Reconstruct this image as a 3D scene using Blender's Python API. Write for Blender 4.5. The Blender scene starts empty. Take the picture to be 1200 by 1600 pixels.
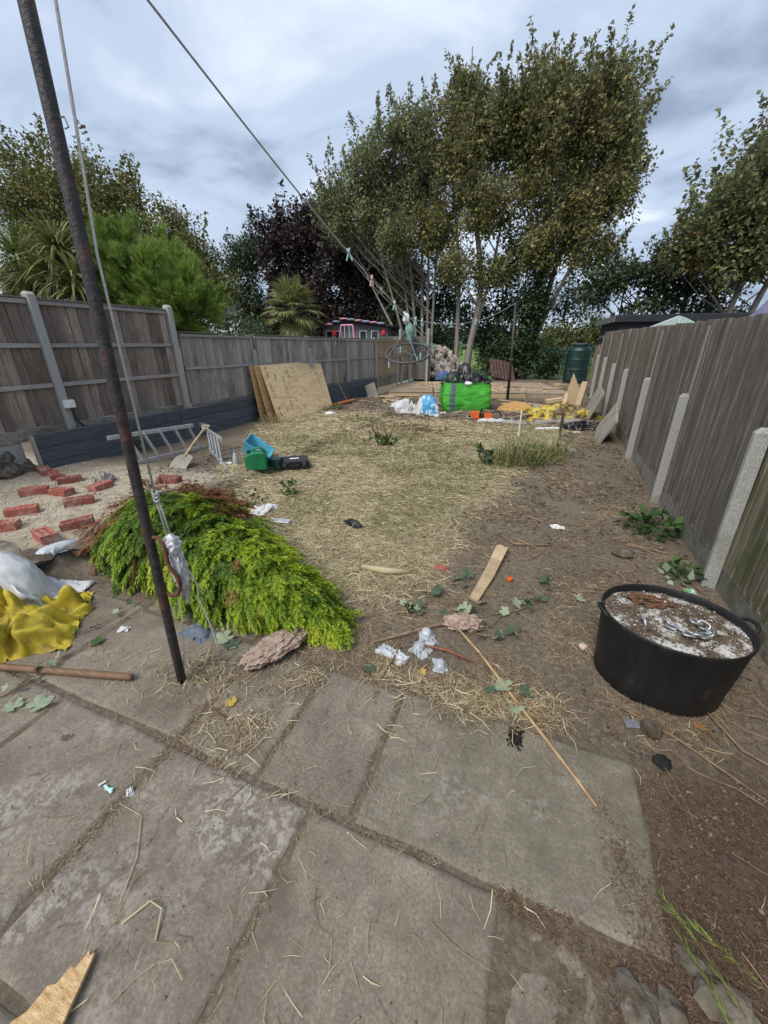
import bpy, bmesh, math, random
import numpy as np
from mathutils import Vector, Matrix, noise as mnoise, Quaternion

R = math.radians
scene = bpy.context.scene
col = scene.collection
rng = np.random.default_rng(7)
random.seed(7)

# ------------------------------------------------------------------ camera
cam_data = bpy.data.cameras.new("camera")
cam_data.sensor_fit = 'VERTICAL'
cam_data.sensor_height = 36.0
cam_data.lens = 606.0 / 1600.0 * 36.0
cam_data.clip_start = 0.02
cam_data.clip_end = 2000
cam = bpy.data.objects.new("camera", cam_data)
cam.location = (0, 0, 1.65)
cam.rotation_euler = (R(90 - 23.5), 0, R(21.1))
col.objects.link(cam)
scene.camera = cam

# ------------------------------------------------------------------ sky
SUN_EL, SUN_AZ = 52.0, 200.0          # azimuth measured clockwise from +Y
world = bpy.data.worlds.new("World")
scene.world = world
world.use_nodes = True
wn, wl = world.node_tree.nodes, world.node_tree.links
wn.clear()
w_out = wn.new("ShaderNodeOutputWorld")
w_bg = wn.new("ShaderNodeBackground")
w_sky = wn.new("ShaderNodeTexSky")
w_sky.sky_type = 'NISHITA'
w_sky.sun_disc = False
w_sky.sun_elevation = R(SUN_EL)
w_sky.sun_rotation = R(SUN_AZ)
w_tc = wn.new("ShaderNodeTexCoord")
w_sep = wn.new("ShaderNodeSeparateXYZ")
wl.new(w_tc.outputs["Generated"], w_sep.inputs[0])
w_z = wn.new("ShaderNodeMath"); w_z.operation = 'MAXIMUM'; w_z.inputs[1].default_value = 0.0
wl.new(w_sep.outputs[2], w_z.inputs[0])
w_z2 = wn.new("ShaderNodeMath"); w_z2.operation = 'ADD'; w_z2.inputs[1].default_value = 0.22
wl.new(w_z.outputs[0], w_z2.inputs[0])
w_div = wn.new("ShaderNodeVectorMath"); w_div.operation = 'DIVIDE'
w_cmb = wn.new("ShaderNodeCombineXYZ")
for i in range(3):
    wl.new(w_z2.outputs[0], w_cmb.inputs[i])
wl.new(w_tc.outputs["Generated"], w_div.inputs[0]); wl.new(w_cmb.outputs[0], w_div.inputs[1])
w_map = wn.new("ShaderNodeMapping")
w_map.inputs["Location"].default_value = (3.1, 1.7, 0.4)
w_map.inputs["Rotation"].default_value = (0, 0, R(25))
w_map.inputs["Scale"].default_value = (0.95, 1.2, 1.0)
wl.new(w_div.outputs[0], w_map.inputs[0])
w_n1 = wn.new("ShaderNodeTexNoise")
w_n1.inputs["Scale"].default_value = 1.5; w_n1.inputs["Detail"].default_value = 7
w_n1.inputs["Roughness"].default_value = 0.50; w_n1.inputs["Distortion"].default_value = 0.35
wl.new(w_map.outputs[0], w_n1.inputs["Vector"])
w_cr = wn.new("ShaderNodeValToRGB")
w_cr.color_ramp.interpolation = 'EASE'
e = w_cr.color_ramp.elements
e[0].position = 0.34; e[0].color = (0.140, 0.178, 0.245, 1)
e[1].position = 0.68; e[1].color = (0.42, 0.465, 0.53, 1)
m = e.new(0.51); m.color = (0.270, 0.320, 0.405, 1)
wl.new(w_n1.outputs[0], w_cr.inputs[0])
w_sc = wn.new("ShaderNodeVectorMath"); w_sc.operation = 'SCALE'; w_sc.inputs["Scale"].default_value = 0.10
wl.new(w_sky.outputs[0], w_sc.inputs[0])
w_mix = wn.new("ShaderNodeMix"); w_mix.data_type = 'RGBA'; w_mix.inputs[0].default_value = 0.93
wl.new(w_sc.outputs[0], w_mix.inputs[6]); wl.new(w_cr.outputs[0], w_mix.inputs[7])
w_bg.inputs["Strength"].default_value = 1.0
wl.new(w_mix.outputs[2], w_bg.inputs[0])
wl.new(w_bg.outputs[0], w_out.inputs[0])

sun_data = bpy.data.lights.new("sun", 'SUN')
sun_data.energy = 1.5
sun_data.angle = R(30)
sun_data.color = (1.0, 0.94, 0.84)
sun = bpy.data.objects.new("sun", sun_data)
az, el = R(SUN_AZ), R(SUN_EL)
sdir = Vector((math.sin(az) * math.cos(el), math.cos(az) * math.cos(el), math.sin(el)))
sun.rotation_euler = sdir.to_track_quat('Z', 'Y').to_euler()
sun.location = (0, 0, 30)
col.objects.link(sun)

vs = scene.view_settings
vs.view_transform = 'Standard'; vs.look = 'None'; vs.exposure = 1.13; vs.gamma = 1.0
vs.use_curve_mapping = False
scene.cycles.max_bounces = 6
scene.cycles.transparent_max_bounces = 8

# ------------------------------------------------------------------ noise helpers
def vnoise(x, y, seed=0):
    x = np.asarray(x, float); y = np.asarray(y, float)
    xi = np.floor(x).astype(np.int64); yi = np.floor(y).astype(np.int64)
    fx = x - xi; fy = y - yi
    fx = fx * fx * (3 - 2 * fx); fy = fy * fy * (3 - 2 * fy)
    def h(a, b):
        n = (a * 374761393 + b * 668265263 + seed * 974711) & 0x7fffffff
        n = ((n ^ (n >> 13)) * 1274126177) & 0x7fffffff
        n = n ^ (n >> 16)
        return (n & 0xffff) / 65535.0
    a = h(xi, yi); b = h(xi + 1, yi); c = h(xi, yi + 1); d = h(xi + 1, yi + 1)
    return (a * (1 - fx) + b * fx) * (1 - fy) + (c * (1 - fx) + d * fx) * fy

def fbm(x, y, seed=0, octv=4):
    s = 0; a = 0.5; t = 0
    for i in range(octv):
        s = s + a * vnoise(np.asarray(x) * 2 ** i, np.asarray(y) * 2 ** i, seed + i); t += a; a *= 0.5
    return s / t

def sm(e0, e1, x):
    t = np.clip((np.asarray(x, float) - e0) / (e1 - e0), 0, 1)
    return t * t * (3 - 2 * t)


# ------------------------------------------------------------------ cloth shapes
def drape(nx, ny, sx, sy, centre, yaw, obstacles, floor=0.0, grow=.05, frames=45, z0=.32, seed=0, bend=.3, amp=.2, fr=7.0, aniso=.6):
    """let a sheet fall over lumps and crumple; returns vertices and quads"""
    tmp=[]
    def coll(V,F):
        me=bpy.data.meshes.new("t"); me.from_pydata(V,[],F); o=bpy.data.objects.new("t",me); col.objects.link(o)
        m=o.modifiers.new("c",'COLLISION'); o.collision.thickness_outer=.012; o.collision.cloth_friction=15; tmp.append(o); return o
    coll([(-4,-4,floor),(4,-4,floor),(4,4,floor),(-4,4,floor)],[(0,1,2,3)])
    pass
    for (c,r) in obstacles:
        bm=bmesh.new(); bmesh.ops.create_icosphere(bm,subdivisions=3,radius=1)
        V=[(c[0]+v.co.x*r[0],c[1]+v.co.y*r[1],c[2]+v.co.z*r[2]) for v in bm.verts]; F=[[v.index for v in f.verts] for f in bm.faces]; bm.free(); coll(V,F)
    V=[];F=[]
    for j in range(ny):
        for i in range(nx):
            x=(i/(nx-1)-.5)*sx; y=(j/(ny-1)-.5)*sy
            n=mnoise.noise(Vector((x*6+seed,y*6,seed)))
            V.append((centre[0]+x*math.cos(yaw)-y*math.sin(yaw)+.01*n,centre[1]+x*math.sin(yaw)+y*math.cos(yaw),z0+amp*mnoise.noise(Vector((x*fr*aniso,y*fr,seed+3)))+amp*.35*mnoise.noise(Vector((x*fr*2.3*aniso,y*fr*2.3,seed+9)))))
    F=[(j*nx+i,j*nx+i+1,(j+1)*nx+i+1,(j+1)*nx+i) for j in range(ny-1) for i in range(nx-1)]
    me=bpy.data.meshes.new("cl"); me.from_pydata(V,[],F); o=bpy.data.objects.new("cl",me); col.objects.link(o)
    m=o.modifiers.new("cloth",'CLOTH'); st=m.settings
    st.quality=5; st.mass=.3; st.bending_stiffness=bend; st.tension_stiffness=25; st.compression_stiffness=25; st.shear_stiffness=10; st.air_damping=2
    st.shrink_min=-grow
    cs=m.collision_settings; cs.use_collision=True; cs.distance_min=.006; cs.collision_quality=3; cs.use_self_collision=True; cs.self_distance_min=.005
    m.point_cache.frame_start=1; m.point_cache.frame_end=frames+1
    for f in range(1,frames+1): scene.frame_set(f)
    dg=bpy.context.evaluated_depsgraph_get(); ev=o.evaluated_get(dg); me2=ev.to_mesh()
    a=np.zeros(len(me2.vertices)*3); me2.vertices.foreach_get("co",a); ev.to_mesh_clear()
    for q in tmp+[o]:
        d=q.data; bpy.data.objects.remove(q); bpy.data.meshes.remove(d)
    scene.frame_set(1)
    return a.reshape(-1,3), np.array(F)

def _norm(V):
    V = V.copy(); V[:, :2] -= (V[:, :2].min(0) + V[:, :2].max(0)) / 2; V[:, 2] -= np.percentile(V[:, 2], 2); return V
CLOTH_A = drape(74, 54, .80, .55, (0, 0), 0, [((-.12, .06, .03), (.20, .13, .10)), ((.2, -.05, .0), (.12, .1, .08))], frames=34, z0=.32, seed=0)
CLOTH_B = drape(70, 56, .78, .62, (0, 0), 0, [((.0, .02, .05), (.24, .17, .15))], frames=34, z0=.42, seed=5, amp=.15, fr=5.5)
CLOTH_A = (_norm(CLOTH_A[0]), CLOTH_A[1]); CLOTH_B = (_norm(CLOTH_B[0]), CLOTH_B[1])

# ------------------------------------------------------------------ materials
def _nodes(name):
    m = bpy.data.materials.new(name); m.use_nodes = True
    n, l = m.node_tree.nodes, m.node_tree.links
    n.clear()
    o = n.new("ShaderNodeOutputMaterial"); b = n.new("ShaderNodeBsdfPrincipled")
    l.new(b.outputs[0], o.inputs[0])
    return m, n, l, b, o

def _mix(n, l, fac, a, b, mode='MIX'):
    x = n.new("ShaderNodeMix"); x.data_type = 'RGBA'; x.blend_type = mode
    for i, v in ((0, fac), (6, a), (7, b)):
        if isinstance(v, (int, float)): x.inputs[i].default_value = v
        elif isinstance(v, tuple): x.inputs[i].default_value = (*v[:3], 1)
        else: l.new(v, x.inputs[i])
    return x.outputs[2]

def _ramp(n, l, fac, stops):
    r = n.new("ShaderNodeValToRGB")
    el_ = r.color_ramp.elements
    while len(el_) > 2: el_.remove(el_[-1])
    for i, (p, c) in enumerate(stops):
        x = el_[i] if i < 2 else el_.new(p)
        x.position = p; x.color = (*c[:3], 1)
    l.new(fac, r.inputs[0])
    return r.outputs[0]

def _noise(n, l, vec, scale, detail=6, rough=0.55, dist=0.0):
    t = n.new("ShaderNodeTexNoise")
    t.inputs["Scale"].default_value = scale; t.inputs["Detail"].default_value = detail
    t.inputs["Roughness"].default_value = rough; t.inputs["Distortion"].default_value = dist
    l.new(vec, t.inputs["Vector"])
    return t.outputs[0]

def _vary(n, l, c, obj_rnd, isl_rnd):
    if obj_rnd or isl_rnd:
        h = n.new("ShaderNodeHueSaturation")
        src = n.new("ShaderNodeObjectInfo").outputs["Random"] if obj_rnd else n.new("ShaderNodeNewGeometry").outputs["Random Per Island"]
        a = obj_rnd or isl_rnd
        mr = n.new("ShaderNodeMapRange"); mr.inputs[3].default_value = 1 - a; mr.inputs[4].default_value = 1 + a
        l.new(src, mr.inputs[0]); l.new(mr.outputs[0], h.inputs["Value"])
        l.new(c, h.inputs["Color"]); c = h.outputs[0]
    return c

def mat(name, stops, scale=6, det=8, rough=0.85, bump=0.3, bscale=None, bdist=0.01, stretch=(1, 1, 1), metal=0.0,
        spec=0.3, rnd=0.12, isl=0.0, blot=None, blot2=None, dist=0.0):
    """stops: list of (pos, colour). blot: (colour, scale, lo, hi) stains with a shape of their own."""
    m, n, l, b, o = _nodes(name)
    tc = n.new("ShaderNodeTexCoord"); oi = n.new("ShaderNodeObjectInfo")
    ad = n.new("ShaderNodeVectorMath"); ad.operation = 'MULTIPLY_ADD'
    ad.inputs[1].default_value = (37, 53, 71)
    cx = n.new("ShaderNodeCombineXYZ")
    for i in range(3): l.new(oi.outputs["Random"], cx.inputs[i])
    l.new(cx.outputs[0], ad.inputs[0]); l.new(tc.outputs["Object"], ad.inputs[2])
    mp = n.new("ShaderNodeMapping"); mp.inputs["Scale"].default_value = stretch
    l.new(ad.outputs[0], mp.inputs[0])
    vec = mp.outputs[0]
    f = _noise(n, l, vec, scale, det, 0.6, dist)
    c = _ramp(n, l, f, stops)
    for k, bl in enumerate((blot, blot2)):
        if bl:
            bc, bs, lo, hi = bl[:4]
            bf = _noise(n, l, ad.outputs[0] if len(bl) < 5 else vec, bs, 5, 0.65)
            mr = n.new("ShaderNodeMapRange"); mr.inputs[1].default_value = lo; mr.inputs[2].default_value = hi
            l.new(bf, mr.inputs[0])
            c = _mix(n, l, mr.outputs[0], c, bc)
    c = _vary(n, l, c, rnd, 0)
    c = _vary(n, l, c, 0, isl)
    l.new(c, b.inputs["Base Color"])
    b.inputs["Roughness"].default_value = rough; b.inputs["Metallic"].default_value = metal
    b.inputs["Specular IOR Level"].default_value = spec
    if bump:
        bf = _noise(n, l, vec, bscale or scale * 3, 6, 0.6)
        bp = n.new("ShaderNodeBump"); bp.inputs["Strength"].default_value = bump; bp.inputs["Distance"].default_value = bdist
        l.new(bf, bp.inputs["Height"]); l.new(bp.outputs[0], b.inputs["Normal"])
    return m

def leaf_mat(name, stops, clump=None, cscale=0.7, clo=0.55, chi=0.65, trans=0.35, rough=0.55, pale=None, spec=0.35):
    """one tint per leaf, plus patches of turned leaves, on a thin translucent sheet"""
    m, n, l, b, o = _nodes(name)
    g = n.new("ShaderNodeNewGeometry")
    c = _ramp(n, l, g.outputs["Random Per Island"], stops)
    if clump:
        tc = n.new("ShaderNodeTexCoord")
        f = _noise(n, l, tc.outputs["Object"], cscale, 3, 0.6)
        ad = n.new("ShaderNodeMath"); ad.operation = 'MULTIPLY_ADD'; ad.inputs[1].default_value = 0.16
        l.new(g.outputs["Random Per Island"], ad.inputs[0]); l.new(f, ad.inputs[2])
        mr = n.new("ShaderNodeMapRange"); mr.inputs[1].default_value = clo + .08; mr.inputs[2].default_value = chi + .08
        l.new(ad.outputs[0], mr.inputs[0])
        c = _mix(n, l, mr.outputs[0], c, clump)
    if pale:
        c = _mix(n, l, g.outputs["Backfacing"], c, _mix(n, l, 0.55, c, pale))
    l.new(c, b.inputs["Base Color"]); b.inputs["Roughness"].default_value = rough
    b.inputs["Specular IOR Level"].default_value = spec
    if trans:
        t = n.new("ShaderNodeBsdfTranslucent"); l.new(c, t.inputs[0])
        mx = n.new("ShaderNodeMixShader"); mx.inputs[0].default_value = trans
        l.new(b.outputs[0], mx.inputs[1]); l.new(t.outputs[0], mx.inputs[2]); l.new(mx.outputs[0], o.inputs[0])
    return m

def C(r, g, b): return (r, g, b)
M = {}
M['conc'] = mat("weathered_concrete", [(0.3, C(.22, .22, .21)), (0.55, C(.36, .36, .34)), (0.75, C(.50, .50, .48))], 120, 3, .9, .5, 150, .003, blot=(C(.21, .22, .17), 3, .58, .78), rnd=.06)
M['gravel'] = mat('stained_concrete_board', [(0.3, C(.16, .145, .12)), (0.55, C(.245, .228, .195)), (0.75, C(.33, .31, .275))], 30, 6, .9, .5, 90, .004, blot=(C(.105, .105, .06), 3, .48, .68), blot2=(C(.12, .09, .066), 7, .56, .72), rnd=.1)
M['wood_old'] = mat("silvered_fence_timber", [(0.25, C(.115, .088, .070)), (0.5, C(.235, .192, .158)), (0.75, C(.37, .325, .28))], 7, 8, .9, .6, 20, .004, (2.2, 14, 0.55), rnd=.42, blot=(C(.13, .075, .045), 1.6, .50, .72), blot2=(C(.07, .05, .04), 9, .66, .74, 1), dist=.6)
M['wood_silver'] = mat('pale_silvered_boards', [(0.25, C(0.177, 0.151, 0.130)), (0.5, C(0.319, 0.283, 0.254)), (0.75, C(0.460, 0.425, 0.389))], 7, 8, .9, .6, 20, .004, (2.2, 14, 0.55), rnd=.28, blot=(C(.14, .10, .075), 1.6, .52, .74), blot2=(C(.085, .065, .052), 9, .66, .74, 1), dist=.6)
M['wood_rail'] = mat("silvered_rail_timber", [(0.25, C(.19, .175, .16)), (0.5, C(.30, .28, .26)), (0.75, C(.43, .41, .38))], 8, 8, .9, .5, 24, .004, (14, .6, 14), rnd=.15)
M['wood_grey'] = mat("greyed_fence_timber", [(0.25, C(.070, .060, .050)), (0.5, C(.145, .128, .108)), (0.75, C(.25, .228, .198))], 7, 8, .9, .6, 22, .004, (10, 10, 0.5), rnd=.22, blot=(C(.075, .065, .052), 1.3, .56, .74))
M['wood_mossy'] = mat("green_stained_fence_timber", [(0.25, C(.085, .08, .052)), (0.5, C(.16, .15, .10)), (0.75, C(.25, .235, .175))], 7, 8, .9, .6, 22, .004, (10, 10, 0.5), rnd=.2, blot=(C(.075, .085, .03), 2.2, .50, .70))
M['gap_shade'] = mat('dark_gap_shade', [(0.25, C(.022, .018, .015)), (0.75, C(.050, .042, .035))], 7, 8, .9, .4, 22, .004, (10, 10, .5))  # near-black colour that paints the shade in the gaps between fence boards
M['wood_new'] = mat("tan_fence_timber", [(0.25, C(.20, .14, .085)), (0.5, C(.33, .245, .155)), (0.75, C(.42, .33, .23))], 7, 8, .9, .4, 22, .004, (10, 10, 0.5), rnd=.2)
M['sleeper'] = mat("dark_blue_grey_painted_timber", [(0.3, C(.058, .066, .080)), (0.55, C(.088, .098, .115)), (0.8, C(.125, .135, .152))], 6, 8, .75, .4, 25, .004, (5, .7, 5), rnd=.16, blot=(C(.23, .23, .22), 7, .70, .78), blot2=(C(.13, .12, .105), 2, .60, .8))
M['ply'] = mat("pale_plywood", [(0.3, C(.54, .37, .19)), (0.5, C(.68, .50, .28)), (0.7, C(.78, .61, .38))], 3.2, 6, .75, .15, 20, .002, (3, .8, 3), rnd=.05, dist=1.2, blot=(C(.36, .22, .10), 8, .68, .75))
M['ply_edge'] = mat("brown_plywood", [(0.3, C(.33, .19, .08)), (0.6, C(.48, .30, .14))], 6, 6, .8, .2, 25, .003, (3, .8, 3), rnd=.1)
M['knot'] = mat("dark_wood_knot", [(0.3, C(.17, .09, .04)), (0.7, C(.27, .16, .075))], 30, 3, .8, 0)
M['lumber'] = mat("sawn_timber", [(0.3, C(.36, .255, .145)), (0.6, C(.50, .385, .24))], 6, 6, .8, .3, 20, .004, (9, 1, 9), rnd=.18)
M['lumber_grey'] = mat("dusty_timber_sheet", [(0.3, C(.24, .185, .135)), (0.6, C(.35, .28, .21))], 3, 7, .85, .2, 20, .004, rnd=.1)
def stone_mat(name, base, lichen=None, green=0.0):
    """riven paving: mottled, finely speckled, faint wire-brush streaks, optional lichen crust"""
    m, n, l, b, o = _nodes(name)
    geo = n.new("ShaderNodeNewGeometry"); oi = n.new("ShaderNodeObjectInfo")
    cx = n.new("ShaderNodeCombineXYZ"); l.new(oi.outputs["Random"], cx.inputs[2])
    ad = n.new("ShaderNodeVectorMath"); ad.operation = 'MULTIPLY_ADD'; ad.inputs[1].default_value = (0, 0, 9)
    l.new(cx.outputs[0], ad.inputs[0]); l.new(geo.outputs["Position"], ad.inputs[2]); P_ = ad.outputs[0]
    k = base
    c = _ramp(n, l, _noise(n, l, P_, 3.2, 10, .66, .4), [(.28, tuple(v * .70 for v in k)), (.5, k), (.72, tuple(v * 1.36 for v in k))])
    c = _mix(n, l, .62, c, _ramp(n, l, _noise(n, l, P_, 95, 5, .75), [(.30, (.30, .29, .27)), (.5, (.60, .59, .57)), (.70, (1.0, 1.0, 1.0))]), 'OVERLAY')
    mp = n.new("ShaderNodeMapping"); mp.inputs["Scale"].default_value = (60, 3.5, 1); mp.inputs["Rotation"].default_value = (0, 0, R(6)); l.new(P_, mp.inputs[0])
    c = _mix(n, l, .14, c, _ramp(n, l, _noise(n, l, mp.outputs[0], 1, 4, .6), [(.32, (.30, .30, .29)), (.68, (.74, .74, .73))]), 'OVERLAY')
    mr = n.new("ShaderNodeMapRange"); mr.inputs[1].default_value = .50; mr.inputs[2].default_value = .70
    l.new(_noise(n, l, P_, 1.6, 7, .65), mr.inputs[0])
    c = _mix(n, l, mr.outputs[0], c, (k[0] * .62, k[1] * .60 * (1 + green), k[2] * .56))
    if lichen:
        a = n.new("ShaderNodeMapRange"); a.inputs[1].default_value = lichen; a.inputs[2].default_value = lichen + .13; l.new(_noise(n, l, P_, 2.6, 3, .5), a.inputs[0])
        f = n.new("ShaderNodeMapRange"); f.inputs[1].default_value = .47; f.inputs[2].default_value = .57; l.new(_noise(n, l, P_, 30, 8, .72), f.inputs[0])
        mu = n.new("ShaderNodeMath"); mu.operation = 'MULTIPLY'; l.new(a.outputs[0], mu.inputs[0]); l.new(f.outputs[0], mu.inputs[1])
        c = _mix(n, l, mu.outputs[0], c, (.315, .285, .250))
    d1 = n.new("ShaderNodeMapRange"); d1.inputs[1].default_value = .50; d1.inputs[2].default_value = .66; d1.inputs[4].default_value = .50; l.new(_noise(n, l, P_, 5.5, 9, .72, .6), d1.inputs[0])
    c = _mix(n, l, d1.outputs[0], c, (.122, .102, .082))
    d2 = n.new("ShaderNodeMapRange"); d2.inputs[1].default_value = .60; d2.inputs[2].default_value = .72; d2.inputs[4].default_value = .6; l.new(_noise(n, l, P_, 13, 8, .7), d2.inputs[0])
    c = _mix(n, l, d2.outputs[0], c, (.27, .245, .215))
    c = _vary(n, l, c, .07, 0)
    l.new(c, b.inputs["Base Color"]); b.inputs["Roughness"].default_value = .85; b.inputs["Specular IOR Level"].default_value = .25
    b1 = n.new("ShaderNodeBump"); b1.inputs["Strength"].default_value = .55; b1.inputs["Distance"].default_value = .005; l.new(_noise(n, l, P_, 60, 7, .7), b1.inputs["Height"])
    b2 = n.new("ShaderNodeBump"); b2.inputs["Strength"].default_value = .5; b2.inputs["Distance"].default_value = .012; l.new(_noise(n, l, P_, 9, 6, .6), b2.inputs["Height"]); l.new(b1.outputs[0], b2.inputs["Normal"])
    l.new(b2.outputs[0], b.inputs["Normal"])
    return m
M['stone'] = stone_mat("grey_riven_paving", (.180, .154, .125))
M['stone_lichen'] = stone_mat("paving_with_pale_lichen", (.178, .153, .125), .47)
M['stone_green'] = stone_mat("damp_grey_paving", (.174, .154, .124), .64, .05)
M['brick'] = mat("red_engineering_brick", [(0.3, C(.235, .070, .053)), (0.6, C(.33, .108, .080))], 14, 6, .85, .4, 60, .003, rnd=.25, blot=(C(.37, .28, .23), 12, .50, .68), blot2=(C(.12, .05, .045), 8, .60, .75))
M['hole_shade'] = mat("brick_hole_shade", [(0.3, C(.10, .035, .028)), (0.7, C(.14, .05, .04))], 20, 3, .95, 0)  # darker brick red, shade of the holes put into the colour
M['rubber'] = mat("black_rubber", [(0.3, C(.008, .008, .009)), (0.6, C(.016, .016, .017)), (0.8, C(.032, .031, .031))], 5, 8, .55, .3, 30, .003, (3, 3, .8), spec=.35, rnd=0, blot=(C(.065, .058, .05), 9, .60, .85))
M['tubfill'] = mat("white_speckled_concrete_fill", [(0.38, C(.085, .06, .042)), (0.50, C(.15, .115, .085)), (0.555, C(.46, .45, .43)), (0.68, C(.68, .67, .66))], 7.5, 10, .95, .8, 60, .01, rnd=0, dist=.4, blot=(C(.10, .072, .05), 30, .58, .66))
M['galv'] = mat("galvanised_steel", [(0.3, C(.30, .31, .32)), (0.7, C(.46, .47, .48))], 30, 3, .42, .1, metal=.75, spec=.5, rnd=0)
M['alu'] = mat("dull_aluminium", [(0.3, C(.40, .41, .42)), (0.7, C(.56, .57, .58))], 20, 4, .45, .1, metal=.5, spec=.5, rnd=.05, blot=(C(.34, .31, .27), 6, .55, .8))
M['rust'] = mat("rusty_iron", [(0.3, C(.075, .036, .024)), (0.55, C(.16, .075, .042)), (0.75, C(.23, .12, .065))], 22, 6, .9, .5, 60, .003, rnd=.05)
M['pole'] = mat("pitted_black_painted_steel", [(0.3, C(.012, .011, .012)), (0.5, C(.028, .025, .025)), (0.7, C(.055, .047, .045))], 30, 6, .5, 1.0, 90, .004, spec=.5, rnd=0, blot=(C(.135, .045, .034), 5, .53, .66))
M['rope'] = mat("off_white_rope", [(0.3, C(.36, .35, .33)), (0.7, C(.56, .55, .52))], 90, 3, .9, .6, 200, .002, rnd=.05)
M['line'] = mat("grey_clothes_line", [(0.3, C(.33, .34, .33)), (0.7, C(.48, .49, .48))], 60, 3, .8, .3, rnd=.05)
M['rag'] = mat("white_plastic_wrapping", [(0.35, C(.48, .50, .51)), (0.55, C(.72, .73, .73)), (0.7, C(.80, .80, .80))], 18, 6, .45, .5, 30, .01, rnd=.05, blot=(C(.13, .24, .34), 16, .64, .70))
M['white_sack'] = mat("white_woven_sack", [(0.35, C(.46, .48, .50)), (0.6, C(.62, .63, .64))], 7, 6, .55, .5, 220, .003, rnd=.02, blot=(C(.36, .34, .30), 6, .52, .75))
M['yellow_sack'] = mat("yellow_woven_sack", [(0.35, C(.36, .27, .022)), (0.6, C(.52, .41, .04))], 6, 6, .5, .5, 220, .003, rnd=.02, blot=(C(.22, .17, .04), 7, .52, .70), blot2=(C(.09, .07, .03), 12, .64, .72))
M['yellow_tarp'] = mat("yellow_tarpaulin", [(0.35, C(.46, .36, .05)), (0.6, C(.62, .50, .09))], 5, 6, .5, .4, 40, .006, rnd=.05, blot=(C(.15, .105, .06), 5, .45, .55))
M['blue_print'] = mat("blue_sack_print", [(0.42, C(.06, .30, .56)), (0.55, C(.10, .38, .62)), (0.62, C(.55, .66, .74))], 9, 4, .5, .3, 60, .003, rnd=0)
M['bag_green'] = mat("bright_green_woven_bag", [(0.35, C(.060, .36, .04)), (0.65, C(.095, .47, .065))], 5, 6, .75, .9, 9, .03, spec=.2, rnd=0)
M['strap'] = mat("grey_blue_webbing", [(0.3, C(.09, .12, .16)), (0.7, C(.16, .19, .23))], 30, 3, .8, .3)
M['black_plastic'] = mat("glossy_black_plastic_sheet", [(0.3, C(.008, .008, .010)), (0.7, C(.02, .02, .023))], 8, 5, .26, .8, 14, .02, spec=.6, rnd=0)
M['dark_plastic'] = mat("dull_black_plastic", [(0.3, C(.012, .012, .014)), (0.7, C(.028, .028, .031))], 20, 4, .5, .2, 80, .002, spec=.4)
M['jerry'] = mat("green_plastic_can", [(0.3, C(.008, .13, .055)), (0.7, C(.014, .19, .08))], 8, 4, .35, .1, spec=.5, rnd=0)
M['blue_pl'] = mat("light_blue_plastic", [(0.3, C(.06, .30, .42)), (0.7, C(.10, .40, .53))], 8, 4, .4, .1, spec=.5, rnd=.15)
M['dark_teal'] = mat("dark_teal_plastic", [(0.3, C(.006, .026, .024)), (0.7, C(.010, .038, .034))], 8, 4, .45, .1, spec=.45, rnd=0, blot=(C(.05, .085, .075), 3, .55, .8))
M['clear_pl'] = mat("milky_plastic", [(0.3, C(.34, .37, .40)), (0.7, C(.50, .54, .57))], 14, 4, .3, .4, 30, .006, spec=.5)
M['white_pl'] = mat("white_plastic", [(0.3, C(.62, .63, .63)), (0.7, C(.76, .77, .77))], 14, 4, .5, .2)
M['grey_pl'] = mat("grey_plastic_box", [(0.3, C(.42, .43, .43)), (0.7, C(.52, .53, .53))], 14, 4, .5, .1)
M['orange'] = mat("orange_plastic", [(0.3, C(.52, .10, .018)), (0.7, C(.66, .15, .03))], 12, 4, .45, .1, spec=.45)
M['peg_mint'] = mat("mint_plastic", [(0.3, C(.36, .62, .58)), (0.7, C(.44, .70, .66))], 14, 3, .5, 0, rnd=.08)
M['peg_peach'] = mat("peach_plastic", [(0.3, C(.62, .40, .30)), (0.7, C(.70, .47, .36))], 14, 3, .5, 0)
M['teal_paint'] = mat("pale_teal_paint", [(0.3, C(.10, .22, .20)), (0.7, C(.17, .31, .285))], 10, 4, .6, .2)
M['airer'] = mat("dark_grey_plastic", [(0.3, C(.05, .055, .06)), (0.7, C(.085, .09, .095))], 20, 3, .45, 0, spec=.45)
M['bark'] = mat("grey_tree_bark", [(0.3, C(.14, .12, .10)), (0.5, C(.24, .215, .185)), (0.7, C(.34, .31, .27))], 5, 7, .9, .7, 14, .02, (3, 3, .8), rnd=.1)
M['bark_dark'] = mat("dark_tree_bark", [(0.3, C(.05, .043, .036)), (0.7, C(.11, .095, .08))], 5, 6, .9, .7, 14, .02, (3, 3, .8), rnd=.1)
M['twig'] = mat("dry_brown_twig", [(0.3, C(.15, .095, .06)), (0.6, C(.27, .18, .11))], 20, 4, .85, .2, rnd=.1, isl=.35)
M['cane'] = mat("tan_cane", [(0.3, C(.31, .19, .10)), (0.6, C(.46, .31, .17))], 12, 4, .65, .2, 40, .002, rnd=.05, blot=(C(.14, .08, .045), 8, .60, .68))
M['handle'] = mat("worn_brown_handle", [(0.3, C(.12, .068, .042)), (0.6, C(.21, .125, .075))], 8, 6, .6, .3, 40, .002, (1, 9, 9), rnd=0)
M['rubble'] = mat("pale_rubble_stone", [(0.3, C(.20, .165, .135)), (0.5, C(.33, .29, .25)), (0.75, C(.50, .46, .42))], 5, 6, .95, .6, 20, .02, rnd=.5)
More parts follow.
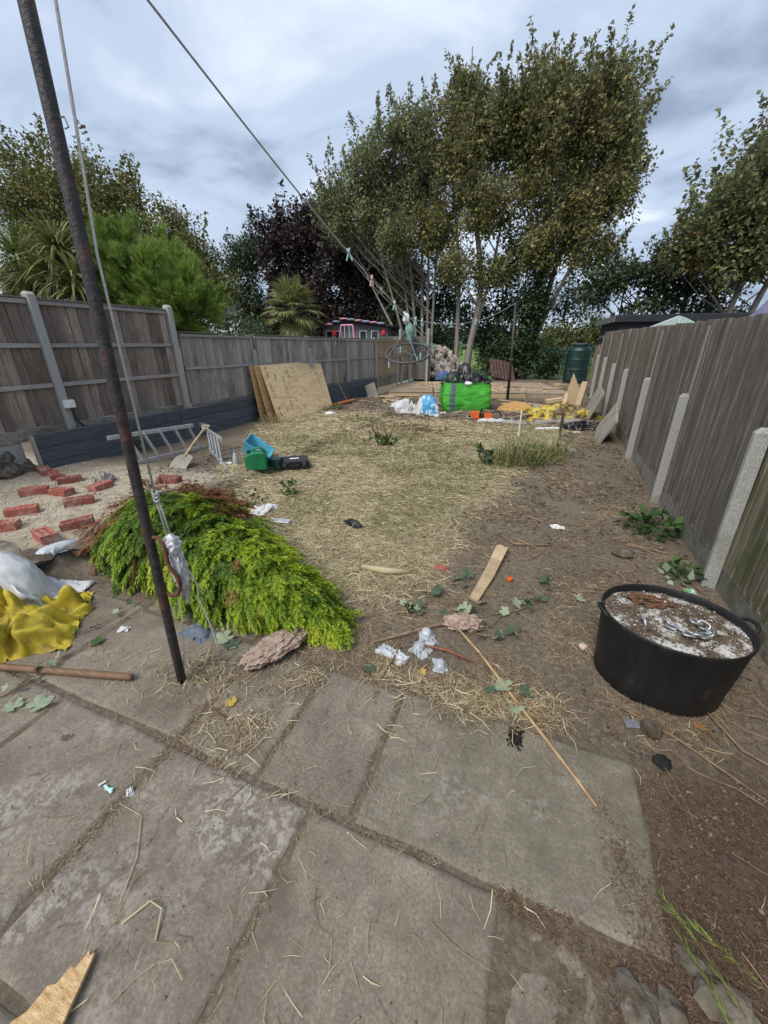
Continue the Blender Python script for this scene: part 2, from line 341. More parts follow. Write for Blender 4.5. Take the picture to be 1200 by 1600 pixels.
M['fluff'] = mat("pinkish_stone_wool", [(0.3, C(.30, .20, .15)), (0.55, C(.47, .35, .285)), (0.75, C(.60, .49, .42))], 24, 9, .98, 1.0, 60, .02, rnd=.05)
M['slabpale'] = mat("pale_lichened_slab", [(0.3, C(.20, .185, .155)), (0.55, C(.30, .28, .24)), (0.75, C(.40, .38, .33))], 6, 8, .95, .6, 30, .006, rnd=.1, blot=(C(.15, .125, .085), 3, .54, .72))
M['roof_felt'] = mat("dark_roof_felt", [(0.3, C(.020, .022, .027)), (0.7, C(.036, .039, .046))], 9, 5, .85, .3)
M['shed_black'] = mat("black_stained_boards", [(0.3, C(.021, .021, .027)), (0.7, C(.038, .038, .047))], 8, 6, .7, .4, 30, .004, (.6, .6, 12), rnd=.12)
M['shed_grey'] = mat("grey_painted_boards", [(0.3, C(.115, .128, .135)), (0.7, C(.17, .185, .19))], 8, 6, .75, .2, rnd=.05)
M['glass_dark'] = mat("dark_window_glass", [(0.3, C(.012, .014, .016)), (0.7, C(.03, .034, .038))], 3, 3, .08, 0, spec=.5, rnd=.1)
M['white_paint'] = mat("white_paint", [(0.3, C(.62, .63, .62)), (0.7, C(.74, .75, .74))], 8, 4, .6, .1)
M['canopy'] = mat("pale_green_canopy_sheet", [(0.3, C(.40, .50, .45)), (0.7, C(.50, .60, .545))], 5, 4, .5, .2, rnd=.1)
M['purple'] = mat("purple_grey_cover", [(0.3, C(.15, .14, .22)), (0.7, C(.21, .20, .30))], 5, 5, .7, .5, 9, .02)
M['pad_pink'] = mat("pink_cloth", [(0.3, C(.42, .17, .21)), (0.7, C(.55, .30, .34))], 8, 4, .8, .2)
M['pad_blue'] = mat("slate_blue_cloth", [(0.3, C(.16, .20, .29)), (0.7, C(.26, .31, .40))], 8, 4, .8, .2)
M['red'] = mat("red_lantern_paper", [(0.3, C(.42, .02, .03)), (0.7, C(.55, .04, .05))], 8, 4, .7, .2)
M['pink_metal'] = mat("pink_painted_tube", [(0.3, C(.60, .22, .32)), (0.7, C(.68, .30, .40))], 8, 3, .4, 0)
M['house_wall'] = mat("white_render", [(0.3, C(.55, .55, .53)), (0.7, C(.66, .66, .64))], 2, 5, .9, .1)
M['tile_orange'] = mat("orange_roof_tile", [(0.3, C(.26, .13, .085)), (0.7, C(.37, .20, .13))], 2, 5, .9, .3)
M['slate'] = mat("grey_slate", [(0.3, C(.15, .165, .19)), (0.7, C(.22, .24, .27))], 2, 5, .8, .3)
M['tile_brown'] = mat("brown_roof_tile", [(0.3, C(.072, .042, .036)), (0.7, C(.125, .075, .064))], 6, 5, .9, .3, rnd=.25)
M['green_metal'] = mat("green_painted_steel", [(0.3, C(.022, .085, .06)), (0.7, C(.04, .12, .085))], 6, 4, .6, .1)
M['sawdust'] = mat("orange_sawdust", [(0.3, C(.34, .19, .065)), (0.55, C(.46, .28, .105)), (0.75, C(.58, .40, .19))], 14, 8, .98, .9, 50, .02)
M['osb'] = mat("chipboard", [(0.3, C(.42, .25, .11)), (0.5, C(.58, .39, .20)), (0.7, C(.70, .53, .31))], 28, 5, .85, .7, 45, .008, (1, 3, 1))
M['offcut_dirty'] = mat("dirty_timber_offcut", [(0.3, C(.33, .235, .14)), (0.6, C(.50, .385, .24))], 10, 6, .85, .3, rnd=.2)
M['blue_tarp'] = mat("blue_plastic_sheet", [(0.3, C(.04, .085, .22)), (0.7, C(.09, .16, .34))], 10, 5, .5, .7, 20, .02)
M['rock'] = mat("grey_field_stone", [(0.3, C(.080, .066, .050)), (0.55, C(.155, .136, .110)), (0.75, C(.27, .25, .215))], 16, 9, .95, 1.0, 45, .012, rnd=.2, blot=(C(.085, .062, .042), 9, .48, .60))
M['charcoal'] = mat("black_ash", [(0.3, C(.008, .008, .008)), (0.7, C(.026, .025, .024))], 40, 4, .95, .8, 60, .01, isl=.4)
M['cloth_dirty'] = mat("dirty_grey_cloth", [(0.3, C(.20, .185, .165)), (0.7, C(.33, .31, .285))], 9, 6, .9, .5, 40, .006)
M['packet'] = mat("colourful_packet", [(0.38, C(.10, .30, .12)), (0.45, C(.65, .65, .62)), (0.55, C(.14, .28, .55)), (0.64, C(.62, .12, .08))], 16, 1, .4, 0)

M['maple'] = leaf_mat("maple_leaves", [(0.0, C(0.087, 0.106, 0.034)), (0.35, C(0.154, 0.178, 0.058)), (0.7, C(0.237, 0.254, 0.090)), (0.88, C(0.320, 0.330, 0.150)), (1.0, C(0.448, 0.456, 0.260))], clump=C(.30, .185, .065), cscale=.75, clo=.61, chi=.74, pale=C(.22, .25, .17))
M['maple_olive'] = leaf_mat("olive_maple_leaves", [(0.0, C(0.098, 0.112, 0.034)), (0.35, C(0.177, 0.183, 0.054)), (0.7, C(0.264, 0.259, 0.078)), (0.9, C(0.356, 0.329, 0.125)), (1.0, C(0.475, 0.445, 0.230))], clump=C(.33, .205, .070), cscale=.8, clo=.575, chi=.71, pale=C(.22, .24, .16))
M['maple_dark'] = leaf_mat("dark_green_leaves", [(0.0, C(0.025, 0.045, 0.020)), (0.5, C(0.050, 0.081, 0.034)), (0.9, C(0.092, 0.129, 0.059)), (1.0, C(0.168, 0.203, 0.119))], pale=C(.12, .15, .10), trans=.25)
M['laurel'] = leaf_mat("evergreen_leaves", [(0.0, C(0.081, 0.093, 0.026)), (0.5, C(0.159, 0.168, 0.047)), (0.85, C(0.244, 0.247, 0.078)), (1.0, C(0.357, 0.344, 0.143))], clump=C(.155, .115, .038), cscale=.8, clo=.60, chi=.75, trans=.2)
M['shrubgreen'] = leaf_mat("mid_green_leaves", [(0.0, C(0.028, 0.050, 0.025)), (0.5, C(0.059, 0.095, 0.045)), (1.0, C(0.140, 0.182, 0.098))], trans=.25)
M['copper'] = leaf_mat("purple_leaves", [(0.0, C(.022, .016, .015)), (0.5, C(.044, .032, .029)), (0.85, C(.080, .060, .054)), (1.0, C(.13, .10, .088))], trans=.15)
M['needle'] = leaf_mat("pine_needles", [(0.0, C(0.108, 0.198, 0.037)), (0.5, C(0.209, 0.316, 0.062)), (1.0, C(0.361, 0.458, 0.106))], trans=.25, rough=.5)
M['yellowhedge'] = leaf_mat("yellow_green_leaves", [(0.0, C(.07, .085, .026)), (0.5, C(.13, .145, .048)), (1.0, C(.21, .20, .085))], trans=.3)
M['strapleaf'] = leaf_mat("strap_leaves", [(0.0, C(0.088, 0.125, 0.037)), (0.4, C(0.150, 0.188, 0.060)), (0.8, C(0.263, 0.269, 0.100)), (1.0, C(0.400, 0.375, 0.163))], trans=.2, rough=.45)
M['deadstrap'] = leaf_mat("dry_strap_leaves", [(0.0, C(.16, .12, .07)), (1.0, C(.28, .22, .14))], trans=.2)
M['fan'] = leaf_mat("fan_palm_leaves", [(0.0, C(.12, .15, .055)), (0.5, C(.21, .23, .09)), (1.0, C(.33, .31, .12))], trans=.3, rough=.45)
M['ivy'] = leaf_mat("ivy_leaves", [(0.0, C(0.018, 0.036, 0.015)), (0.5, C(0.039, 0.068, 0.026)), (0.9, C(0.075, 0.117, 0.045)), (1.0, C(0.135, 0.180, 0.090))], trans=.15)
M['weed'] = leaf_mat("weed_leaves", [(0.0, C(.024, .062, .014)), (0.5, C(.048, .105, .024)), (1.0, C(.085, .16, .04))], trans=.3)
M['grass'] = leaf_mat("green_grass", [(0.0, C(.075, .105, .024)), (0.5, C(.125, .165, .040)), (1.0, C(.21, .225, .075))], trans=.3)
M['dry_grass'] = leaf_mat("dry_grass", [(0.0, C(.22, .20, .10)), (0.5, C(.36, .33, .17)), (0.85, C(.50, .46, .26)), (1.0, C(.24, .29, .10))], trans=.25, rough=.7)
M['straw'] = leaf_mat("dry_straw", [(0.0, C(0.201, 0.147, 0.085)), (0.3, C(0.389, 0.313, 0.183)), (0.65, C(0.578, 0.490, 0.307)), (0.92, C(0.755, 0.673, 0.472)), (1.0, C(0.260, 0.283, 0.100))], trans=.15, rough=.75)
M['brown_straw'] = leaf_mat("brown_dry_stalks", [(0.0, C(.10, .065, .040)), (0.4, C(.20, .135, .08)), (0.8, C(.33, .245, .145)), (1.0, C(.45, .36, .22))], trans=.1, rough=.8)
M['needles_red'] = leaf_mat("rusty_dry_needles", [(0.0, C(.060, .036, .025)), (0.5, C(.140, .082, .050)), (1.0, C(.27, .175, .11))], trans=.1, rough=.85)
M['leafpale'] = leaf_mat("pale_green_leaf", [(0.0, C(.24, .31, .19)), (0.5, C(.33, .40, .26)), (1.0, C(.44, .49, .36))], trans=.3)
M['leafdark'] = leaf_mat("dark_green_leaf", [(0.0, C(.030, .062, .034)), (0.5, C(.06, .10, .055)), (1.0, C(.22, .29, .21))], trans=.25)
M['leafyellow'] = leaf_mat("yellow_leaf", [(0.0, C(.48, .33, .05)), (1.0, C(.62, .44, .10))], trans=.3)
M['leafbrown'] = leaf_mat("brown_leaf", [(0.0, C(.25, .14, .06)), (1.0, C(.36, .22, .11))], trans=.2)
M['crumb'] = mat("soil_crumbs", [(0.35, C(.075, .056, .042)), (0.5, C(.135, .105, .082)), (0.66, C(.21, .175, .145))], 9, 3, .95, 0, isl=.45, rnd=0)
M['chips_brown'] = mat('brown_wood_chips', [(0.3, C(.20, .13, .08)), (0.7, C(.36, .26, .17))], 4, 3, .9, 0, isl=.5, rnd=0)
M['chips'] = mat("pale_chips", [(0.3, C(.42, .37, .31)), (0.7, C(.62, .57, .50))], 4, 3, .9, 0, isl=.3, rnd=0)

# ------------------------------------------------------------------ mesh building
WL = {}                                     # world base of every thing and of the parts below it

def mesh_np(name, V, F):
    V = np.ascontiguousarray(V, np.float32); F = np.ascontiguousarray(F, np.int32)
    me = bpy.data.meshes.new(name)
    me.vertices.add(len(V)); me.vertices.foreach_set("co", V.ravel())
    k = F.shape[1]
    me.loops.add(F.size); me.loops.foreach_set("vertex_index", F.ravel())
    me.polygons.add(len(F))
    me.polygons.foreach_set("loop_start", np.arange(0, F.size, k, dtype=np.int32))
    me.update(calc_edges=True)
    return me

def link(name, me, m=None, parent=None, loc=(0, 0, 0), smooth=False):
    o = bpy.data.objects.new(name, me); col.objects.link(o)
    if m is not None and len(me.materials) == 0: me.materials.append(m)
    o.location = loc
    if parent is not None: o.parent = parent; WL[o.name] = WL.get(parent.name, Vector((0, 0, 0)))
    if smooth: me.polygons.foreach_set("use_smooth", [True] * len(me.polygons))
    return o

def link_np(name, V, F, m, parent=None, origin=None, smooth=False):
    """V is in world space"""
    if parent is not None:
        return link(name, mesh_np(name, np.asarray(V) - np.array(WL.get(parent.name, (0, 0, 0))), F), m, parent, smooth=smooth)
    org = np.array(origin if origin is not None else (0, 0, 0), float)
    return link(name, mesh_np(name, np.asarray(V) - org, F), m, None, tuple(org), smooth)

class MB:
    def __init__(s): s.v = []; s.f = []
    def add(s, vs, fs):
        k = len(s.v); s.v += [tuple(v) for v in vs]; s.f += [tuple(i + k for i in f) for f in fs]
    def box(s, c, d, rot=None):
        hx, hy, hz = d[0] / 2, d[1] / 2, d[2] / 2
        vs = [Vector((x, y, z)) for x in (-hx, hx) for y in (-hy, hy) for z in (-hz, hz)]
        if rot is not None: vs = [rot @ v for v in vs]
        c = Vector(c)
        s.add([v + c for v in vs], [(0, 1, 3, 2), (4, 6, 7, 5), (0, 4, 5, 1), (2, 3, 7, 6), (0, 2, 6, 4), (1, 5, 7, 3)])
        return s
    def bar(s, a, b, w, h, up=(0, 0, 1)):
        a, b = Vector(a), Vector(b); d = b - a; L = d.length; d.normalize()
        u = Vector(up); x = d.cross(u)
        if x.length < 1e-4: x = d.cross(Vector((1, 0, 0)))
        x.normalize(); u = x.cross(d)
        rot = Matrix((x, d, u)).transposed()
        return s.box((a + b) / 2, (w, L, h), rot)
    def tube(s, pts, r, n=8, cap=True):
        pts = [Vector(p) for p in pts]
        rs = r if isinstance(r, (list, tuple)) else [r] * len(pts)
        k = len(s.v); up = None
        for i, p in enumerate(pts):
            d = (pts[min(i + 1, len(pts) - 1)] - pts[max(i - 1, 0)])
            if d.length < 1e-9: d = Vector((0, 0, 1))
            d.normalize()
            if up is None:
                up = Vector((0, 0, 1)) if abs(d.z) < .9 else Vector((1, 0, 0))
            x = d.cross(up)
            if x.length < 1e-6: x = d.cross(Vector((0.3, 1, .2)))
            x.normalize(); up = x.cross(d)
            for j in range(n):
                a = 2 * math.pi * j / n
                s.v.append(tuple(p + (x * math.cos(a) + up * math.sin(a)) * rs[i]))
        for i in range(len(pts) - 1):
            for j in range(n):
                a = k + i * n + j; b = k + i * n + (j + 1) % n
                s.f.append((a, b, b + n, a + n))
        if cap:
            s.f.append(tuple(k + j for j in reversed(range(n))))
            s.f.append(tuple(k + (len(pts) - 1) * n + j for j in range(n)))
        return s
    def lathe(s, prof, c=(0, 0, 0), n=24, wob=0, closed=True):
        k = len(s.v)
        for (r, z) in prof:
            for j in range(n):
                a = 2 * math.pi * j / n
                s.v.append((c[0] + r * math.cos(a), c[1] + r * math.sin(a), c[2] + z))
        for i in range(len(prof) - 1):
            for j in range(n):
                a = k + i * n + j; b = k + i * n + (j + 1) % n
                s.f.append((a, b, b + n, a + n))
        if closed:
            s.f.append(tuple(k + j for j in reversed(range(n))))
            s.f.append(tuple(k + (len(prof) - 1) * n + j for j in range(n)))
        return s
    def prism(s, poly, z0, z1, xf=None):
        n = len(poly)
        vs = [Vector((x, y, z0)) for x, y in poly] + [Vector((x, y, z1)) for x, y in poly]
        if xf is not None: vs = [xf @ v for v in vs]
        s.add(vs, [tuple(reversed(range(n))), tuple(range(n, 2 * n))] + [(i, (i + 1) % n, n + (i + 1) % n, n + i) for i in range(n)])
        return s
    def rock(s, c, r, seed=0, sub=1, rough=.3, squash=(1, 1, 1)):
        bm = bmesh.new(); bmesh.ops.create_icosphere(bm, subdivisions=sub, radius=1)
        rr = random.Random(seed)
        off = Vector((rr.random() * 50, rr.random() * 50, rr.random() * 50))
        q = Quaternion((rr.random() - .5, rr.random() - .5, rr.random() - .5, rr.random() - .5)).normalized()
        vs = []
        for v in bm.verts:
            p = v.co * (1 + rough * 1.4 * mnoise.noise(v.co * 1.3 + off) + rough * .7 * (rr.random() - .5))
            p = q @ p
            vs.append((c[0] + p.x * r * squash[0], c[1] + p.y * r * squash[1], c[2] + p.z * r * squash[2]))
        s.add(vs, [[v.index for v in f.verts] for f in bm.faces]); bm.free()
        return s
    def build(s, name, m, parent=None, origin=None, bevel=0, smooth=False, seg=1):
        me = bpy.data.meshes.new(name)
        off = Vector(WL.get(parent.name, (0, 0, 0))) if parent is not None else Vector(origin if origin is not None else (0, 0, 0))
        me.from_pydata([(x - off.x, y - off.y, z - off.z) for x, y, z in s.v], [], s.f)
        if bevel:
            bm = bmesh.new(); bm.from_mesh(me)
            bmesh.ops.bevel(bm, geom=[e for e in bm.edges], offset=bevel, segments=seg, affect='EDGES', clamp_overlap=True)
            bm.to_mesh(me); bm.free()
        me.update()
        return link(name, me, m, parent, (0, 0, 0) if parent is not None else tuple(off), smooth)

def tag(o, label=None, cat=None, group=None, kind=None):
    if label: o['label'] = label
    if cat: o['category'] = cat
    if group: o['group'] = group
    if kind: o['kind'] = kind
    return o

def thing(name, label, cat, loc, group=None):
    o = bpy.data.objects.new(name, None); o.empty_display_size = .1
    col.objects.link(o); o.location = loc; WL[o.name] = Vector(loc)
    return tag(o, label, cat, group)

def dup(root, loc=None, rot=None, label=None, scale=None):
    c = root.copy(); col.objects.link(c)
    if loc is not None: c.location = loc
    if rot is not None: c.rotation_euler = rot
    if scale is not None: c.scale = (scale,) * 3
    if label: c['label'] = label
    for ch in root.children:
        d = ch.copy(); col.objects.link(d); d.parent = c
        for g in ch.children:
            e_ = g.copy(); col.objects.link(e_); e_.parent = d
    return c

def shared(name, me, m, parent, wloc, rz=0, rot=None, scale=None):
    """a piece that shares its mesh; wloc in world space"""
    o = bpy.data.objects.new(name, me); col.objects.link(o)
    if len(me.materials) == 0: me.materials.append(m)
    if parent is not None:
        o.parent = parent; b = WL[parent.name]
        o.location = Vector(wloc) - Vector(b); WL[o.name] = b
    else: o.location = wloc
    o.rotation_euler = rot if rot is not None else (0, 0, rz)
    if scale is not None: o.scale = scale
    return o

# ------------------------------------------------------------------ ground
def gz(x, y):
    x = np.asarray(x, float); y = np.asarray(y, float)
    wob = (fbm(x * 3, y * 3, 3) - .5) * .25
    bed = .18 * sm(-3.30, -3.48, x + wob) * sm(1.40, 1.54, y + wob * .6) * (1 - .5 * sm(3.0, 4.2, y))
    bed = bed * sm(14, 10, y)
    z = (fbm(x * 1.1, y * 1.1, 11) - .5) * .05 + (fbm(x * 7, y * 7, 12) - .5) * .022
    near = sm(24, 18, np.abs(y - 5)) * sm(16, 10, np.abs(x))
    z = z * near
    z = z + (fbm(x * 2.2, y * 2.2, 15) - .45) * .16 * sm(8.8, 10, y) * sm(14.5, 12.5, y) * sm(-5.5, -4.8, x) * sm(1.4, 1.0, x)
    z = z + .07 * sm(5, 9, y) * sm(0, 1.3, x) * sm(16, 12, y)
    pat = sm(-3.42, -3.34, x) * sm(.72, .64, x) * sm(1.50, 1.40, y) * sm(-2.5, -2.4, y)
    pat2 = sm(-2.36, -2.30, x) * sm(-1.34, -1.40, x) * sm(2.08, 2.0, y)
    p = np.maximum(pat, pat2)
    z = z * (1 - p) + p * (-.0045 + (fbm(x * 9, y * 9, 21) - .5) * .006)
    return z + bed

def g(x, y): return float(gz(x, y))

xr_y, xr_x = [1.5, 2.0, 2.85, 3.93, 4.87, 7.7, 9.5], [-.75, -.72, -.52, -.36, -.15, .42, .62]
xl_y, xl_x = [1.5, 1.9, 2.24, 2.7, 3.5, 5, 6.5, 8, 9.5], [-.6, -.8, -1.25, -2.2, -3.5, -4.3, -5.3, -5.1, -4.3]
def straw_mask(x, y):
    x = np.asarray(x, float); y = np.asarray(y, float)
    w = (fbm(x * 1.4, y * 1.4, 31) - .5) * 1.5
    xr = np.interp(y, xr_y, xr_x); xl = np.interp(y, xl_y, xl_x)
    mk = sm(.28, -.30, x - xr + w * .55) * sm(-.25, .3, x - xl + w * .4) * sm(1.7, 2.2, y + w * .3) * sm(9.4, 8.5, y + w * .6)
    return mk
def axis(fine0, fine1, step, lim0, lim1, grow=1.25):
    a = list(np.arange(fine0, fine1 + 1e-6, step))
    s = step
    while a[-1] < lim1: s *= grow; a.append(a[-1] + s)
    s = step; b = []
    p = fine0
    while p > lim0: s *= grow; p -= s; b.append(p)
    return np.array(b[::-1] + a)

gx = axis(-4.6, 1.6, .035, -400, 400); gy = axis(0.0, 4.5, .035, -60, 500, 1.12)
GX, GY = np.meshgrid(gx, gy, indexing='xy')
GZ = gz(GX, GY)
nxg, nyg = len(gx), len(gy)
idx = np.arange(nxg * nyg).reshape(nyg, nxg)
F = np.stack([idx[:-1, :-1], idx[:-1, 1:], idx[1:, 1:], idx[1:, :-1]], -1).reshape(-1, 4)
gme = mesh_np("ground", np.stack([GX, GY, GZ], -1).reshape(-1, 3), F)
def attr(me, name, a):
    t = me.attributes.new(name, 'FLOAT', 'POINT'); t.data.foreach_set("value", np.ascontiguousarray(a, np.float32).ravel())
bedm = sm(-3.28, -3.50, GX) * sm(1.42, 1.62, GY) * sm(3.9, 2.9, GY + (fbm(GX * 2, GY * 2, 5) - .5))
st = straw_mask(GX, GY)
mulch = sm(.35, .75, GX + (fbm(GX * 3, GY * 3, 41) - .5) * .5) * sm(1.75, 1.25, GY + (fbm(GX * 3, GY * 3, 42) - .5) * .5) * sm(-1.5, -1, GY)
field = sm(22.5, 24, GY)
attr(gme, "straw", st); attr(gme, "sand", bedm); attr(gme, "mulch", mulch); attr(gme, "field", field)
m, n, l, b, o = _nodes("bare_earth")
geo = n.new("ShaderNodeNewGeometry")
P = geo.outputs["Position"]
c = _ramp(n, l, _noise(n, l, P, 1.3, 10, .68), [(0.30, C(.088, .067, .048)), (0.5, C(.168, .134, .100)), (0.70, C(.27, .225, .175))])
c = _mix(n, l, .55, c, _ramp(n, l, _noise(n, l, P, 34, 8, .7), [(0.30, C(.058, .044, .033)), (0.52, C(.158, .126, .095)), (0.70, C(.335, .285, .230))]))
def A(nm):
    t = n.new("ShaderNodeAttribute"); t.attribute_name = nm; return t.outputs["Fac"]
def mulm(a, bb):
    t = n.new("ShaderNodeMath"); t.operation = 'MULTIPLY'; t.use_clamp = True
    l.new(a, t.inputs[0])
    if isinstance(bb, float): t.inputs[1].default_value = bb
    else: l.new(bb, t.inputs[1])
    return t.outputs[0]
strawc = _ramp(n, l, _noise(n, l, P, 22, 8, .7), [(0.32, C(.15, .115, .074)), (0.5, C(.31, .25, .155)), (0.68, C(.48, .41, .27))])
greenc = _mix(n, l, mulm(_ramp(n, l, _noise(n, l, P, 1.1, 5, .6), [(.50, C(0, 0, 0)), (.66, C(1, 1, 1))]), .38), strawc, C(.135, .160, .055))
c = _mix(n, l, mulm(A("straw"), .9), c, greenc)
sandc = _ramp(n, l, _noise(n, l, P, 9, 9, .7), [(0.3, C(.20, .165, .115)), (0.47, C(.37, .32, .24)), (0.68, C(.50, .445, .345))])
c = _mix(n, l, A("sand"), c, sandc)
mulc = _ramp(n, l, _noise(n, l, P, 30, 8, .7), [(0.3, C(.050, .033, .026)), (0.55, C(.098, .066, .050)), (0.72, C(.17, .125, .10))])
c = _mix(n, l, mulm(A("mulch"), .8), c, mulc)
c = _mix(n, l, A("field"), c, _ramp(n, l, _noise(n, l, P, 1.5, 6, .6), [(.3, C(.09, .15, .035)), (.7, C(.16, .23, .06))]))
l.new(c, b.inputs["Base Color"]); b.inputs["Roughness"].default_value = .95; b.inputs["Specular IOR Level"].default_value = .15
bp = n.new("ShaderNodeBump"); bp.inputs["Strength"].default_value = .9; bp.inputs["Distance"].default_value = .02
l.new(_noise(n, l, P, 28, 8, .7), bp.inputs["Height"]); l.new(bp.outputs[0], b.inputs["Normal"])
M['earth'] = m
ground = link("ground", gme, m, smooth=True)
tag(ground, kind='structure', label="bare trodden earth with a dry straw lawn and a sandy bed")

# ------------------------------------------------------------------ patio slabs
patio = thing("patio", "riven grey paving slabs with debris in the joints", None, (-1, .7, 0))
patio['kind'] = 'structure'
def slab(x0, x1, y0, y1, mm, seed, z=0.0, step=.03, jag=.010):
    nx = max(6, int((x1 - x0) / step)); ny = max(6, int((y1 - y0) / step))
    u = np.linspace(0, 1, nx + 1); v = np.linspace(0, 1, ny + 1)
    # fine rows at the rim so the worn arris is rounded
    u = np.sort(np.concatenate([u, [.012, .988]])); v = np.sort(np.concatenate([v, [.015, .985]]))
    U, Vv = np.meshgrid(u, v)
    X = x0 + U * (x1 - x0); Y = y0 + Vv * (y1 - y0)
    ex = (fbm(Y * 9, X * 0 + seed, seed) - .5) * 2 * jag; ey = (fbm(X * 9, Y * 0 + seed, seed + 5) - .5) * 2 * jag
    X = X + ex * np.where(U < .5, 1, -1) * np.abs(2 * U - 1) ** 6; Y = Y + ey * np.where(Vv < .5, 1, -1) * np.abs(2 * Vv - 1) ** 6
    d = np.minimum(np.minimum(U, 1 - U) * (x1 - x0), np.minimum(Vv, 1 - Vv) * (y1 - y0))
    Z = z + (fbm(X * 2.2, Y * 2.2, seed) - .5) * .010 + (fbm(X * 14, Y * 14, seed + 2) - .5) * .004 - .0045 * (1 - sm(0, .003 + .010 * fbm(X * 11, Y * 11, seed + 9) ** 2, d)) - .03 * (d < 1e-6)
    a, bb = U.shape[1], U.shape[0]
    ii = np.arange(a * bb).reshape(bb, a)
    FF = np.stack([ii[:-1, :-1], ii[:-1, 1:], ii[1:, 1:], ii[1:, :-1]], -1).reshape(-1, 4)
    link_np("slab", np.stack([X, Y, Z], -1).reshape(-1, 3), FF, mm, patio, smooth=True)
slab(-.428, .612, .768, 1.412, M['stone_green'], 1, .002)
slab(-.862, -.437, .768, 1.41, M['stone'], 2, -.001)
slab(-1.302, -.872, .772, 1.415, M['stone'], 3, .001)
slab(-2.29, -1.314, .776, 1.42, M['stone'], 4)
slab(-3.32, -2.302, .778, 1.45, M['stone'], 5, .001)
slab(-.588, .118, .046, .758, M['stone'], 6, .001)
slab(-1.298, -.598, .046, .760, M['stone_lichen'], 7)
slab(-2.02, -1.312, .046, .764, M['stone_lichen'], 8, -.001)
slab(-2.95, -2.032, .046, .764, M['stone'], 9)
slab(.130, .40, .10, .756, M['stone'], 10, -.006)
slab(-1.7, -.9, -.66, .036, M['stone_lichen'], 11)
slab(-.888, .2, -.66, .036, M['stone'], 12)
slab(-2.28, -1.40, 1.430, 2.02, M['stone'], 13, -.004)

# ------------------------------------------------------------------ scatter stuff on the ground
def blades(name, x, y, L, W, m, kind='stuff', rise=.25, yaw=None, lift=.004, parent=None, curl=.5, label=None):
    """thin bent blades lying on the ground: two quads each"""
    n_ = len(x); z = gz(x, y)
    pat = (x > -3.32) & (x < .61) & (y < 1.415)
    z = np.where(pat, np.maximum(z, .004), z) + rng.uniform(.1, 1, n_) * lift
    yaw = rng.uniform(0, 2 * math.pi, n_) if yaw is None else yaw
    d = np.stack([np.cos(yaw), np.sin(yaw), rng.uniform(-.02, rise, n_)], -1)
    bend = yaw + rng.normal(0, curl, n_)
    d2 = np.stack([np.cos(bend), np.sin(bend), rng.uniform(-.25, rise * .5, n_)], -1)
    s = np.stack([-np.sin(yaw), np.cos(yaw), rng.normal(0, .5, n_)], -1) * (W / 2)[:, None]
    p0 = np.stack([x, y, z], -1); p1 = p0 + d * (L * .5)[:, None]; p2 = p1 + d2 * (L * .5)[:, None]
    p2[:, 2] = np.maximum(p2[:, 2], z - .003)
    V = np.stack([p0 - s, p0 + s, p1 + s, p1 - s, p2 + s * .4, p2 - s * .4], 1).reshape(-1, 3)
    b_ = (np.arange(n_) * 6)[:, None]
    Fq = np.concatenate([b_ + np.array([[0, 1, 2, 3]]), b_ + np.array([[3, 2, 4, 5]])], 0)
    o_ = link_np(name, V, Fq, m, parent)
    tag(o_, kind=kind, label=label)
    return o_

def sample(n_, x0, x1, y0, y1, f, bias=1.0):
    """rejection sampling; bias > 1 puts more of them near the camera"""
    xs = []; ys = []; got = 0
    while got < n_:
        k = n_ * 3
        y = y0 + (y1 - y0) * rng.uniform(0, 1, k) ** bias; x = rng.uniform(x0, x1, k)
        keep = rng.uniform(0, 1, k) < f(x, y)
        xs.append(x[keep]); ys.append(y[keep]); got += keep.sum()
    return np.concatenate(xs)[:n_], np.concatenate(ys)[:n_]

def dens(x, y): return straw_mask(x, y) * (.25 + .75 * sm(.38, .55, fbm(x * 3.2, y * 3.2, 51)))
x, y = sample(85000, -5.8, 1.0, 1.6, 9.6, dens, 1.2)
far = np.clip(np.hypot(x, y) / 4, .8, 2.2)
blades("straw", x, y, rng.uniform(.04, .16, len(x)), rng.uniform(.0022, .0048, len(x)) * far, M['straw'], rise=.22, lift=.018, label="dry cut straw lying over the lawn")
# straw and stalks washed up along the patio edge, round the pole and over the path
def edge_d(x, y):
    a = np.exp(-((y - 1.50 - .05 * np.sin(x * 5)) / .11) ** 2) * sm(-.75, -.5, x) * sm(.42, .2, x) * .9
    bq = np.exp(-((y - 1.20 - (x + 1.3) * .25) / .10) ** 2) * sm(-1.85, -1.5, x) * sm(-.75, -1.0, x) * .5
    cq = np.exp(-(((x + 1.1) / .14) ** 2 + ((y - .92) / .10) ** 2)) * .6
    return np.clip((a + bq + cq) * (.3 + .9 * sm(.40, .56, fbm(x * 6, y * 6, 52))), 0, 1)
x, y = sample(1500, -2, .6, .6, 1.9, edge_d)
blades("dry_stalks", x, y, rng.uniform(.03, .17, len(x)) * rng.uniform(.4, 1, len(x)), rng.uniform(.0012, .0034, len(x)), M['straw'], rise=.12, lift=.014, label="dry stalks heaped along the patio edge")
x, y = sample(3200, -2.2, .6, .6, 1.9, edge_d)
blades("dry_stalks", x, y, rng.uniform(.02, .15, len(x)) * rng.uniform(.3, 1, len(x)), rng.uniform(.0010, .0026, len(x)), M['brown_straw'], rise=.1, lift=.012, label="brown stalks mixed into the straw along the patio edge")
def path_d(x, y): return (1 - straw_mask(x, y)) * sm(1.3, 1.0, x) * sm(.45, .6, fbm(x * 2.3, y * 2.3, 53)) * (y > 1.43) * (x > -1.6) + .02 * (y < 1.43)
x, y = sample(4500, -3, 1.3, .2, 8.5, path_d, 1.6)
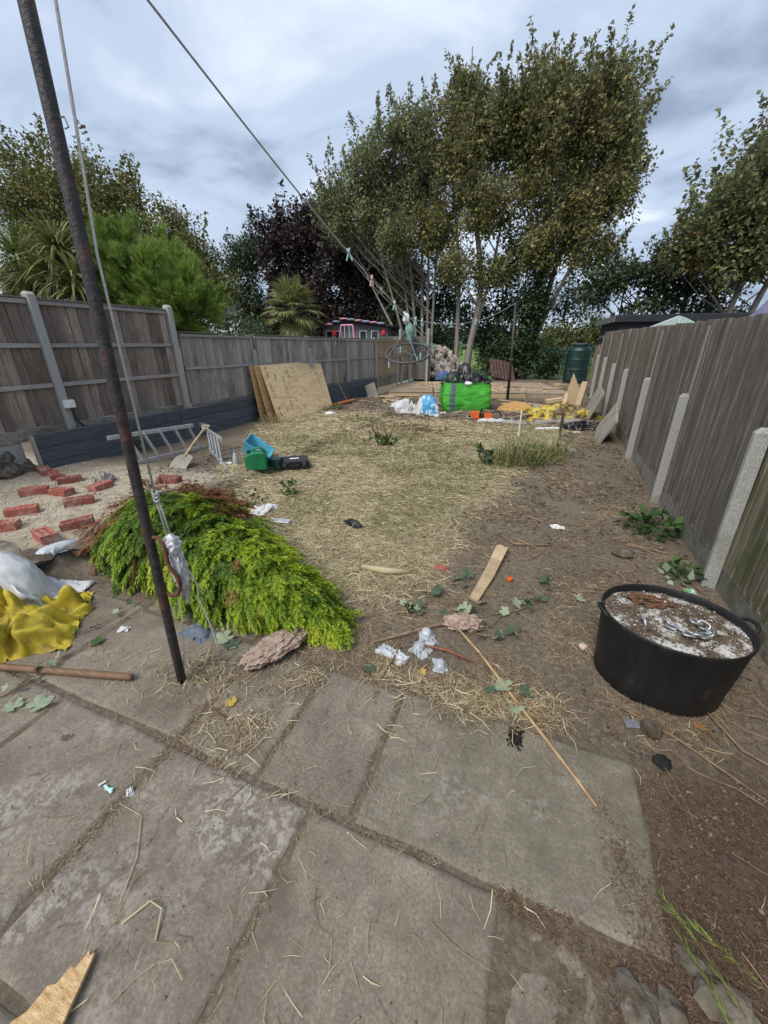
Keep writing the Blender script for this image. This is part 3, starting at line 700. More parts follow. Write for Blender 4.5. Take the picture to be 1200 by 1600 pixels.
blades("loose_straw", x, y, rng.uniform(.02, .10, len(x)), rng.uniform(.0010, .0024, len(x)) * np.clip(y / 3, .8, 2), M['straw'], rise=.1, lift=.01, label="pale straws scattered over the earth path")
x, y = sample(8000, -3, 1.3, .2, 8.5, path_d, 1.5)
blades("dry_stalks", x, y, rng.uniform(.03, .13, len(x)), rng.uniform(.0012, .003, len(x)) * np.clip(y / 3, .8, 2), M['brown_straw'], rise=.1, lift=.01, label="brown stalks scattered over the earth path")
def joint_d(x, y):
    a = np.exp(-((x + .425) / .016) ** 2) * ((y > .78) & (y < 1.42)) * .8
    bq = np.exp(-((x + .865) / .016) ** 2) * ((y > .78) & (y < 1.42)) * .9
    cq = np.exp(-((y - .765) / .018) ** 2) * (x < .35) * (x > -1.4) * .7
    dq = np.exp(-((x + 1.30) / .03) ** 2) * (y < 1.2) * .9
    eq = np.exp(-(((x + 1.27) / .22) ** 2 + ((y - .93) / .09) ** 2)) * .7
    fq = np.exp(-((y - 1.0 - (x + 2.2) * .1) / .05) ** 2) * sm(-2.6, -2.2, x) * sm(-1.4, -1.7, x) * .35
    gq = np.exp(-((x + .59) / .014) ** 2) * (y < .77) * .5
    return np.clip((a + bq + cq + dq + eq + fq + gq) * (.15 + sm(.36, .6, fbm(x * 7, y * 7, 54))), 0, 1)
x, y = sample(2600, -2.7, .5, .05, 1.42, joint_d)
blades("joint_debris", x, y, rng.uniform(.004, .040, len(x)) * rng.uniform(.3, 1, len(x)), rng.uniform(.0010, .0026, len(x)), M['brown_straw'], rise=.1, lift=.004, label="dry stalk crumbs caught in the slab joints")
x, y = sample(150, -2.6, .55, .1, 1.4, lambda x, y: .2 + sm(.4, .6, fbm(x * 3, y * 3, 57)))
blades("loose_straw", x, y, rng.uniform(.02, .12, len(x)), rng.uniform(.0016, .0034, len(x)), M['straw'], rise=.08, lift=.006, label="single straws lying on the paving")
def need_d(x, y):
    a = sm(.30, .55, x + (fbm(x * 5, y * 5, 55) - .5) * .5) * sm(1.5, 1.1, y) * (1 - ((x > -.4) & (x < .60) & (y > .80 + (x > .45) * .25) & (y < 1.41)) * .97)
    bq = np.exp(-(((x - .50) / .05) ** 2 + ((y - .98) / .10) ** 2)) + np.exp(-(((x - .45) / .03) ** 2 + ((y - 1.17) / .05) ** 2)) * .4
    cq = np.exp(-((y - .735 + (x - .2) * .1) / .03) ** 2) * (x > .12) * (x < .5)
    return np.clip(a * (.15 + sm(.40, .56, fbm(x * 4.5, y * 4.5, 56))) + bq + cq, 0, 1)
x, y = sample(24000, .08, 1.35, .35, 1.75, need_d)
blades("conifer_needle_litter", x, y, rng.uniform(.003, .030, len(x)) * rng.uniform(.4, 1, len(x)), rng.uniform(.0007, .0021, len(x)), M['needles_red'], rise=.3, lift=.006, curl=1.0, label="rusty dry conifer litter beside the slabs")
# green grass left in the lawn
def green_d(x, y): return straw_mask(x, y) * sm(.54, .68, fbm(x * .9 + 3, y * .9, 61)) + .9 * np.exp(-(((x + .9) / .55) ** 2 + ((y - 4.6) / 1.1) ** 2)) * sm(.4, .6, fbm(x * 3, y * 3, 62)) * straw_mask(x, y)
x, y = sample(8000, -5, .8, 1.9, 9, green_d, 1.2)
blades("grass", x, y, rng.uniform(.03, .10, len(x)), rng.uniform(.002, .004, len(x)) * np.clip(y / 4, .9, 2), M['grass'], rise=1.4, lift=.01, label="thin green grass growing through the straw")
def tuft_d(x, y): return np.clip(np.exp(-(((x + .15) / .36) ** 2 + ((y - 6.1) / .35) ** 2) ** 2) + .5 * np.exp(-(((x - .2) / .3) ** 2 + ((y - 6.6) / .4) ** 2)), 0, 1)
x, y = sample(900, -1.2, 1, 5.2, 7.4, tuft_d)
o_ = blades("grass_tuft", x, y, rng.uniform(.09, .27, len(x)), rng.uniform(.004, .007, len(x)), M['dry_grass'], rise=2.6, lift=.01, label="tall pale grass tuft beside the path")
x, y = sample(900, -1.2, .6, 5.4, 6.8, tuft_d)
blades("grass_tuft", x, y, rng.uniform(.10, .28, len(x)), rng.uniform(.006, .010, len(x)), M['grass'], rise=2.2, lift=.01, label="green blades in the tall tuft beside the path")
for (tx, ty, tr, nn) in ((-3.2, 6.3, .5, 260), (-1.7, 5.0, .3, 120), (-3.9, 5.6, .5, 200), (-2.6, 7.2, .6, 240), (-5.2, 6.9, .25, 160), (-.2, 7.8, .6, 260)):
    x = rng.normal(tx, tr * .5, nn); y = rng.normal(ty, tr * .5, nn)
    blades("grass_tuft", x, y, rng.uniform(.08, .22, nn), rng.uniform(.005, .008, nn), M['dry_grass'], rise=1.8, lift=.01, label="pale uncut grass in the lawn")

# crumbs of soil, grit and chips: real little stones, one mesh each kind
OCT_V = np.array([[1, 0, 0], [-1, 0, 0], [0, 1, 0], [0, -1, 0], [0, 0, 1], [0, 0, -1]], float)
OCT_F = np.array([[0, 2, 4], [2, 1, 4], [1, 3, 4], [3, 0, 4], [2, 0, 5], [1, 2, 5], [3, 1, 5], [0, 3, 5]])
def crumbs(name, x, y, r, m, label, flat=.6, parent=None, zadd=None):
    n_ = len(x); z = gz(x, y) if zadd is None else zadd
    pat = (x > -3.32) & (x < .61) & (y < 1.415)
    if zadd is None: z = np.where(pat, np.maximum(z, .002), z)
    a = rng.uniform(0, 6.28, n_); ca, sa = np.cos(a), np.sin(a)
    sc = rng.uniform(.6, 1.3, (n_, 6, 1)); V = OCT_V[None] * sc
    V = V + rng.normal(0, .22, V.shape)
    X = V[..., 0] * ca[:, None] - V[..., 1] * sa[:, None]; Y = V[..., 0] * sa[:, None] + V[..., 1] * ca[:, None]
    V = np.stack([X, Y, V[..., 2] * flat], -1) * r[:, None, None] + np.stack([x, y, z + r * flat * .45], -1)[:, None]
    FF = (OCT_F[None] + (np.arange(n_) * 6)[:, None, None]).reshape(-1, 3)
    return tag(link_np(name, V.reshape(-1, 3), FF, m, parent), kind='stuff', label=label)
def soil_d(x, y): return (1 - .85 * straw_mask(x, y)) * ((y > 1.43) | (x > .62)) * (.15 + sm(.4, .6, fbm(x * 2.1, y * 2.1, 71))) * (1 - .8 * (x < -3.3) * (y < 3.3))
x, y = sample(15000, -4.6, 1.36, .4, 8.5, soil_d, 1.8)
crumbs("soil_crumbs", x, y, rng.uniform(.003, .012, len(x)) * rng.uniform(.4, 1.2, len(x)) * np.clip(y / 2.5, .8, 2.2), M['crumb'], "loose crumbs of soil and grit on the bare earth")
x, y = sample(900, -4.4, 1.3, .3, 7, lambda x, y: (1 - .5 * straw_mask(x, y)) * (.2 + sm(.45, .6, fbm(x * 2, y * 2, 72))) * ((y > 1.43) * 1.0 + (y < 1.43) * .5), 1.6)
crumbs("pale_chips", x, y, rng.uniform(.0018, .007, len(x)) * np.clip(y / 2.5, .7, 2), M['chips'], "small pale chips of stone and plastic on the ground", .4)
x, y = sample(2600, -6.4, -3.45, 1.55, 3.3, lambda x, y: .3 + .7 * fbm(x * 3, y * 3, 73))
crumbs("sand_grit", x, y, rng.uniform(.004, .014, len(x)), M['chips'], "sharp sand and grit under the bricks", .5)
x, y = sample(2600, -5.2, 1.3, 8.8, 13.2, lambda x, y: .15 + sm(.4, .6, fbm(x * 1.3, y * 1.3, 74)))
crumbs("building_debris", x, y, rng.uniform(.015, .06, len(x)), M['rubble'], "broken stone and timber bits strewn before the platform", .5)

x, y = sample(4200, -5.3, 1.3, 8.6, 13.0, lambda x, y: .2 + sm(.38, .58, fbm(x * 1.6, y * 1.6, 76)))
blades("bark_litter", x, y, rng.uniform(.04, .20, len(x)), rng.uniform(.008, .022, len(x)), M['brown_straw'], rise=.25, lift=.03, label="brown bark and splinters strewn before the platform")
x, y = sample(1500, -2.5, .5, .15, 1.42, lambda x, y: .12 + joint_d(x, y) + np.exp(-(((x + 1.2) / .5) ** 2 + ((y - 1.1) / .3) ** 2)) * .6)
crumbs("wood_chips", x, y, rng.uniform(.0012, .0042, len(x)), M['chips_brown'], "tiny wood chips scattered over the paving", .45)

# twigs
def twigs(name, n_, f, box, m, lab, L=(.08, .4), r=(.0015, .004)):
    b_ = MB()
    x, y = sample(n_, *box, f, 1.4)
    for i in range(n_):
        a = random.uniform(0, 6.28); LL = random.uniform(*L); k = random.uniform(-.5, .5); rr = random.uniform(*r) * max(.8, y[i] / 2.6)
        z0 = max(g(x[i], y[i]), .0) + rr + random.uniform(0, .012)
        pts = []
        px, py = x[i], y[i]
        for j in range(4):
            pts.append((px, py, z0 + random.uniform(0, .012))); px += math.cos(a) * LL / 3; py += math.sin(a) * LL / 3; a += k + random.uniform(-.3, .3)
        b_.tube(pts, [rr, rr, rr * .8, rr * .4], 4, False)
    return tag(b_.build(name, m, origin=(0, 0, 0)), kind='stuff', label=lab)
twigs("twigs", 120, lambda x, y: ((y > 1.43) | (x > .62)) * (.3 + (x > .5) * .7), (-1.0, 1.35, .5, 4), M['twig'], "thin brown twigs lying on the dark earth")
twigs("twigs", 26, lambda x, y: (y < 1.3) * 1.0, (-1.9, .1, .5, 1.3), M['twig'], "thin brown twigs lying on the paving", (.05, .22), (.001, .002))

# ------------------------------------------------------------------ fences
def board_mesh(name, w, h, t0=.004, t1=.028, lean=.006):
    """feather-edge board: wedge section; thick edge at +y, face to +x, base at z 0, four levels so it can bow"""
    V = []; Fc = []
    lv = 3
    for k in range(lv):
        z = h * k / (lv - 1); bow = .004 * math.sin(math.pi * k / (lv - 1))
        V += [(bow, 0, z), (t0 + bow, 0, z), (t1 + lean + bow, w, z), (lean + bow, w, z)]
    for k in range(lv - 1):
        a = k * 4
        for j in range(4):
            Fc.append((a + j, a + (j + 1) % 4, a + 4 + (j + 1) % 4, a + 4 + j))
    Fc.append((3, 2, 1, 0)); t = (lv - 1) * 4; Fc.append((t, t + 1, t + 2, t + 3))
    me = bpy.data.meshes.new(name); me.from_pydata(V, [], Fc); me.update()
    bm = bmesh.new(); bm.from_mesh(me); bmesh.ops.recalc_face_normals(bm, faces=bm.faces); bm.to_mesh(me); bm.free()
    return me

def boards_run(root, p0, p1, pitch, me, m, flip=False, zj=.006, dz=None, skip=()):
    """boards side by side from p0 to p1 (x, y, z of the foot); face on +x, or on -x when flip"""
    p0, p1 = Vector(p0), Vector(p1); d = p1 - p0; L = math.hypot(d.x, d.y); n_ = max(1, int(round(L / pitch)))
    yaw = math.atan2(d.y, d.x) - math.pi / 2
    for i in range(n_):
        if i in skip: continue
        q = p0 + d * (i / n_)
        if flip: q = p0 + d * ((i + 1) / n_)
        o_ = shared("board", me, m, root, (q.x + random.uniform(-.002, .002), q.y, q.z + random.uniform(-zj, zj)),
                    rot=(random.gauss(0, .003), random.gauss(0, .004), yaw + (math.pi if flip else 0) + random.gauss(0, .022)))

def post_mesh(h, w=.10, d=.11, top=.03):
    b_ = MB(); c_ = .014
    oct_ = [(-d/2, -w/2), (d/2 - c_, -w/2), (d/2, -w/2 + c_), (d/2, w/2 - c_), (d/2 - c_, w/2), (-d/2, w/2)]
    n_ = len(oct_)
    vs = [(x, y, -.1) for x, y in oct_] + [(x, y, h - top) for x, y in oct_] + [(x * .55 - .01, y * .7, h) for x, y in oct_]
    b_.add(vs, [tuple(reversed(range(n_)))] + [(k * n_ + i, k * n_ + (i + 1) % n_, (k + 1) * n_ + (i + 1) % n_, (k + 1) * n_ + i) for k in range(2) for i in range(n_)] + [tuple(range(2 * n_, 3 * n_))])
    me = bpy.data.meshes.new("post"); me.from_pydata([tuple(v) for v in b_.v], [], b_.f); me.update(); me.materials.append(M['conc'])
    return me

# tall fence, left, nearest
tall = thing("wooden_fence", "tall brown-grey boarded fence with three rails and concrete posts, left of the rusty pole", "fence", (-5.92, 1.45, .66))
tb = board_mesh("fence_board", .101, 1.44, .010, .024, .003)
tb.materials.append(M['wood_old'])
boards_run(tall, (-5.94, -.45, .665), (-5.925, 1.42, .665), .112, tb, None)
boards_run(tall, (-5.925, 1.50, .665), (-5.915, 3.36, .665), .112, tb, None)
boards_run(tall, (-5.915, 3.46, .665), (-5.88, 5.30, .665), .112, tb, None)
for za in (2.085, 1.60, 1.13):
    for y0, y1, xa, xb in ((-.45, 1.40, -5.94, -5.925), (1.515, 3.352, -5.925, -5.915), (3.463, 5.30, -5.915, -5.88)):
        MB().bar((xa + .040, y0, za + .025), (xb + .040, y1, za + .025), .036, .05).build("rail", M['wood_rail'], tall, bevel=.004)
for y0, y1, xa, xb in ((-.45, 1.40, -5.94, -5.925), (1.515, 3.352, -5.925, -5.915), (3.463, 5.30, -5.915, -5.88)):
    MB().bar((xa + .012, y0, 2.145), (xb + .012, y1, 2.145), .11, .022).build("capping", M['wood_grey'], tall, bevel=.004)
    MB().bar((xa - .010, y0, 1.38), (xb - .010, y1, 1.38), .012, 1.42).build('gap_shade_sheet', M['gap_shade'], tall)  # dark sheet added behind the boards so the gaps read as shade
    MB().bar((xa + .01, y0, .59), (xb + .01, y1, .59), .05, .135).build("gravel_board", M['gravel'], tall, bevel=.004)
pm = post_mesh(2.30)
for px, py in ((-5.89, 1.46), (-5.875, 3.405), (-5.835, 5.355)):
    shared("post", pm, None, tall, (px, py, -.08), rz=random.gauss(0, .01))
sp = MB()                                                    # felt spikes along the top
for i in range(120):
    yy = 1.55 + i * .031
    sp.add([(-5.92, yy, 2.154), (-5.90, yy + .012, 2.154), (-5.91, yy + .004, 2.185)], [(0, 1, 2)])
tag(sp.build("spike_strip", M['shed_black'], tall), kind='stuff')
# junction box and black cable on the post
jb = thing("junction_box", "white plastic junction box with black cable on the nearest left concrete post", "junction box", (-5.80, 3.41, .86))
MB().box((-5.79, 3.425, .915), (.06, .13, .10)).build("box", M['white_pl'], jb, bevel=.008, seg=2)
MB().tube([(-5.79, 3.44, .865), (-5.785, 3.445, .78), (-5.77, 3.46, .68), (-5.76, 3.50, .615), (-5.75, 3.54, .60)], .016, 8).build("cable", M['dark_plastic'], jb)

# low fence, left, running to the back
low = thing("wooden_fence", "long lower silver-grey boarded fence on the left running to the back", "fence", (-5.8, 5.4, .66))
lb = board_mesh("fence_board", .089, 1.15, .010, .024, .003)
lb.materials.append(M['wood_silver'])
nb = board_mesh("fence_board", .089, 1.15, .010, .024, .003); nb.materials.append(M['wood_new'])
LP = [(-5.84, 5.41), (-5.79, 7.26), (-5.61, 9.19), (-5.49, 11.12), (-5.37, 13.05), (-5.29, 14.98), (-5.31, 16.85)]
ztops = [1.83, 1.83, 1.82, 1.81, 1.80, 1.80, 1.79]
for k in range(6):
    (xa, ya), (xb, yb) = LP[k], LP[k + 1]
    new = k >= 4
    boards_run(low, (xa, ya + .06, .655 - .012 * k), (xb, yb - .05, .655 - .012 * (k + 1)), .10, nb if new else lb, None)
    MB().bar((xa - .010, ya + .06, 1.22 - .012 * k), (xb - .010, yb - .05, 1.22 - .012 * (k + 1)), .012, 1.13).build('gap_shade_sheet', M['gap_shade'], low)  # added dark sheet, stands in for shade between the low fence boards
    for za in (1.245, 1.775):
        MB().bar((xa + .038, ya + .06, za - .010 * k), (xb + .038, yb - .055, za - .010 * (k + 1)), .034, .045).build("rail", M['wood_new'] if new else M['wood_rail'], low, bevel=.004)
    MB().bar((xa + .012, ya + .06, 1.824 - .012 * k), (xb + .012, yb - .055, 1.824 - .012 * (k + 1)), .10, .02).build("capping", M['wood_grey'], low, bevel=.004)
    MB().bar((xa + .012, ya + .06, .62 - .012 * k) if not new else (xa + .03, ya + .06, .42), (xb + .012, yb - .055, .62 - .012 * (k + 1)) if not new else (xb + .03, yb - .055, .42), .045, .06 if not new else .36).build("gravel_board", M['gravel'], low, bevel=.004)
pm2 = post_mesh(1.58)
for px, py in LP[1:6]:
    shared("post", pm2, None, low, (px + .035, py, -.05), rz=random.gauss(0, .02))
    MB().box((px - .02, py, 1.66), (.07, .075, .32)).build("post_extension", M['wood_rail'], low, bevel=.004)

# return fence at the back left
ret = thing("wooden_fence", "short dark fence between two pale posts at the back left corner", "fence", (-6.0, 18.4, 0))
rb = board_mesh("fence_board", .14, 1.85); rb.materials.append(M['wood_grey'])
boards_run(ret, (-4.85, 18.45, .1), (-7.0, 18.6, .1), .125, rb, None)
pm3 = post_mesh(2.25); 
for px in (-6.30, -4.98): shared("post", pm3, None, ret, (px, 18.38, 0), rz=-1.5)

# painted sleeper wall
slw = thing("sleeper_wall", "low wall of stacked dark blue-grey painted boards under the left fence", "retaining wall", (-5.7, 2.86, .1))
SP = [(-5.735, 2.87), (-5.72, 5.06), (-5.70, 7.2), (-5.53, 9.12), (-5.41, 11.05), (-5.29, 13.0)]
for k in range(5):
    (xa, ya), (xb, yb) = SP[k], SP[k + 1]
    for j in range(3):
        sh = (.0, .35, -.2)[j] if k not in (0,) else 0
        za = .09 + .175 * j - .008 * k
        jx = random.uniform(-.003, .003)
        MB().bar((xa + jx, ya + .003, za + .085), (xb + jx, yb - .003, za + .085 - .008), .05, .170).build("sleeper", M['sleeper'], slw, bevel=.005)
MB().box((-5.735, 2.85, .33), (.07, .028, .54)).build("end_board", M['wood_rail'], slw, bevel=.004)

# broken concrete at the left end of the wall
lump = thing("concrete_footing", "cracked grey concrete lump with a rotten hole at the left end of the painted wall", "rubble", (-6.0, 2.4, .1))
b_ = MB()
for i in range(26):
    b_.rock((random.uniform(-6.05, -5.75), 2.15 + random.random() * .62, .10 + random.random() * .28), random.uniform(.07, .16), i, 1, .35)
b_.build("rubble_chunk", M['rock'], lump)
MB().box((-6.0, 2.2, .30), (.22, 1.22, .46)).build("footing", M['conc'], lump, bevel=.02)
MB().tube([(-5.82, 2.1, .44), (-5.78, 2.35, .42), (-5.72, 2.55, .36), (-5.70, 2.75, .22), (-5.66, 2.8, .12)], .012, 6).build("root", M['bark_dark'], lump)

# right fence
rf = thing("wooden_fence", "long weathered grey boarded fence down the right side with leaning concrete spurs", "fence", (1.44, 1.2, 0))
ry = [-2.5, -.62, 1.25, 3.14, 4.93, 6.80, 8.65, 10.4, 12.2, 14.0, 16.2]
def rfx(y): return 1.44 + .012 * max(0, y - 3)
rbm = board_mesh("fence_board", .074, 1.66, .034, .040, .0); rbm.materials.append(M['wood_grey'])
rbm2 = board_mesh("fence_board", .074, 1.66, .034, .040, .0); rbm2.materials.append(M['wood_mossy'])
rbo = board_mesh("fence_board", .12, 1.45, .004, .018, .004); rbo.materials.append(M['wood_old'])
for k in range(10):
    ya, yb = ry[k], ry[k + 1]; z0 = .17 + .011 * (ya - 3); z1 = .17 + .011 * (yb - 3)
    if k == 9: boards_run(rf, (rfx(ya), ya, .22), (rfx(yb), yb, .1), .11, rbo, None, True, .05)
    else: boards_run(rf, (rfx(ya), ya + .002, z0), (rfx(yb), yb - .002, z1), .100, rbm2 if k <= 2 else rbm, None, True, .010)
    MB().bar((rfx(ya) - .012, ya + .054, z0 - .10), (rfx(yb) - .012, yb - .054, z1 - .10), .045, .23).build("gravel_board", M['gravel'], rf, bevel=.006)
    if k < 9: MB().bar((rfx(ya) + .010, ya + .01, (z0 + z1) / 2 + .82), (rfx(yb) + .010, yb - .01, (z0 + z1) / 2 + .82), .014, 1.62).build('gap_shade_sheet', M['gap_shade'], rf)  # added dark sheet, darkens the slits between the right fence boards
    for za in (.55, 1.2, 1.7):
        MB().bar((rfx(ya) + .045, ya, z0 + za - .17), (rfx(yb) + .035, yb, z1 + za - .17), .05, .07).build("rail", M['wood_grey'], rf)
pm4 = post_mesh(1.17, .064, .078); 
for i, yy in enumerate(ry[1:10]):
    z0 = .011 * (yy - 3)
    shared("spur_post", pm4, None, rf, (rfx(yy) - .072, yy, z0 - .01 + (.06 if i > 6 else 0)), rot=(0, random.gauss(.008, .006), math.pi + random.gauss(0, .03)))
    MB().box((rfx(yy) - .030, yy + .03, 1.47 + z0 * .6), (.028, .052, .64)).build("post_strip", M['wood_rail'], rf, bevel=.004)

# ------------------------------------------------------------------ trees
def unit(a): return a / np.maximum(np.linalg.norm(a, axis=-1, keepdims=True), 1e-9)

def leaf_geo(P, L, outward, droop=.35, width=.62, fold=.12):
    n_ = len(P)
    L = (.5 + .95 * rng.uniform(0, 1, n_) ** 1.4) * L
    d = unit(outward * .6 + rng.normal(0, .75, (n_, 3)) + np.array([0, 0, -droop]))
    up = unit(rng.normal(0, .55, (n_, 3)) + np.array([0, 0, 1.0]) + outward * .35)
    s = unit(np.cross(d, up)); nn = np.cross(s, d)
    w = (L * width / 2)[:, None]; Lc = L[:, None]
    a = P; c = P + d * Lc; mid = P + d * Lc * .42
    b_ = mid + s * w + nn * Lc * fold; e_ = mid - s * w + nn * Lc * fold
    V = np.stack([a, b_, c, e_], 1).reshape(-1, 3)
    Fq = (np.arange(n_) * 4)[:, None] + np.array([[0, 1, 2, 3]])
    return V, Fq

def crown_points(blobs, per, sig, seed, shoots=.25, vert=1.25):
    pts = []; outs = []; cl = []
    off = Vector((seed * 3.7, seed * 1.9, seed * .7))
    for (c, r, ncl) in blobs:
        c = np.array(c, float); r = np.array(r, float)
        dirs = unit(rng.normal(0, 1, (ncl, 3)))
        rad = rng.uniform(0, 1, ncl) ** (1 / 2.4)
        for dv, rr in zip(dirs, rad):
            k = .86 + .42 * mnoise.noise(Vector(dv) * 1.9 + off + Vector(c) * .3)
            p = c + dv * r * rr * k
            cl.append(p)
            m_ = max(4, int(per * rng.uniform(.5, 1.5)))
            q = unit(rng.normal(0, 1, (m_, 3))) * (rng.uniform(0, 1, (m_, 1)) ** .45) * sig * 1.55 * np.array([1, 1, vert * .85]) + p
            pts.append(q); outs.append(np.repeat((dv * .7 + np.array([0, 0, .3]))[None], m_, 0))
            if rr > .80 and dv[2] > -.15 and rng.uniform() < shoots:
                ln = rng.uniform(.4, 1.25) * sig * 3.6
                dd = unit(np.array([dv[0] * .6, dv[1] * .6, 1.0]) + rng.normal(0, .18, 3))
                k2 = int(per * .8); t = rng.uniform(0, 1, k2)
                q = p + dd * (t * ln)[:, None] + rng.normal(0, sig * .25, (k2, 3)) * (1.15 - t)[:, None]
                pts.append(q); outs.append(np.repeat(dd[None], k2, 0))
    return np.concatenate(pts), np.concatenate(outs), np.array(cl)

def tree(name, label, base, trunks, blobs, m, L=.15, per=30, sig=.32, seed=1, limbs=60, bark='bark', group=None, cat="tree", shoots=.25, width=.62, extra=None, limb_r=.03, droop=.35):
    t = thing(name, label, cat, base, group)
    for (pts, r0, r1) in trunks:
        k = len(pts)
        # smooth the given way points
        P = [Vector(p) for p in pts]; Q = []
        for i in range(k - 1):
            p0, p1, p2, p3 = P[max(i - 1, 0)], P[i], P[i + 1], P[min(i + 2, k - 1)]
            for j in range(5):
                u = j / 5
                Q.append(.5 * ((2 * p1) + (p2 - p0) * u + (2 * p0 - 5 * p1 + 4 * p2 - p3) * u * u + (3 * p1 - p0 - 3 * p2 + p3) * u ** 3))
        Q.append(P[-1])
        rs = [r0 + (r1 - r0) * i / (len(Q) - 1) for i in range(len(Q))]
        rs[0] *= 1.3
        MB().tube(Q, rs, 8, False).build("trunk", M[bark], t, smooth=True)
    pts, outs, cl = crown_points(blobs, per, sig, seed, shoots)
    V, Fq = leaf_geo(pts, L, outs, width=width, droop=droop)
    link_np("crown", V, Fq, m, t)
    if limbs:
        b_ = MB(); rr = random.Random(seed)
        for p in cl[rng.permutation(len(cl))[:limbs]]:
            tr = rr.choice(trunks)[0]
            p = Vector(p)
            # leave the stem below the cluster
            best = None
            for i in range(len(tr) - 1):
                for u in (0, .33, .66, 1):
                    q = Vector(tr[i]).lerp(Vector(tr[i + 1]), u)
                    hd = math.hypot(q.x - p.x, q.y - p.y); want = p.z - .9 * hd
                    s_ = abs(q.z - want) + .3 * hd
                    if best is None or s_ < best[0]: best = (s_, q)
            q = best[1]; mid = q.lerp(p, .5) + Vector((rr.uniform(-.2, .2), rr.uniform(-.2, .2), rr.uniform(-.35, .1)))
            b_.tube([q, mid, p], [limb_r, limb_r * .6, limb_r * .2], 4, False)
        o_ = b_.build("limbs", M[bark], t); o_['kind'] = 'stuff'
    return t

# --- the stand of maples at the end of the garden
st1 = []
for bx, tx, ty, tz in ((-7.2, -10.9, 22.3, 7.2), (-7.0, -9.6, 21.5, 8.6), (-6.7, -8.6, 22.5, 9.8), (-6.5, -7.7, 21.6, 10.6), (-6.2, -7.0, 22.6, 11.6), (-6.0, -6.2, 21.8, 10.8), (-5.8, -5.7, 22.3, 9.5)):
    st1.append(([(bx, 22, 0), (bx + (tx - bx) * .12, 22, 1.8), (bx + (tx - bx) * .48, 22 + (ty - 22) * .5, tz * .56), (tx, ty, tz)], .12, .02))
tree("maple_tree", "many-stemmed maple with pale upright stems behind the rubble heap", (-6.4, 22, 0), st1,
     [((-10.6, 22, 7.7), (1.7, 2, 1.6), 95), ((-8.9, 22, 9.2), (1.9, 2.2, 2.0), 120), ((-7.0, 22, 10.3), (1.3, 1.8, 1.6), 80), ((-8.5, 21.6, 7.5), (2.0, 1.9, 1.2), 70),
      ((-6.8, 22.4, 8.6), (1.5, 2, 1.9), 90), ((-7.3, 20.6, 6.2), (1.0, 1.0, .8), 34), ((-9.6, 22.5, 6.3), (1.1, 1.2, .6), 12), ((-6.0, 22.5, 6.8), (1.0, 1.4, 1.2), 36), ((-7.6, 23, 4.6), (1.8, 1.0, 1.2), 30)],
     M['maple'], L=.142, per=86, sig=.34, seed=3, limbs=110, shoots=.75)
tree("maple_tree", "tall thin maple in the middle of the stand with twin pale trunks", (-3.6, 21.5, 0),
     [([(-3.75, 21.5, 0), (-3.62, 21.5, 1.6), (-3.35, 21.5, 4.2), (-4.0, 21.6, 7.5), (-4.4, 21.7, 10), (-4.6, 22, 12.8)], .20, .02),
      ([(-4.3, 21.6, 0), (-4.35, 21.6, 2.2), (-4.5, 21.7, 5.0), (-5.1, 22, 8.5), (-5.4, 22, 11.5)], .14, .02),
      ([(-3.5, 21.5, 2.0), (-2.8, 21.6, 5.5), (-2.6, 21.8, 9.5), (-2.7, 22, 12)], .08, .015)],
     [((-5.0, 22, 10.5), (1.1, 1.5, 1.5), 66), ((-4.6, 21.8, 9.0), (1.7, 1.9, 2.0), 120), ((-3.2, 21.7, 9.9), (1.3, 1.6, 1.6), 80), ((-5.4, 21.4, 6.4), (1.3, 1.3, 1.2), 42), ((-3.2, 21.3, 7.2), (1.5, 1.5, 1.6), 66),
      ((-4.4, 21.0, 5.0), (1.1, .9, .8), 24), ((-2.9, 21.3, 4.6), (.9, .9, 1.0), 22), ((-4.8, 22, 11.4), (.55, .7, .7), 14)],
     M['maple_olive'], L=.146, per=86, sig=.33, seed=5, limbs=90, shoots=.75)
tree("maple_tree", "broad tall maple on the right of the stand with a yellowing crown", (-.6, 22, 0),
     [([(-1.0, 22, 0), (-.95, 22, 2.5), (-.7, 22, 5.5), (-1.0, 22, 9), (-1.4, 22, 12.6)], .24, .02),
      ([(-.7, 22, 1.0), (-.2, 22, 4.5), (.5, 22.3, 8), (.9, 22.4, 11)], .16, .02),
      ([(-.6, 22, 2.0), (.6, 21.6, 5), (1.7, 21.6, 7.6)], .11, .02)],
     [((-1.5, 22, 10.4), (1.2, 1.8, 1.5), 76), ((-.2, 22, 9.8), (1.5, 2, 1.7), 104), ((1.0, 22, 9.6), (1.4, 1.8, 2.0), 105), ((1.7, 22, 7.8), (1.05, 1.7, 1.6), 75), ((-.9, 21.8, 8.2), (1.7, 1.9, 1.8), 110),
      ((.6, 21.6, 6.9), (1.6, 1.7, 1.6), 90), ((1.1, 21.8, 5.3), (1.1, 1.4, 1.0), 44), ((-.7, 21.6, 5.6), (1.5, 1.4, 1.3), 60), ((-1.9, 22, 9.8), (1.1, 1.5, 1.6), 60)],
     M['maple_olive'], L=.146, per=86, sig=.33, seed=8, limbs=90, shoots=.75)
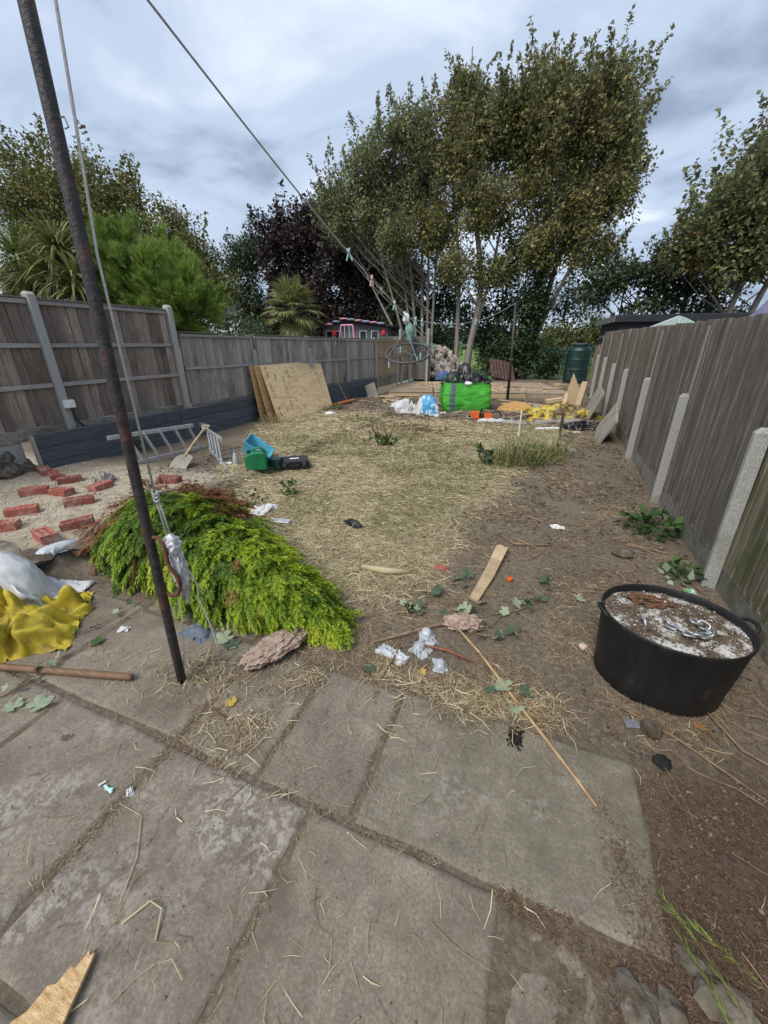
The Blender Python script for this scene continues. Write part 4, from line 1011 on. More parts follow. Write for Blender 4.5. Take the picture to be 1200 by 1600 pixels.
# ivy up the right trunk, dark shrubs under the stand
def shrub(name, label, base, blobs, m, L=.12, per=26, sig=.2, seed=1, group=None, cat="shrub", stems=5, bark='bark_dark', shoots=.15, width=.62):
    top = blobs[0][0]
    tr = []
    rr = random.Random(seed)
    for i in range(stems):
        bl = blobs[i % len(blobs)]
        tr.append(([(base[0] + rr.uniform(-.15, .15), base[1] + rr.uniform(-.1, .1), base[2]), ((base[0] + bl[0][0]) / 2 + rr.uniform(-.2, .2), (base[1] + bl[0][1]) / 2, (base[2] + bl[0][2]) / 2), tuple(bl[0])], .035, .01))
    return tree(name, label, base, tr, blobs, m, L, per, sig, seed, 20, bark, group, cat, shoots, width, limb_r=.012)
shrub("ivy", "dark ivy mantle climbing the right trunk behind the far line post", (-.9, 21.6, 0),
      [((-.95, 21.7, 1.3), (.85, .6, 1.5), 85), ((-.85, 21.7, 3.4), (.85, .7, 1.5), 85), ((-.7, 21.7, 5.2), (.8, .7, 1.2), 50), ((-1.7, 21.8, .8), (.7, .6, .9), 40), ((.3, 21.7, .9), (.7, .5, .8), 16)], M['ivy'], .15, 38, .24, 11, cat="ivy")
shrub("undergrowth_shrub", "dark green bush behind the twin pale trunks and the tiles", (-2.7, 22.4, 0),
      [((-2.6, 22.6, 1.4), (1.1, .8, 1.3), 90), ((-2.0, 22.8, 3.2), (1.0, .8, 1.4), 60), ((-3.4, 22.9, 2.8), (1.0, .7, 1.3), 60), ((-2.4, 22.9, 4.6), (1.0, .8, .9), 44), ((-1.9, 23, 5.8), (1.1, .8, 1.0), 40), ((.5, 23, 3.4), (.8, .7, 1.1), 34)], M['maple_dark'], .16, 34, .28, 12)
shrub("undergrowth_shrub", "dark green bush behind the rubble heap, under the many-stemmed maple", (-6.2, 23, 0),
      [((-5.4, 23, 1.4), (1.1, .8, 1.4), 80), ((-7.0, 23, 1.8), (1.4, .8, 1.7), 100), ((-6.0, 23.4, 3.5), (1.6, .8, 1.2), 70), ((-8.6, 23.3, 2.2), (1.4, .8, 1.9), 80), ((-4.7, 23.2, 3.2), (.8, .7, 1.3), 36), ((-5.4, 23.6, 5.0), (1.5, .8, 1.0), 46), ((-7.6, 23.6, 5.2), (1.5, .8, 1.0), 40)], M['maple_dark'], .16, 34, .28, 13)
# copper beech and the green evergreen at its left edge
tree("copper_beech", "big dark purple-leaved tree behind the fan palm", (-14.3, 26, 0), [([(-14.3, 26, 0), (-14.4, 26, 3), (-14.8, 26, 8)], .3, .05), ([(-14.3, 26, 1.5), (-12.4, 26, 6.5)], .16, .03)],
     [((-16.6, 26, 7.2), (2.6, 2.4, 2.6), 190), ((-14.4, 26, 8.2), (2.2, 2.4, 1.9), 130), ((-12.3, 25.5, 6.2), (2.0, 2.2, 2.2), 140), ((-10.8, 25.5, 4.0), (1.8, 2, 2.2), 110), ((-15.6, 25.6, 4.2), (3.0, 2.2, 2.3), 170), ((-12.8, 25.4, 2.5), (2.6, 1.8, 1.7), 110), ((-17.5, 26, 3.0), (1.6, 1.6, 1.9), 50), ((-9.8, 26, 5.6), (2.2, 2, 2.0), 120), ((-8.8, 26, 3.2), (2.0, 1.8, 1.9), 90)],
     M['copper'], L=.20, per=64, sig=.44, seed=21, limbs=40, bark='bark_dark', shoots=.35)
tree("evergreen_tree", "narrow dark green tree at the left edge of the purple tree", (-20, 25.5, 0), [([(-20, 25.5, 0), (-20, 25.5, 3), (-19.8, 25.5, 8)], .18, .03)],
     [((-20.3, 25.5, 6.6), (1.15, 1.2, 1.9), 80), ((-20.0, 25.5, 4.2), (1.4, 1.3, 1.9), 80), ((-19.4, 25.2, 2.2), (1.8, 1.3, 1.5), 60), ((-19.2, 25.7, 7.6), (.8, .9, 1.2), 26)], M['shrubgreen'], L=.17, per=60, sig=.36, seed=22, limbs=20, bark='bark_dark', shoots=.35)
# trees behind the left fence
tree("broad_tree", "dense dull green tree with brownish tips at the far left, above the strap-leaved plants", (-25, 17, 0), [([(-25, 17, 0), (-25, 17, 4), (-24.5, 17, 9)], .3, .05)],
     [((-26.2, 17, 8.6), (3.2, 2.5, 2.7), 170), ((-22.6, 17, 8.2), (2.0, 2.2, 2.2), 110), ((-20.6, 17, 7.4), (1.6, 1.8, 1.8), 62), ((-23.5, 16.5, 5.2), (3.6, 2, 2.0), 130), ((-28, 17, 6), (3, 2.4, 3.4), 90)],
     M['laurel'], L=.17, per=64, sig=.42, seed=31, limbs=60, bark='bark_dark', shoots=.35)
tree("bay_tree", "rounded dense olive-green tree behind the bright green pine", (-18, 17.5, 0), [([(-18, 17.5, 0), (-18, 17.5, 3), (-17.8, 17.5, 6.5)], .22, .05)],
     [((-18.6, 17.5, 5.7), (2.3, 1.9, 2.3), 150), ((-16.7, 17.5, 5.0), (1.6, 1.8, 1.9), 105), ((-20.3, 17.5, 4.8), (1.8, 1.8, 2.2), 80), ((-17.5, 17, 3.2), (2.6, 1.6, 1.5), 80), ((-15.7, 17.4, 4.0), (.95, 1.1, 1.2), 40)],
     M['laurel'], L=.14, per=95, sig=.36, seed=32, limbs=30, bark='bark_dark', shoots=.18)
shrub("garden_shrub", "small dark shrub between the pine and the distant house", (-11.8, 14, 0), [((-12.2, 14, 2.3), (.75, .8, 1.3), 46), ((-11.4, 14, 1.7), (.7, .8, .9), 30)], M['shrubgreen'], .11, 26, .19, 33)
shrub("garden_shrub", "low grey-green shrub left of the fan palm, over the fence", (-12.2, 16.5, 0), [((-12.6, 16.5, 2.2), (.7, .7, .8), 40), ((-11.6, 16.5, 2.0), (.8, .7, .6), 36), ((-13.6, 17, 2.1), (.6, .7, .7), 24)], M['shrubgreen'], .11, 26, .18, 34)
# trees at the right
tree("maple_tree", "maple with orange-tinged leaves and two pale trunks at the right edge", (6.2, 19.5, 0),
     [([(6.0, 19.5, 0), (6.05, 19.5, 2.6), (6.35, 19.5, 4.6), (6.6, 19.6, 6.5)], .15, .03), ([(6.5, 19.5, 0), (6.75, 19.5, 2.8), (7.3, 19.5, 5.0), (7.7, 19.6, 7)], .14, .03)],
     [((6.4, 19.5, 6.9), (1.9, 1.9, 1.7), 120), ((5.0, 19.4, 5.9), (1.3, 1.5, 1.1), 70), ((4.5, 19.2, 4.7), (1.1, 1.2, .8), 46), ((6.3, 19.2, 5.0), (1.7, 1.4, .9), 70), ((7.6, 19.5, 5.8), (1.6, 1.8, 2.2), 60), ((5.9, 19, 4.1), (1.2, 1, .6), 30)],
     M['maple'], L=.165, per=64, sig=.32, seed=41, limbs=50, shoots=.75)
tree("dark_tree", "loose dark green tree with see-through branches above the black shed", (3.4, 20.5, 0),
     [([(2.6, 20.5, 0), (2.65, 20.5, 2.5), (2.6, 20.5, 4.6)], .06, .02), ([(2.9, 20.5, 0), (3.1, 20.5, 3), (3.5, 20.5, 4.8)], .05, .02), ([(4.9, 20.6, 0), (4.9, 20.6, 3), (4.6, 20.6, 4.8)], .08, .02)],
     [((3.9, 20.5, 4.3), (1.5, 1.2, 1.0), 66), ((2.2, 20.5, 4.1), (1.2, 1.1, .75), 44), ((5.3, 20.6, 3.7), (1.4, 1.2, .9), 52), ((1.4, 20.5, 3.5), (.9, .8, .45), 20), ((3.6, 20.5, 3.0), (1.6, .9, .5), 24), ((5.9, 20.8, 2.7), (1.4, 1, .6), 26)],
     M['maple_dark'], L=.16, per=48, sig=.28, seed=42, limbs=60, bark='bark_dark', shoots=.25)
shrub("yellow_hedge", "far yellow-green hedge bush beyond the green palisade fence", (2.6, 38, 0), [((.8, 38, 1.8), (1.4, 1, 1.7), 60), ((3.0, 38, 2.3), (1.6, 1, 1.7), 80), ((4.8, 38, 2.2), (1.2, 1, 1.5), 40)], M['yellowhedge'], .22, 34, .32, 43, cat="hedge")
# a far belt of trees closing the horizon
bl = []
for i in range(46):
    xx = -150 + i * 7; bl.append(((xx + random.uniform(-2, 2), 130 + random.uniform(-4, 4), 3.0), (5.5, 3, 3.2 + random.uniform(-.6, 1.2)), 26))
pts, outs, cl = crown_points(bl, 14, 1.1, 51, .1)
V, Fq = leaf_geo(pts, 1.7, outs)
tag(link_np("distant_wood", V, Fq, M['maple_dark'], None, (0, 130, 0)), kind='stuff', label="far belt of trees along the horizon")

# pine: bottle-brush shoots
pine = thing("pine_tree", "bright green bushy pine with long needles behind the tall left fence", "tree", (-10.2, 9.2, 0))
MB().tube([(-10.2, 9.2, 0), (-10.2, 9.2, 1.5), (-10.4, 9.2, 4.2)], [.14, .11, .03], 8, False).build("trunk", M['bark_dark'], pine)
MB().tube([(-10.2, 9.2, 1.2), (-9.4, 9.1, 2.2), (-8.9, 9.1, 2.5)], [.07, .05, .02], 6, False).build("trunk", M['bark_dark'], pine)
sv = []
for (c, r, k_) in [((-10.9, 9.1, 3.35), (1.05, 1.1, 1.15), 95), ((-9.9, 9.1, 3.1), (1.0, 1.1, 1.05), 85), ((-9.1, 9.0, 2.6), (.75, .9, .8), 60), ((-10.6, 9.0, 2.2), (1.3, 1.0, .9), 60), ((-11.7, 9.2, 2.8), (.8, .9, 1.1), 40)]:
    dv = unit(rng.normal(0, 1, (k_, 3))); rr = rng.uniform(.45, 1, k_) ** .5
    lump = np.array([.9 + .35 * mnoise.noise(Vector(d) * 2.2 + Vector(c)) for d in dv])
    p = np.array(c) + dv * np.array(r) * (rr * lump)[:, None]
    ax = unit(dv + np.array([0, 0, .9]) + rng.normal(0, .25, (k_, 3)))
    for q in range(7):                                   # seven shoots to a tuft
        d_ = unit(ax + rng.normal(0, .34, (k_, 3)))
        sv.append(np.concatenate([p + d_ * rng.uniform(.02, .22, (k_, 1)), d_], 1))
sv = np.concatenate(sv)
nn_ = 56; N_ = len(sv)
Pb = np.repeat(sv[:, :3], nn_, 0); Db = np.repeat(sv[:, 3:], nn_, 0)
t_ = rng.uniform(-.12, .22, (N_ * nn_, 1)); nd = unit(Db * 1.5 + rng.normal(0, .42, Db.shape)); L_ = rng.uniform(.15, .25, (N_ * nn_, 1))
p0 = Pb + Db * t_; sd = unit(np.cross(nd, rng.normal(0, 1, nd.shape))) * .0075
V = np.stack([p0 - sd, p0 + sd, p0 + nd * L_ + np.array([0, 0, -.015])], 1).reshape(-1, 3)
link_np("needles", V, np.arange(len(V)).reshape(-1, 3), M['needle'], pine)

# strap leaved cordylines
def strap_leaf(V, Fc, b_, d, L, w, sag, segs=5):
    d = d.normalized(); up = Vector((0, 0, 1)); s = d.cross(up)
    if s.length < .05: s = Vector((1, 0, 0))
    s.normalize(); k = len(V)
    for i in range(segs + 1):
        t = i / segs
        p = b_ + d * (L * t) + Vector((0, 0, -sag * L * t * t))
        ww = w * (1 - .2 * t) * (1 - t ** 3) + .001
        V.append(p - s * ww); V.append(p + s * ww)
    for i in range(segs): Fc.append((k + 2 * i, k + 2 * i + 1, k + 2 * i + 3, k + 2 * i + 2))
def cordyline(label, base, heads, seed):
    t = thing("cordyline", label, "plant", base, None); rr = random.Random(seed)
    for (h, L, nlv) in heads:
        MB().tube([base, ((base[0] + h[0]) / 2, (base[1] + h[1]) / 2, h[2] * .6), h], [.10, .08, .06], 7, False).build("trunk", M['bark_dark'], t)
        V = []; Fc = []; V2 = []; F2 = []
        for i in range(nlv):
            a = rr.uniform(0, 6.28); ez = rr.uniform(-.75, 1.0)
            ez = ez if rr.random() < .65 else abs(ez)
            d = Vector((math.cos(a) * math.sqrt(max(0, 1 - ez * ez * .9)), math.sin(a) * math.sqrt(max(0, 1 - ez * ez * .9)), ez + .15))
            strap_leaf(V, Fc, Vector(h) + Vector((0, 0, rr.uniform(-.25, .15))), d, L * rr.uniform(.80, 1.25), rr.uniform(.026, .038), rr.uniform(.15, .6))
        for i in range(int(nlv * .22)):
            a = rr.uniform(0, 6.28)
            strap_leaf(V2, F2, Vector(h) + Vector((0, 0, -.2)), Vector((math.cos(a), math.sin(a), -.6)), L * .8, .02, .6)
        for VV, FF, mm, nm in ((V, Fc, M['strapleaf'], "leaf_rosette"), (V2, F2, M['deadstrap'], "dry_leaves")):
            me = bpy.data.meshes.new(nm); bo = WL[t.name]
            me.from_pydata([tuple(Vector(v) - bo) for v in VV], [], FF); me.update(); link(nm, me, mm, t)
    return t
cordyline("strap-leaved cordyline with drooping yellow-green rosettes beside the rusty pole", (-11.2, 7.6, 0), [((-11.45, 7.6, 3.75), 1.15, 210), ((-10.85, 7.4, 3.0), 1.05, 210), ((-11.9, 7.4, 3.1), 1.0, 180)], 4)
cordyline("strap-leaved cordyline cut off by the left edge of the picture", (-13.2, 7.8, 0), [((-13.2, 7.7, 3.7), 1.15, 200), ((-12.75, 7.5, 2.95), 1.05, 200), ((-14.1, 7.8, 3.1), 1.0, 150)], 5)

# fan palm
palm = thing("fan_palm", "fan palm with a dome of yellow-green fronds above the left fence", "palm", (-11.1, 17, 0))
MB().tube([(-11.1, 17, 0), (-11.08, 17, 1.5), (-11.05, 17, 2.95)], [.17, .16, .15], 9, False).build("trunk", M['bark_dark'], palm)
rr = random.Random(6)
for i in range(34):
    a = i * 2.39996; el = [1.3, 1.0, .75, .45, .15, -.2, -.55][i * 7 // 34] + rr.uniform(-.12, .12)
    d = Vector((math.cos(a) * math.cos(el), math.sin(a) * math.cos(el), math.sin(el)))
    b0 = Vector((-11.05, 17, 2.95)); pl = rr.uniform(.70, .95)
    hub = b0 + d * pl + Vector((0, 0, -.10 * pl * math.cos(el)))
    fd = (d + Vector((0, 0, -.25))).normalized(); side = fd.cross(Vector((0, 0, 1)))
    if side.length < .1: side = Vector((1, 0, 0))
    side.normalize(); nrm = side.cross(fd)
    V = []; Fc = []
    k = 0
    V += [b0 - side * .012, b0 + side * .012, hub + side * .010, hub - side * .010]; Fc.append((0, 1, 2, 3))
    ns = 22
    for j in range(ns):
        th_ = (j / (ns - 1) - .5) * R(205); dd = fd * math.cos(th_) + side * math.sin(th_) + nrm * (.10 * abs(math.sin(th_)))
        sd_ = (side * math.cos(th_) - fd * math.sin(th_)); LL = .92 * (1 - .25 * abs(math.sin(th_))) * rr.uniform(.9, 1.08)
        k = len(V)
        tip = hub + dd * LL + Vector((0, 0, -.20 * LL + rr.uniform(-.05, .02)))
        mid = hub + dd * LL * .55
        V += [hub, mid - sd_ * .046, tip, mid + sd_ * .046]; Fc.append((k, k + 1, k + 2, k + 3))
    me = bpy.data.meshes.new("frond"); me.from_pydata([tuple(v - WL[palm.name]) for v in V], [], Fc); me.update()
    link("frond", me, M['fan'], palm)

# ------------------------------------------------------------------ cut conifer lying on the lawn edge
con = thing("conifer_branch", "large cut conifer with lime green drooping sprays lying beside the rusty pole", "conifer", (-2.0, 1.8, 0))
sK = [0, .3, .62, .85, 1.0]
cx_, cy_, cw_, ch_ = [-3.16, -2.50, -1.78, -1.32, -1.02], [2.16, 2.01, 1.87, 1.76, 1.70], [.44, .47, .36, .20, .03], [.44, .50, .38, .22, .05]
def con_at(s, phi, rad):
    cx = np.interp(s, sK, cx_); cy = np.interp(s, sK, cy_); w = np.interp(s, sK, cw_); h = np.interp(s, sK, ch_)
    w = w * np.sqrt(np.clip(s / .10 + .15, 0, 1)); h = h * np.sqrt(np.clip(s / .10 + .35, 0, 1))
    pf = np.array([-.24, -.97])
    lump = 1 + .20 * (fbm(s * 7, phi * 2.2, 81) - .5) * 2
    co, si = np.cos(phi), np.sin(phi)
    p = np.stack([cx + pf[0] * w * co * rad * lump, cy + pf[1] * w * co * rad * lump, .03 + h * si * rad * lump], -1)
    nrm = unit(np.stack([pf[0] * co / w, pf[1] * co / w, si / h], -1))
    dn = unit(np.stack([pf[0] * w * si, pf[1] * w * si, -h * co], -1)) * np.where(phi > math.pi / 2 + .5, -1, 1)[:, None]
    return p, nrm, dn
def fronds(p, nrm, d, L, reg, K=7, limp=.25, wl=(.0026, .0046)):
    """flat feathery sprays: a bent axis with leaflets to both sides"""
    N_ = len(p)
    sd = unit(np.cross(d, nrm + rng.normal(0, .18, (N_, 3)))); up = np.cross(sd, d)
    V = []; T = []
    for k in range(K + 1):
        t = (k + .5) / (K + .5)
        c = p + d * (L * t)[:, None] + up * (-.10 * L * t * t)[:, None] + np.array([0, 0, -1.0]) * (limp * L * t * t)[:, None]
        for side in ((-1, 1) if k < K else (0,)):
            if side == 0: dl = d; ll = L * .25
            else:
                dl = unit(d * .85 + sd * side * rng.uniform(.45, .75, (N_, 1)) + up * rng.normal(0, .22, (N_, 1))); ll = L * (.50 - .27 * t) * rng.uniform(.8, 1.2, N_)
            wv = unit(np.cross(dl, nrm + rng.normal(0, .5, (N_, 3)))) * rng.uniform(*wl, (N_, 1))
            V.append(np.stack([c - wv, c + wv, c + dl * ll[:, None]], 1))
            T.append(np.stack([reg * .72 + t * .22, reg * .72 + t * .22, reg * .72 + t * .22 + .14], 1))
    return np.concatenate(V).reshape(-1, 3), np.concatenate(T).reshape(-1)
def branchlets(N_, s, phi, rad, Lb, Lf, nf, out=(.10, .6), limp=.25):
    """drooping branchlets that each carry a fan of sprays"""
    p, nrm, dn = con_at(s, phi, rad)
    tip = unit(np.array([[.95, -.24, -.12]]))
    d = unit(tip * (.30 + 1.0 * s)[:, None] + dn * (.95 - .5 * s)[:, None] + nrm * rng.uniform(*out, (N_, 1)) + rng.normal(0, .22, (N_, 3)))
    sd = unit(np.cross(d, nrm)); L = rng.uniform(*Lb, N_)
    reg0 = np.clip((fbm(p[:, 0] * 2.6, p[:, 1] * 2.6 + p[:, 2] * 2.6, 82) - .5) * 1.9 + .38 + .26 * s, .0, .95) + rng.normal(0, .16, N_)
    P_, D_, Nn, LL, RR = [], [], [], [], []
    for k in range(nf):
        t = (k + .5) / nf; side = 1 if k % 2 else -1
        q = p + d * (L * t)[:, None] + np.array([0, 0, -1.0]) * (limp * L * t * t)[:, None] + rng.normal(0, .008, (N_, 3))
        dd = unit(d + np.array([0, 0, -.25 * t]) + sd * (side * (.85 - .6 * t)) + nrm * rng.normal(.12, .2, (N_, 1)))
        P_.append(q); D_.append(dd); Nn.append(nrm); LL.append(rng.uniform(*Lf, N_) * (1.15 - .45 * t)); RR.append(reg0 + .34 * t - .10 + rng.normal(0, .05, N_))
    return fronds(np.concatenate(P_), np.concatenate(Nn), np.concatenate(D_), np.concatenate(LL), np.concatenate(RR), limp=limp)
m, n, l, b, o = _nodes("conifer_sprays")
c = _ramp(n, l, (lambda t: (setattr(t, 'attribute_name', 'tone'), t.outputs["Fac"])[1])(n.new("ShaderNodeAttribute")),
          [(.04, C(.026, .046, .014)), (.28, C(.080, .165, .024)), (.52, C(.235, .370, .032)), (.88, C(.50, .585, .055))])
l.new(c, b.inputs["Base Color"]); b.inputs["Roughness"].default_value = .6
tl = n.new("ShaderNodeBsdfTranslucent"); l.new(c, tl.inputs[0]); mx = n.new("ShaderNodeMixShader"); mx.inputs[0].default_value = .3
l.new(b.outputs[0], mx.inputs[1]); l.new(tl.outputs[0], mx.inputs[2]); l.new(mx.outputs[0], o.inputs[0])
M['conifer'] = m
N_ = 700
s_ = rng.uniform(0, 1, N_) ** .95; ph = rng.uniform(.05, 2.5, N_); rad = rng.uniform(.70, 1.02, N_)
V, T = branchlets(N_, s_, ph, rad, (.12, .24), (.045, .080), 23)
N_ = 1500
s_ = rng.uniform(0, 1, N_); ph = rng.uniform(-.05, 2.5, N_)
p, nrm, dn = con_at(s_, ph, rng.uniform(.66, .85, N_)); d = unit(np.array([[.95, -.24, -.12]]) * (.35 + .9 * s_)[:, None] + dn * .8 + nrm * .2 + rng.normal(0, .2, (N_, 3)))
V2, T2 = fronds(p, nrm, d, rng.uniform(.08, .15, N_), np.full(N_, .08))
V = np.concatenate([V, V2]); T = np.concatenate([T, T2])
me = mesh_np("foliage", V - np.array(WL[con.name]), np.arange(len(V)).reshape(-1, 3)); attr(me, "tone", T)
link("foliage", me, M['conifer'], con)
N_ = 190                                              # rusty dead sprays at the back and butt end
s_ = np.concatenate([rng.uniform(0, .42, 110), rng.uniform(0, .10, 70), rng.uniform(.1, .8, 10)]); ph = np.concatenate([rng.uniform(2.0, 2.8, 110), rng.uniform(.1, 2.6, 70), rng.uniform(.2, 1.8, 10)])
V, T = branchlets(N_, s_, ph, np.concatenate([rng.uniform(.92, 1.08, 180), rng.uniform(.80, .93, 10)]), (.10, .22), (.05, .10), 9, (.3, .8), .1)
o_ = link_np("dry_foliage", V, np.arange(len(V)).reshape(-1, 3), leaf_mat("rusty_conifer_sprays", [(0, C(.15, .058, .026)), (.5, C(.27, .115, .052)), (1, C(.37, .19, .09))], trans=.15, rough=.8), con)
o_['label'] = "rust-brown dead sprays at the butt end"
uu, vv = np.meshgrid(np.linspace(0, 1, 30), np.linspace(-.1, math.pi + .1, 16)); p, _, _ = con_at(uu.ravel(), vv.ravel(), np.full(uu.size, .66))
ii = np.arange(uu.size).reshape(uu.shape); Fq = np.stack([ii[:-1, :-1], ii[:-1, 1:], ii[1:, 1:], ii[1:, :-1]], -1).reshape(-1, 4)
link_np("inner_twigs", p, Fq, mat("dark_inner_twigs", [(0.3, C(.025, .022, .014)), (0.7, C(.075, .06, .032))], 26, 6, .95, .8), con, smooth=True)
MB().tube([(-3.2, 2.2, .12), (-2.6, 1.95, .14), (-1.8, 1.8, .12), (-1.0, 1.65, .06)], [.05, .04, .03, .01], 8).build("trunk", M['bark_dark'], con)

# ------------------------------------------------------------------ line post, rope and clothes line
pole = thing("clothes_line_pole", "tall pitted black and rust-red steel clothes line pole standing on the paving", "pole", (-1.55, 1.04, 0))
tp = Vector((-1.495, 1.112, 2.90)); bp_ = Vector((-1.55, 1.04, -.02))
MB().tube([bp_.lerp(tp, t / 12) for t in range(13)], .0215, 20).build("tube", M['pole'], pole, smooth=True)
def onp(z): return bp_.lerp(tp, (z + .02) / 2.92)
q = onp(2.28); MB().tube([q, q + Vector((.034, .012, .004)), q + Vector((.040, .014, -.02)), q + Vector((.026, .010, -.024))], .0028, 6).build("hook", M['galv'], pole)
q = onp(.80); hk = [q + Vector((.012, .004, .03))]
for i in range(19):
    a = R(100 - i * 17); hk.append(q + Vector((.045 + .040 * math.cos(a), .016 + .014 * math.cos(a), -.15 + .085 * math.sin(a) + (.06 if i < 3 else 0))))
MB().tube([q + Vector((.01, 0, .06)), q + Vector((.042, .015, .055)), q + Vector((.058, .02, .0)), q + Vector((.052, .02, -.06)), q + Vector((.058, .02, -.10)), q + Vector((.080, .028, -.15)), q + Vector((.084, .03, -.20)), q + Vector((.064, .022, -.245)), q + Vector((.03, .01, -.255)), q + Vector((.01, .004, -.235))], .0095, 10).build("cleat_hook", M['rust'], pole, smooth=True)
q = onp(.72); MB().tube([q + Vector((-.02, -.01, 0)), q + Vector((-.030, -.012, 0))], .006, 8).build("bolt", M['rust'], pole)

def cord(name, label, cat, pts, r, m, nper=8, twist=True):
    P = [Vector(p) for p in pts]; Q = []
    for i in range(len(P) - 1):
        p0, p1, p2, p3 = P[max(i - 1, 0)], P[i], P[i + 1], P[min(i + 2, len(P) - 1)]
        for j in range(nper):
            u = j / nper
            Q.append(.5 * ((2 * p1) + (p2 - p0) * u + (2 * p0 - 5 * p1 + 4 * p2 - p3) * u * u + (3 * p1 - p0 - 3 * p2 + p3) * u ** 3))
    Q.append(P[-1])
    return MB().tube(Q, r, 8).build(name, m, origin=tuple(P[0]), smooth=True), Q
rope = thing("rope", "pale hoisting rope hanging straight down beside the black pole to its cleat", "rope", (-1.46, 1.15, 2.6))
MB().tube([(-1.459, 1.155, 2.86), (-1.456, 1.158, 2.55), (-1.492, 1.118, 1.926), (-1.496, 1.113, 1.04)], .0048, 8).build("cord", M['rope'], rope, smooth=True)
MB().tube([(-1.497, 1.111, 1.05), (-1.494, 1.113, .95), (-1.488, 1.116, .83)], .0042, 8).build("cord", M['rope'], rope, smooth=True)
MB().tube([(-1.493, 1.116, 1.05), (-1.484, 1.120, .95), (-1.476, 1.124, .84)], .0042, 8).build("cord", M['rope'], rope, smooth=True)
kb = MB()
for zz in (1.055, 1.040, 1.022): kb.tube([(-1.495 + .011 * math.cos(a), 1.113 + .011 * math.sin(a), zz + .006 * math.sin(a * 2)) for a in np.linspace(0, 6.6, 14)], .0052, 6)
kb.build("knot", M['rope'], rope, smooth=True)
MB().tube([(-1.48, 1.12, .84), (-1.462, 1.135, .70), (-1.440, 1.15, .64), (-1.425, 1.16, .57), (-1.432, 1.155, .50), (-1.418, 1.16, .42), (-1.40, 1.165, .32), (-1.392, 1.17, .20), (-1.386, 1.17, .11)], .0040, 8).build("cord", M['rope'], rope, smooth=True)
MB().tube([(-1.498, 1.10, .50), (-1.510, 1.092, .36), (-1.52, 1.08, .22), (-1.535, 1.05, .06), (-1.545, 1.015, .01)], .0030, 6).build("cord", M['rope'], rope, smooth=True)
rw = MB()
for i in range(9):
    zz = .80 - i * .022; rw.tube([(-1.487 + (.024 + .006 * math.sin(i * 2.3)) * math.cos(a), 1.125 + .022 * math.sin(a), zz + .012 * math.sin(a + i)) for a in np.linspace(-2.2, 2.0 + i * .1, 12)], .0042, 6)
rw.build("wrapped_turns", M['rope'], rope, smooth=True)

def crumple(name, m, c, rx, ry, h, seed, parent=None, origin=None, yaw=0, amp=.06, freq=5.0, nu=64, nv=26, edge=.2, power=1.7, flat=False, dirn=(1, 1)):
    """a crumpled sheet or filled sack lying on the ground: polar sheet with ridged folds"""
    rr = random.Random(seed); off = Vector((rr.random() * 40, rr.random() * 40, rr.random() * 40))
    V = []; Fc = []
    ca, sa = math.cos(yaw), math.sin(yaw)
    for i in range(nv + 1):
        r = i / nv
        for j in range(nu):
            a = 2 * math.pi * j / nu
            e_ = 1 + edge * mnoise.noise(Vector((math.cos(a) * 1.6, math.sin(a) * 1.6, 0)) + off) + edge * .5 * mnoise.noise(Vector((math.cos(a) * 5, math.sin(a) * 5, 0)) + off)
            x = rx * r * e_ * math.cos(a); y = ry * r * e_ * math.sin(a)
            q = Vector((x * freq * dirn[0], y * freq * dirn[1], 0)) + off
            w = mnoise.noise_vector(q * .7) * .6
            n1 = 2 * max(0, 1 - 1.6 * abs(mnoise.noise(q + w))) ** 2.2 - .7; n2 = 2 * max(0, 1 - 1.7 * abs(mnoise.noise(q * 2.1 + w * 2))) ** 2 - .7; n3 = 2 * max(0, 1 - 1.8 * abs(mnoise.noise(q * 4.7 + w * 3))) ** 1.6 - .7
            z = h * max(0, 1 - r ** power) ** .62 + amp * (n1 * .62 + n2 * .40 + n3 * .17) * (.35 + .65 * (1 - r)) * min(1, (1 - r) * 8 + .25)
            dx = (n2 * .25) * amp; z = max(z, .004 + (.01 * (n1 + 1) if r < 1 else 0))
            X = c[0] + (x + dx) * ca - (y + n1 * amp * .2) * sa; Y = c[1] + (x + dx) * sa + (y + n1 * amp * .2) * ca
            V.append((X, Y, c[2] + z))
    for i in range(nv):
        for j in range(nu):
            Fc.append((i * nu + j, (i + 1) * nu + j, (i + 1) * nu + (j + 1) % nu, i * nu + (j + 1) % nu))
    return link_np(name, np.array(V), np.array(Fc), m, parent, origin if origin is not None else c, smooth=True)

def lump_mesh(name, m, c, r, seed, amp=.25, freq=1.8, sub=4, parent=None, origin=None, yaw=0, squash_floor=None, sharp=True):
    bm = bmesh.new(); bmesh.ops.create_icosphere(bm, subdivisions=sub, radius=1)
    rr = random.Random(seed); off = Vector((rr.random() * 40, rr.random() * 40, rr.random() * 40)); V = []
    ca, sa = math.cos(yaw), math.sin(yaw)
    for v in bm.verts:
        q = v.co * freq + off; w = mnoise.noise_vector(q) * .5
        n1 = (2 * max(0, 1 - 1.7 * abs(mnoise.noise(q + w))) ** 2.2 - .8) if sharp else mnoise.noise(q + w); n2 = (2 * max(0, 1 - 1.8 * abs(mnoise.noise(q * 2.3 + w))) ** 2 - .8) if sharp else mnoise.noise(q * 2.6)
        k = 1 + amp * (.6 * n1 + .35 * n2 + .12 * mnoise.noise(q * 6))
        x, y, z = v.co.x * r[0] * k, v.co.y * r[1] * k, v.co.z * r[2] * k
        X, Y, Z = c[0] + x * ca - y * sa, c[1] + x * sa + y * ca, c[2] + z
        if squash_floor is not None: Z = max(Z, squash_floor + (Z - squash_floor) * .06)
        V.append((X, Y, Z))
    Fc = np.array([[v.index for v in f.verts] for f in bm.faces]); bm.free()
    return link_np(name, np.array(V), Fc, m, parent, origin if origin is not None else c, smooth=True)

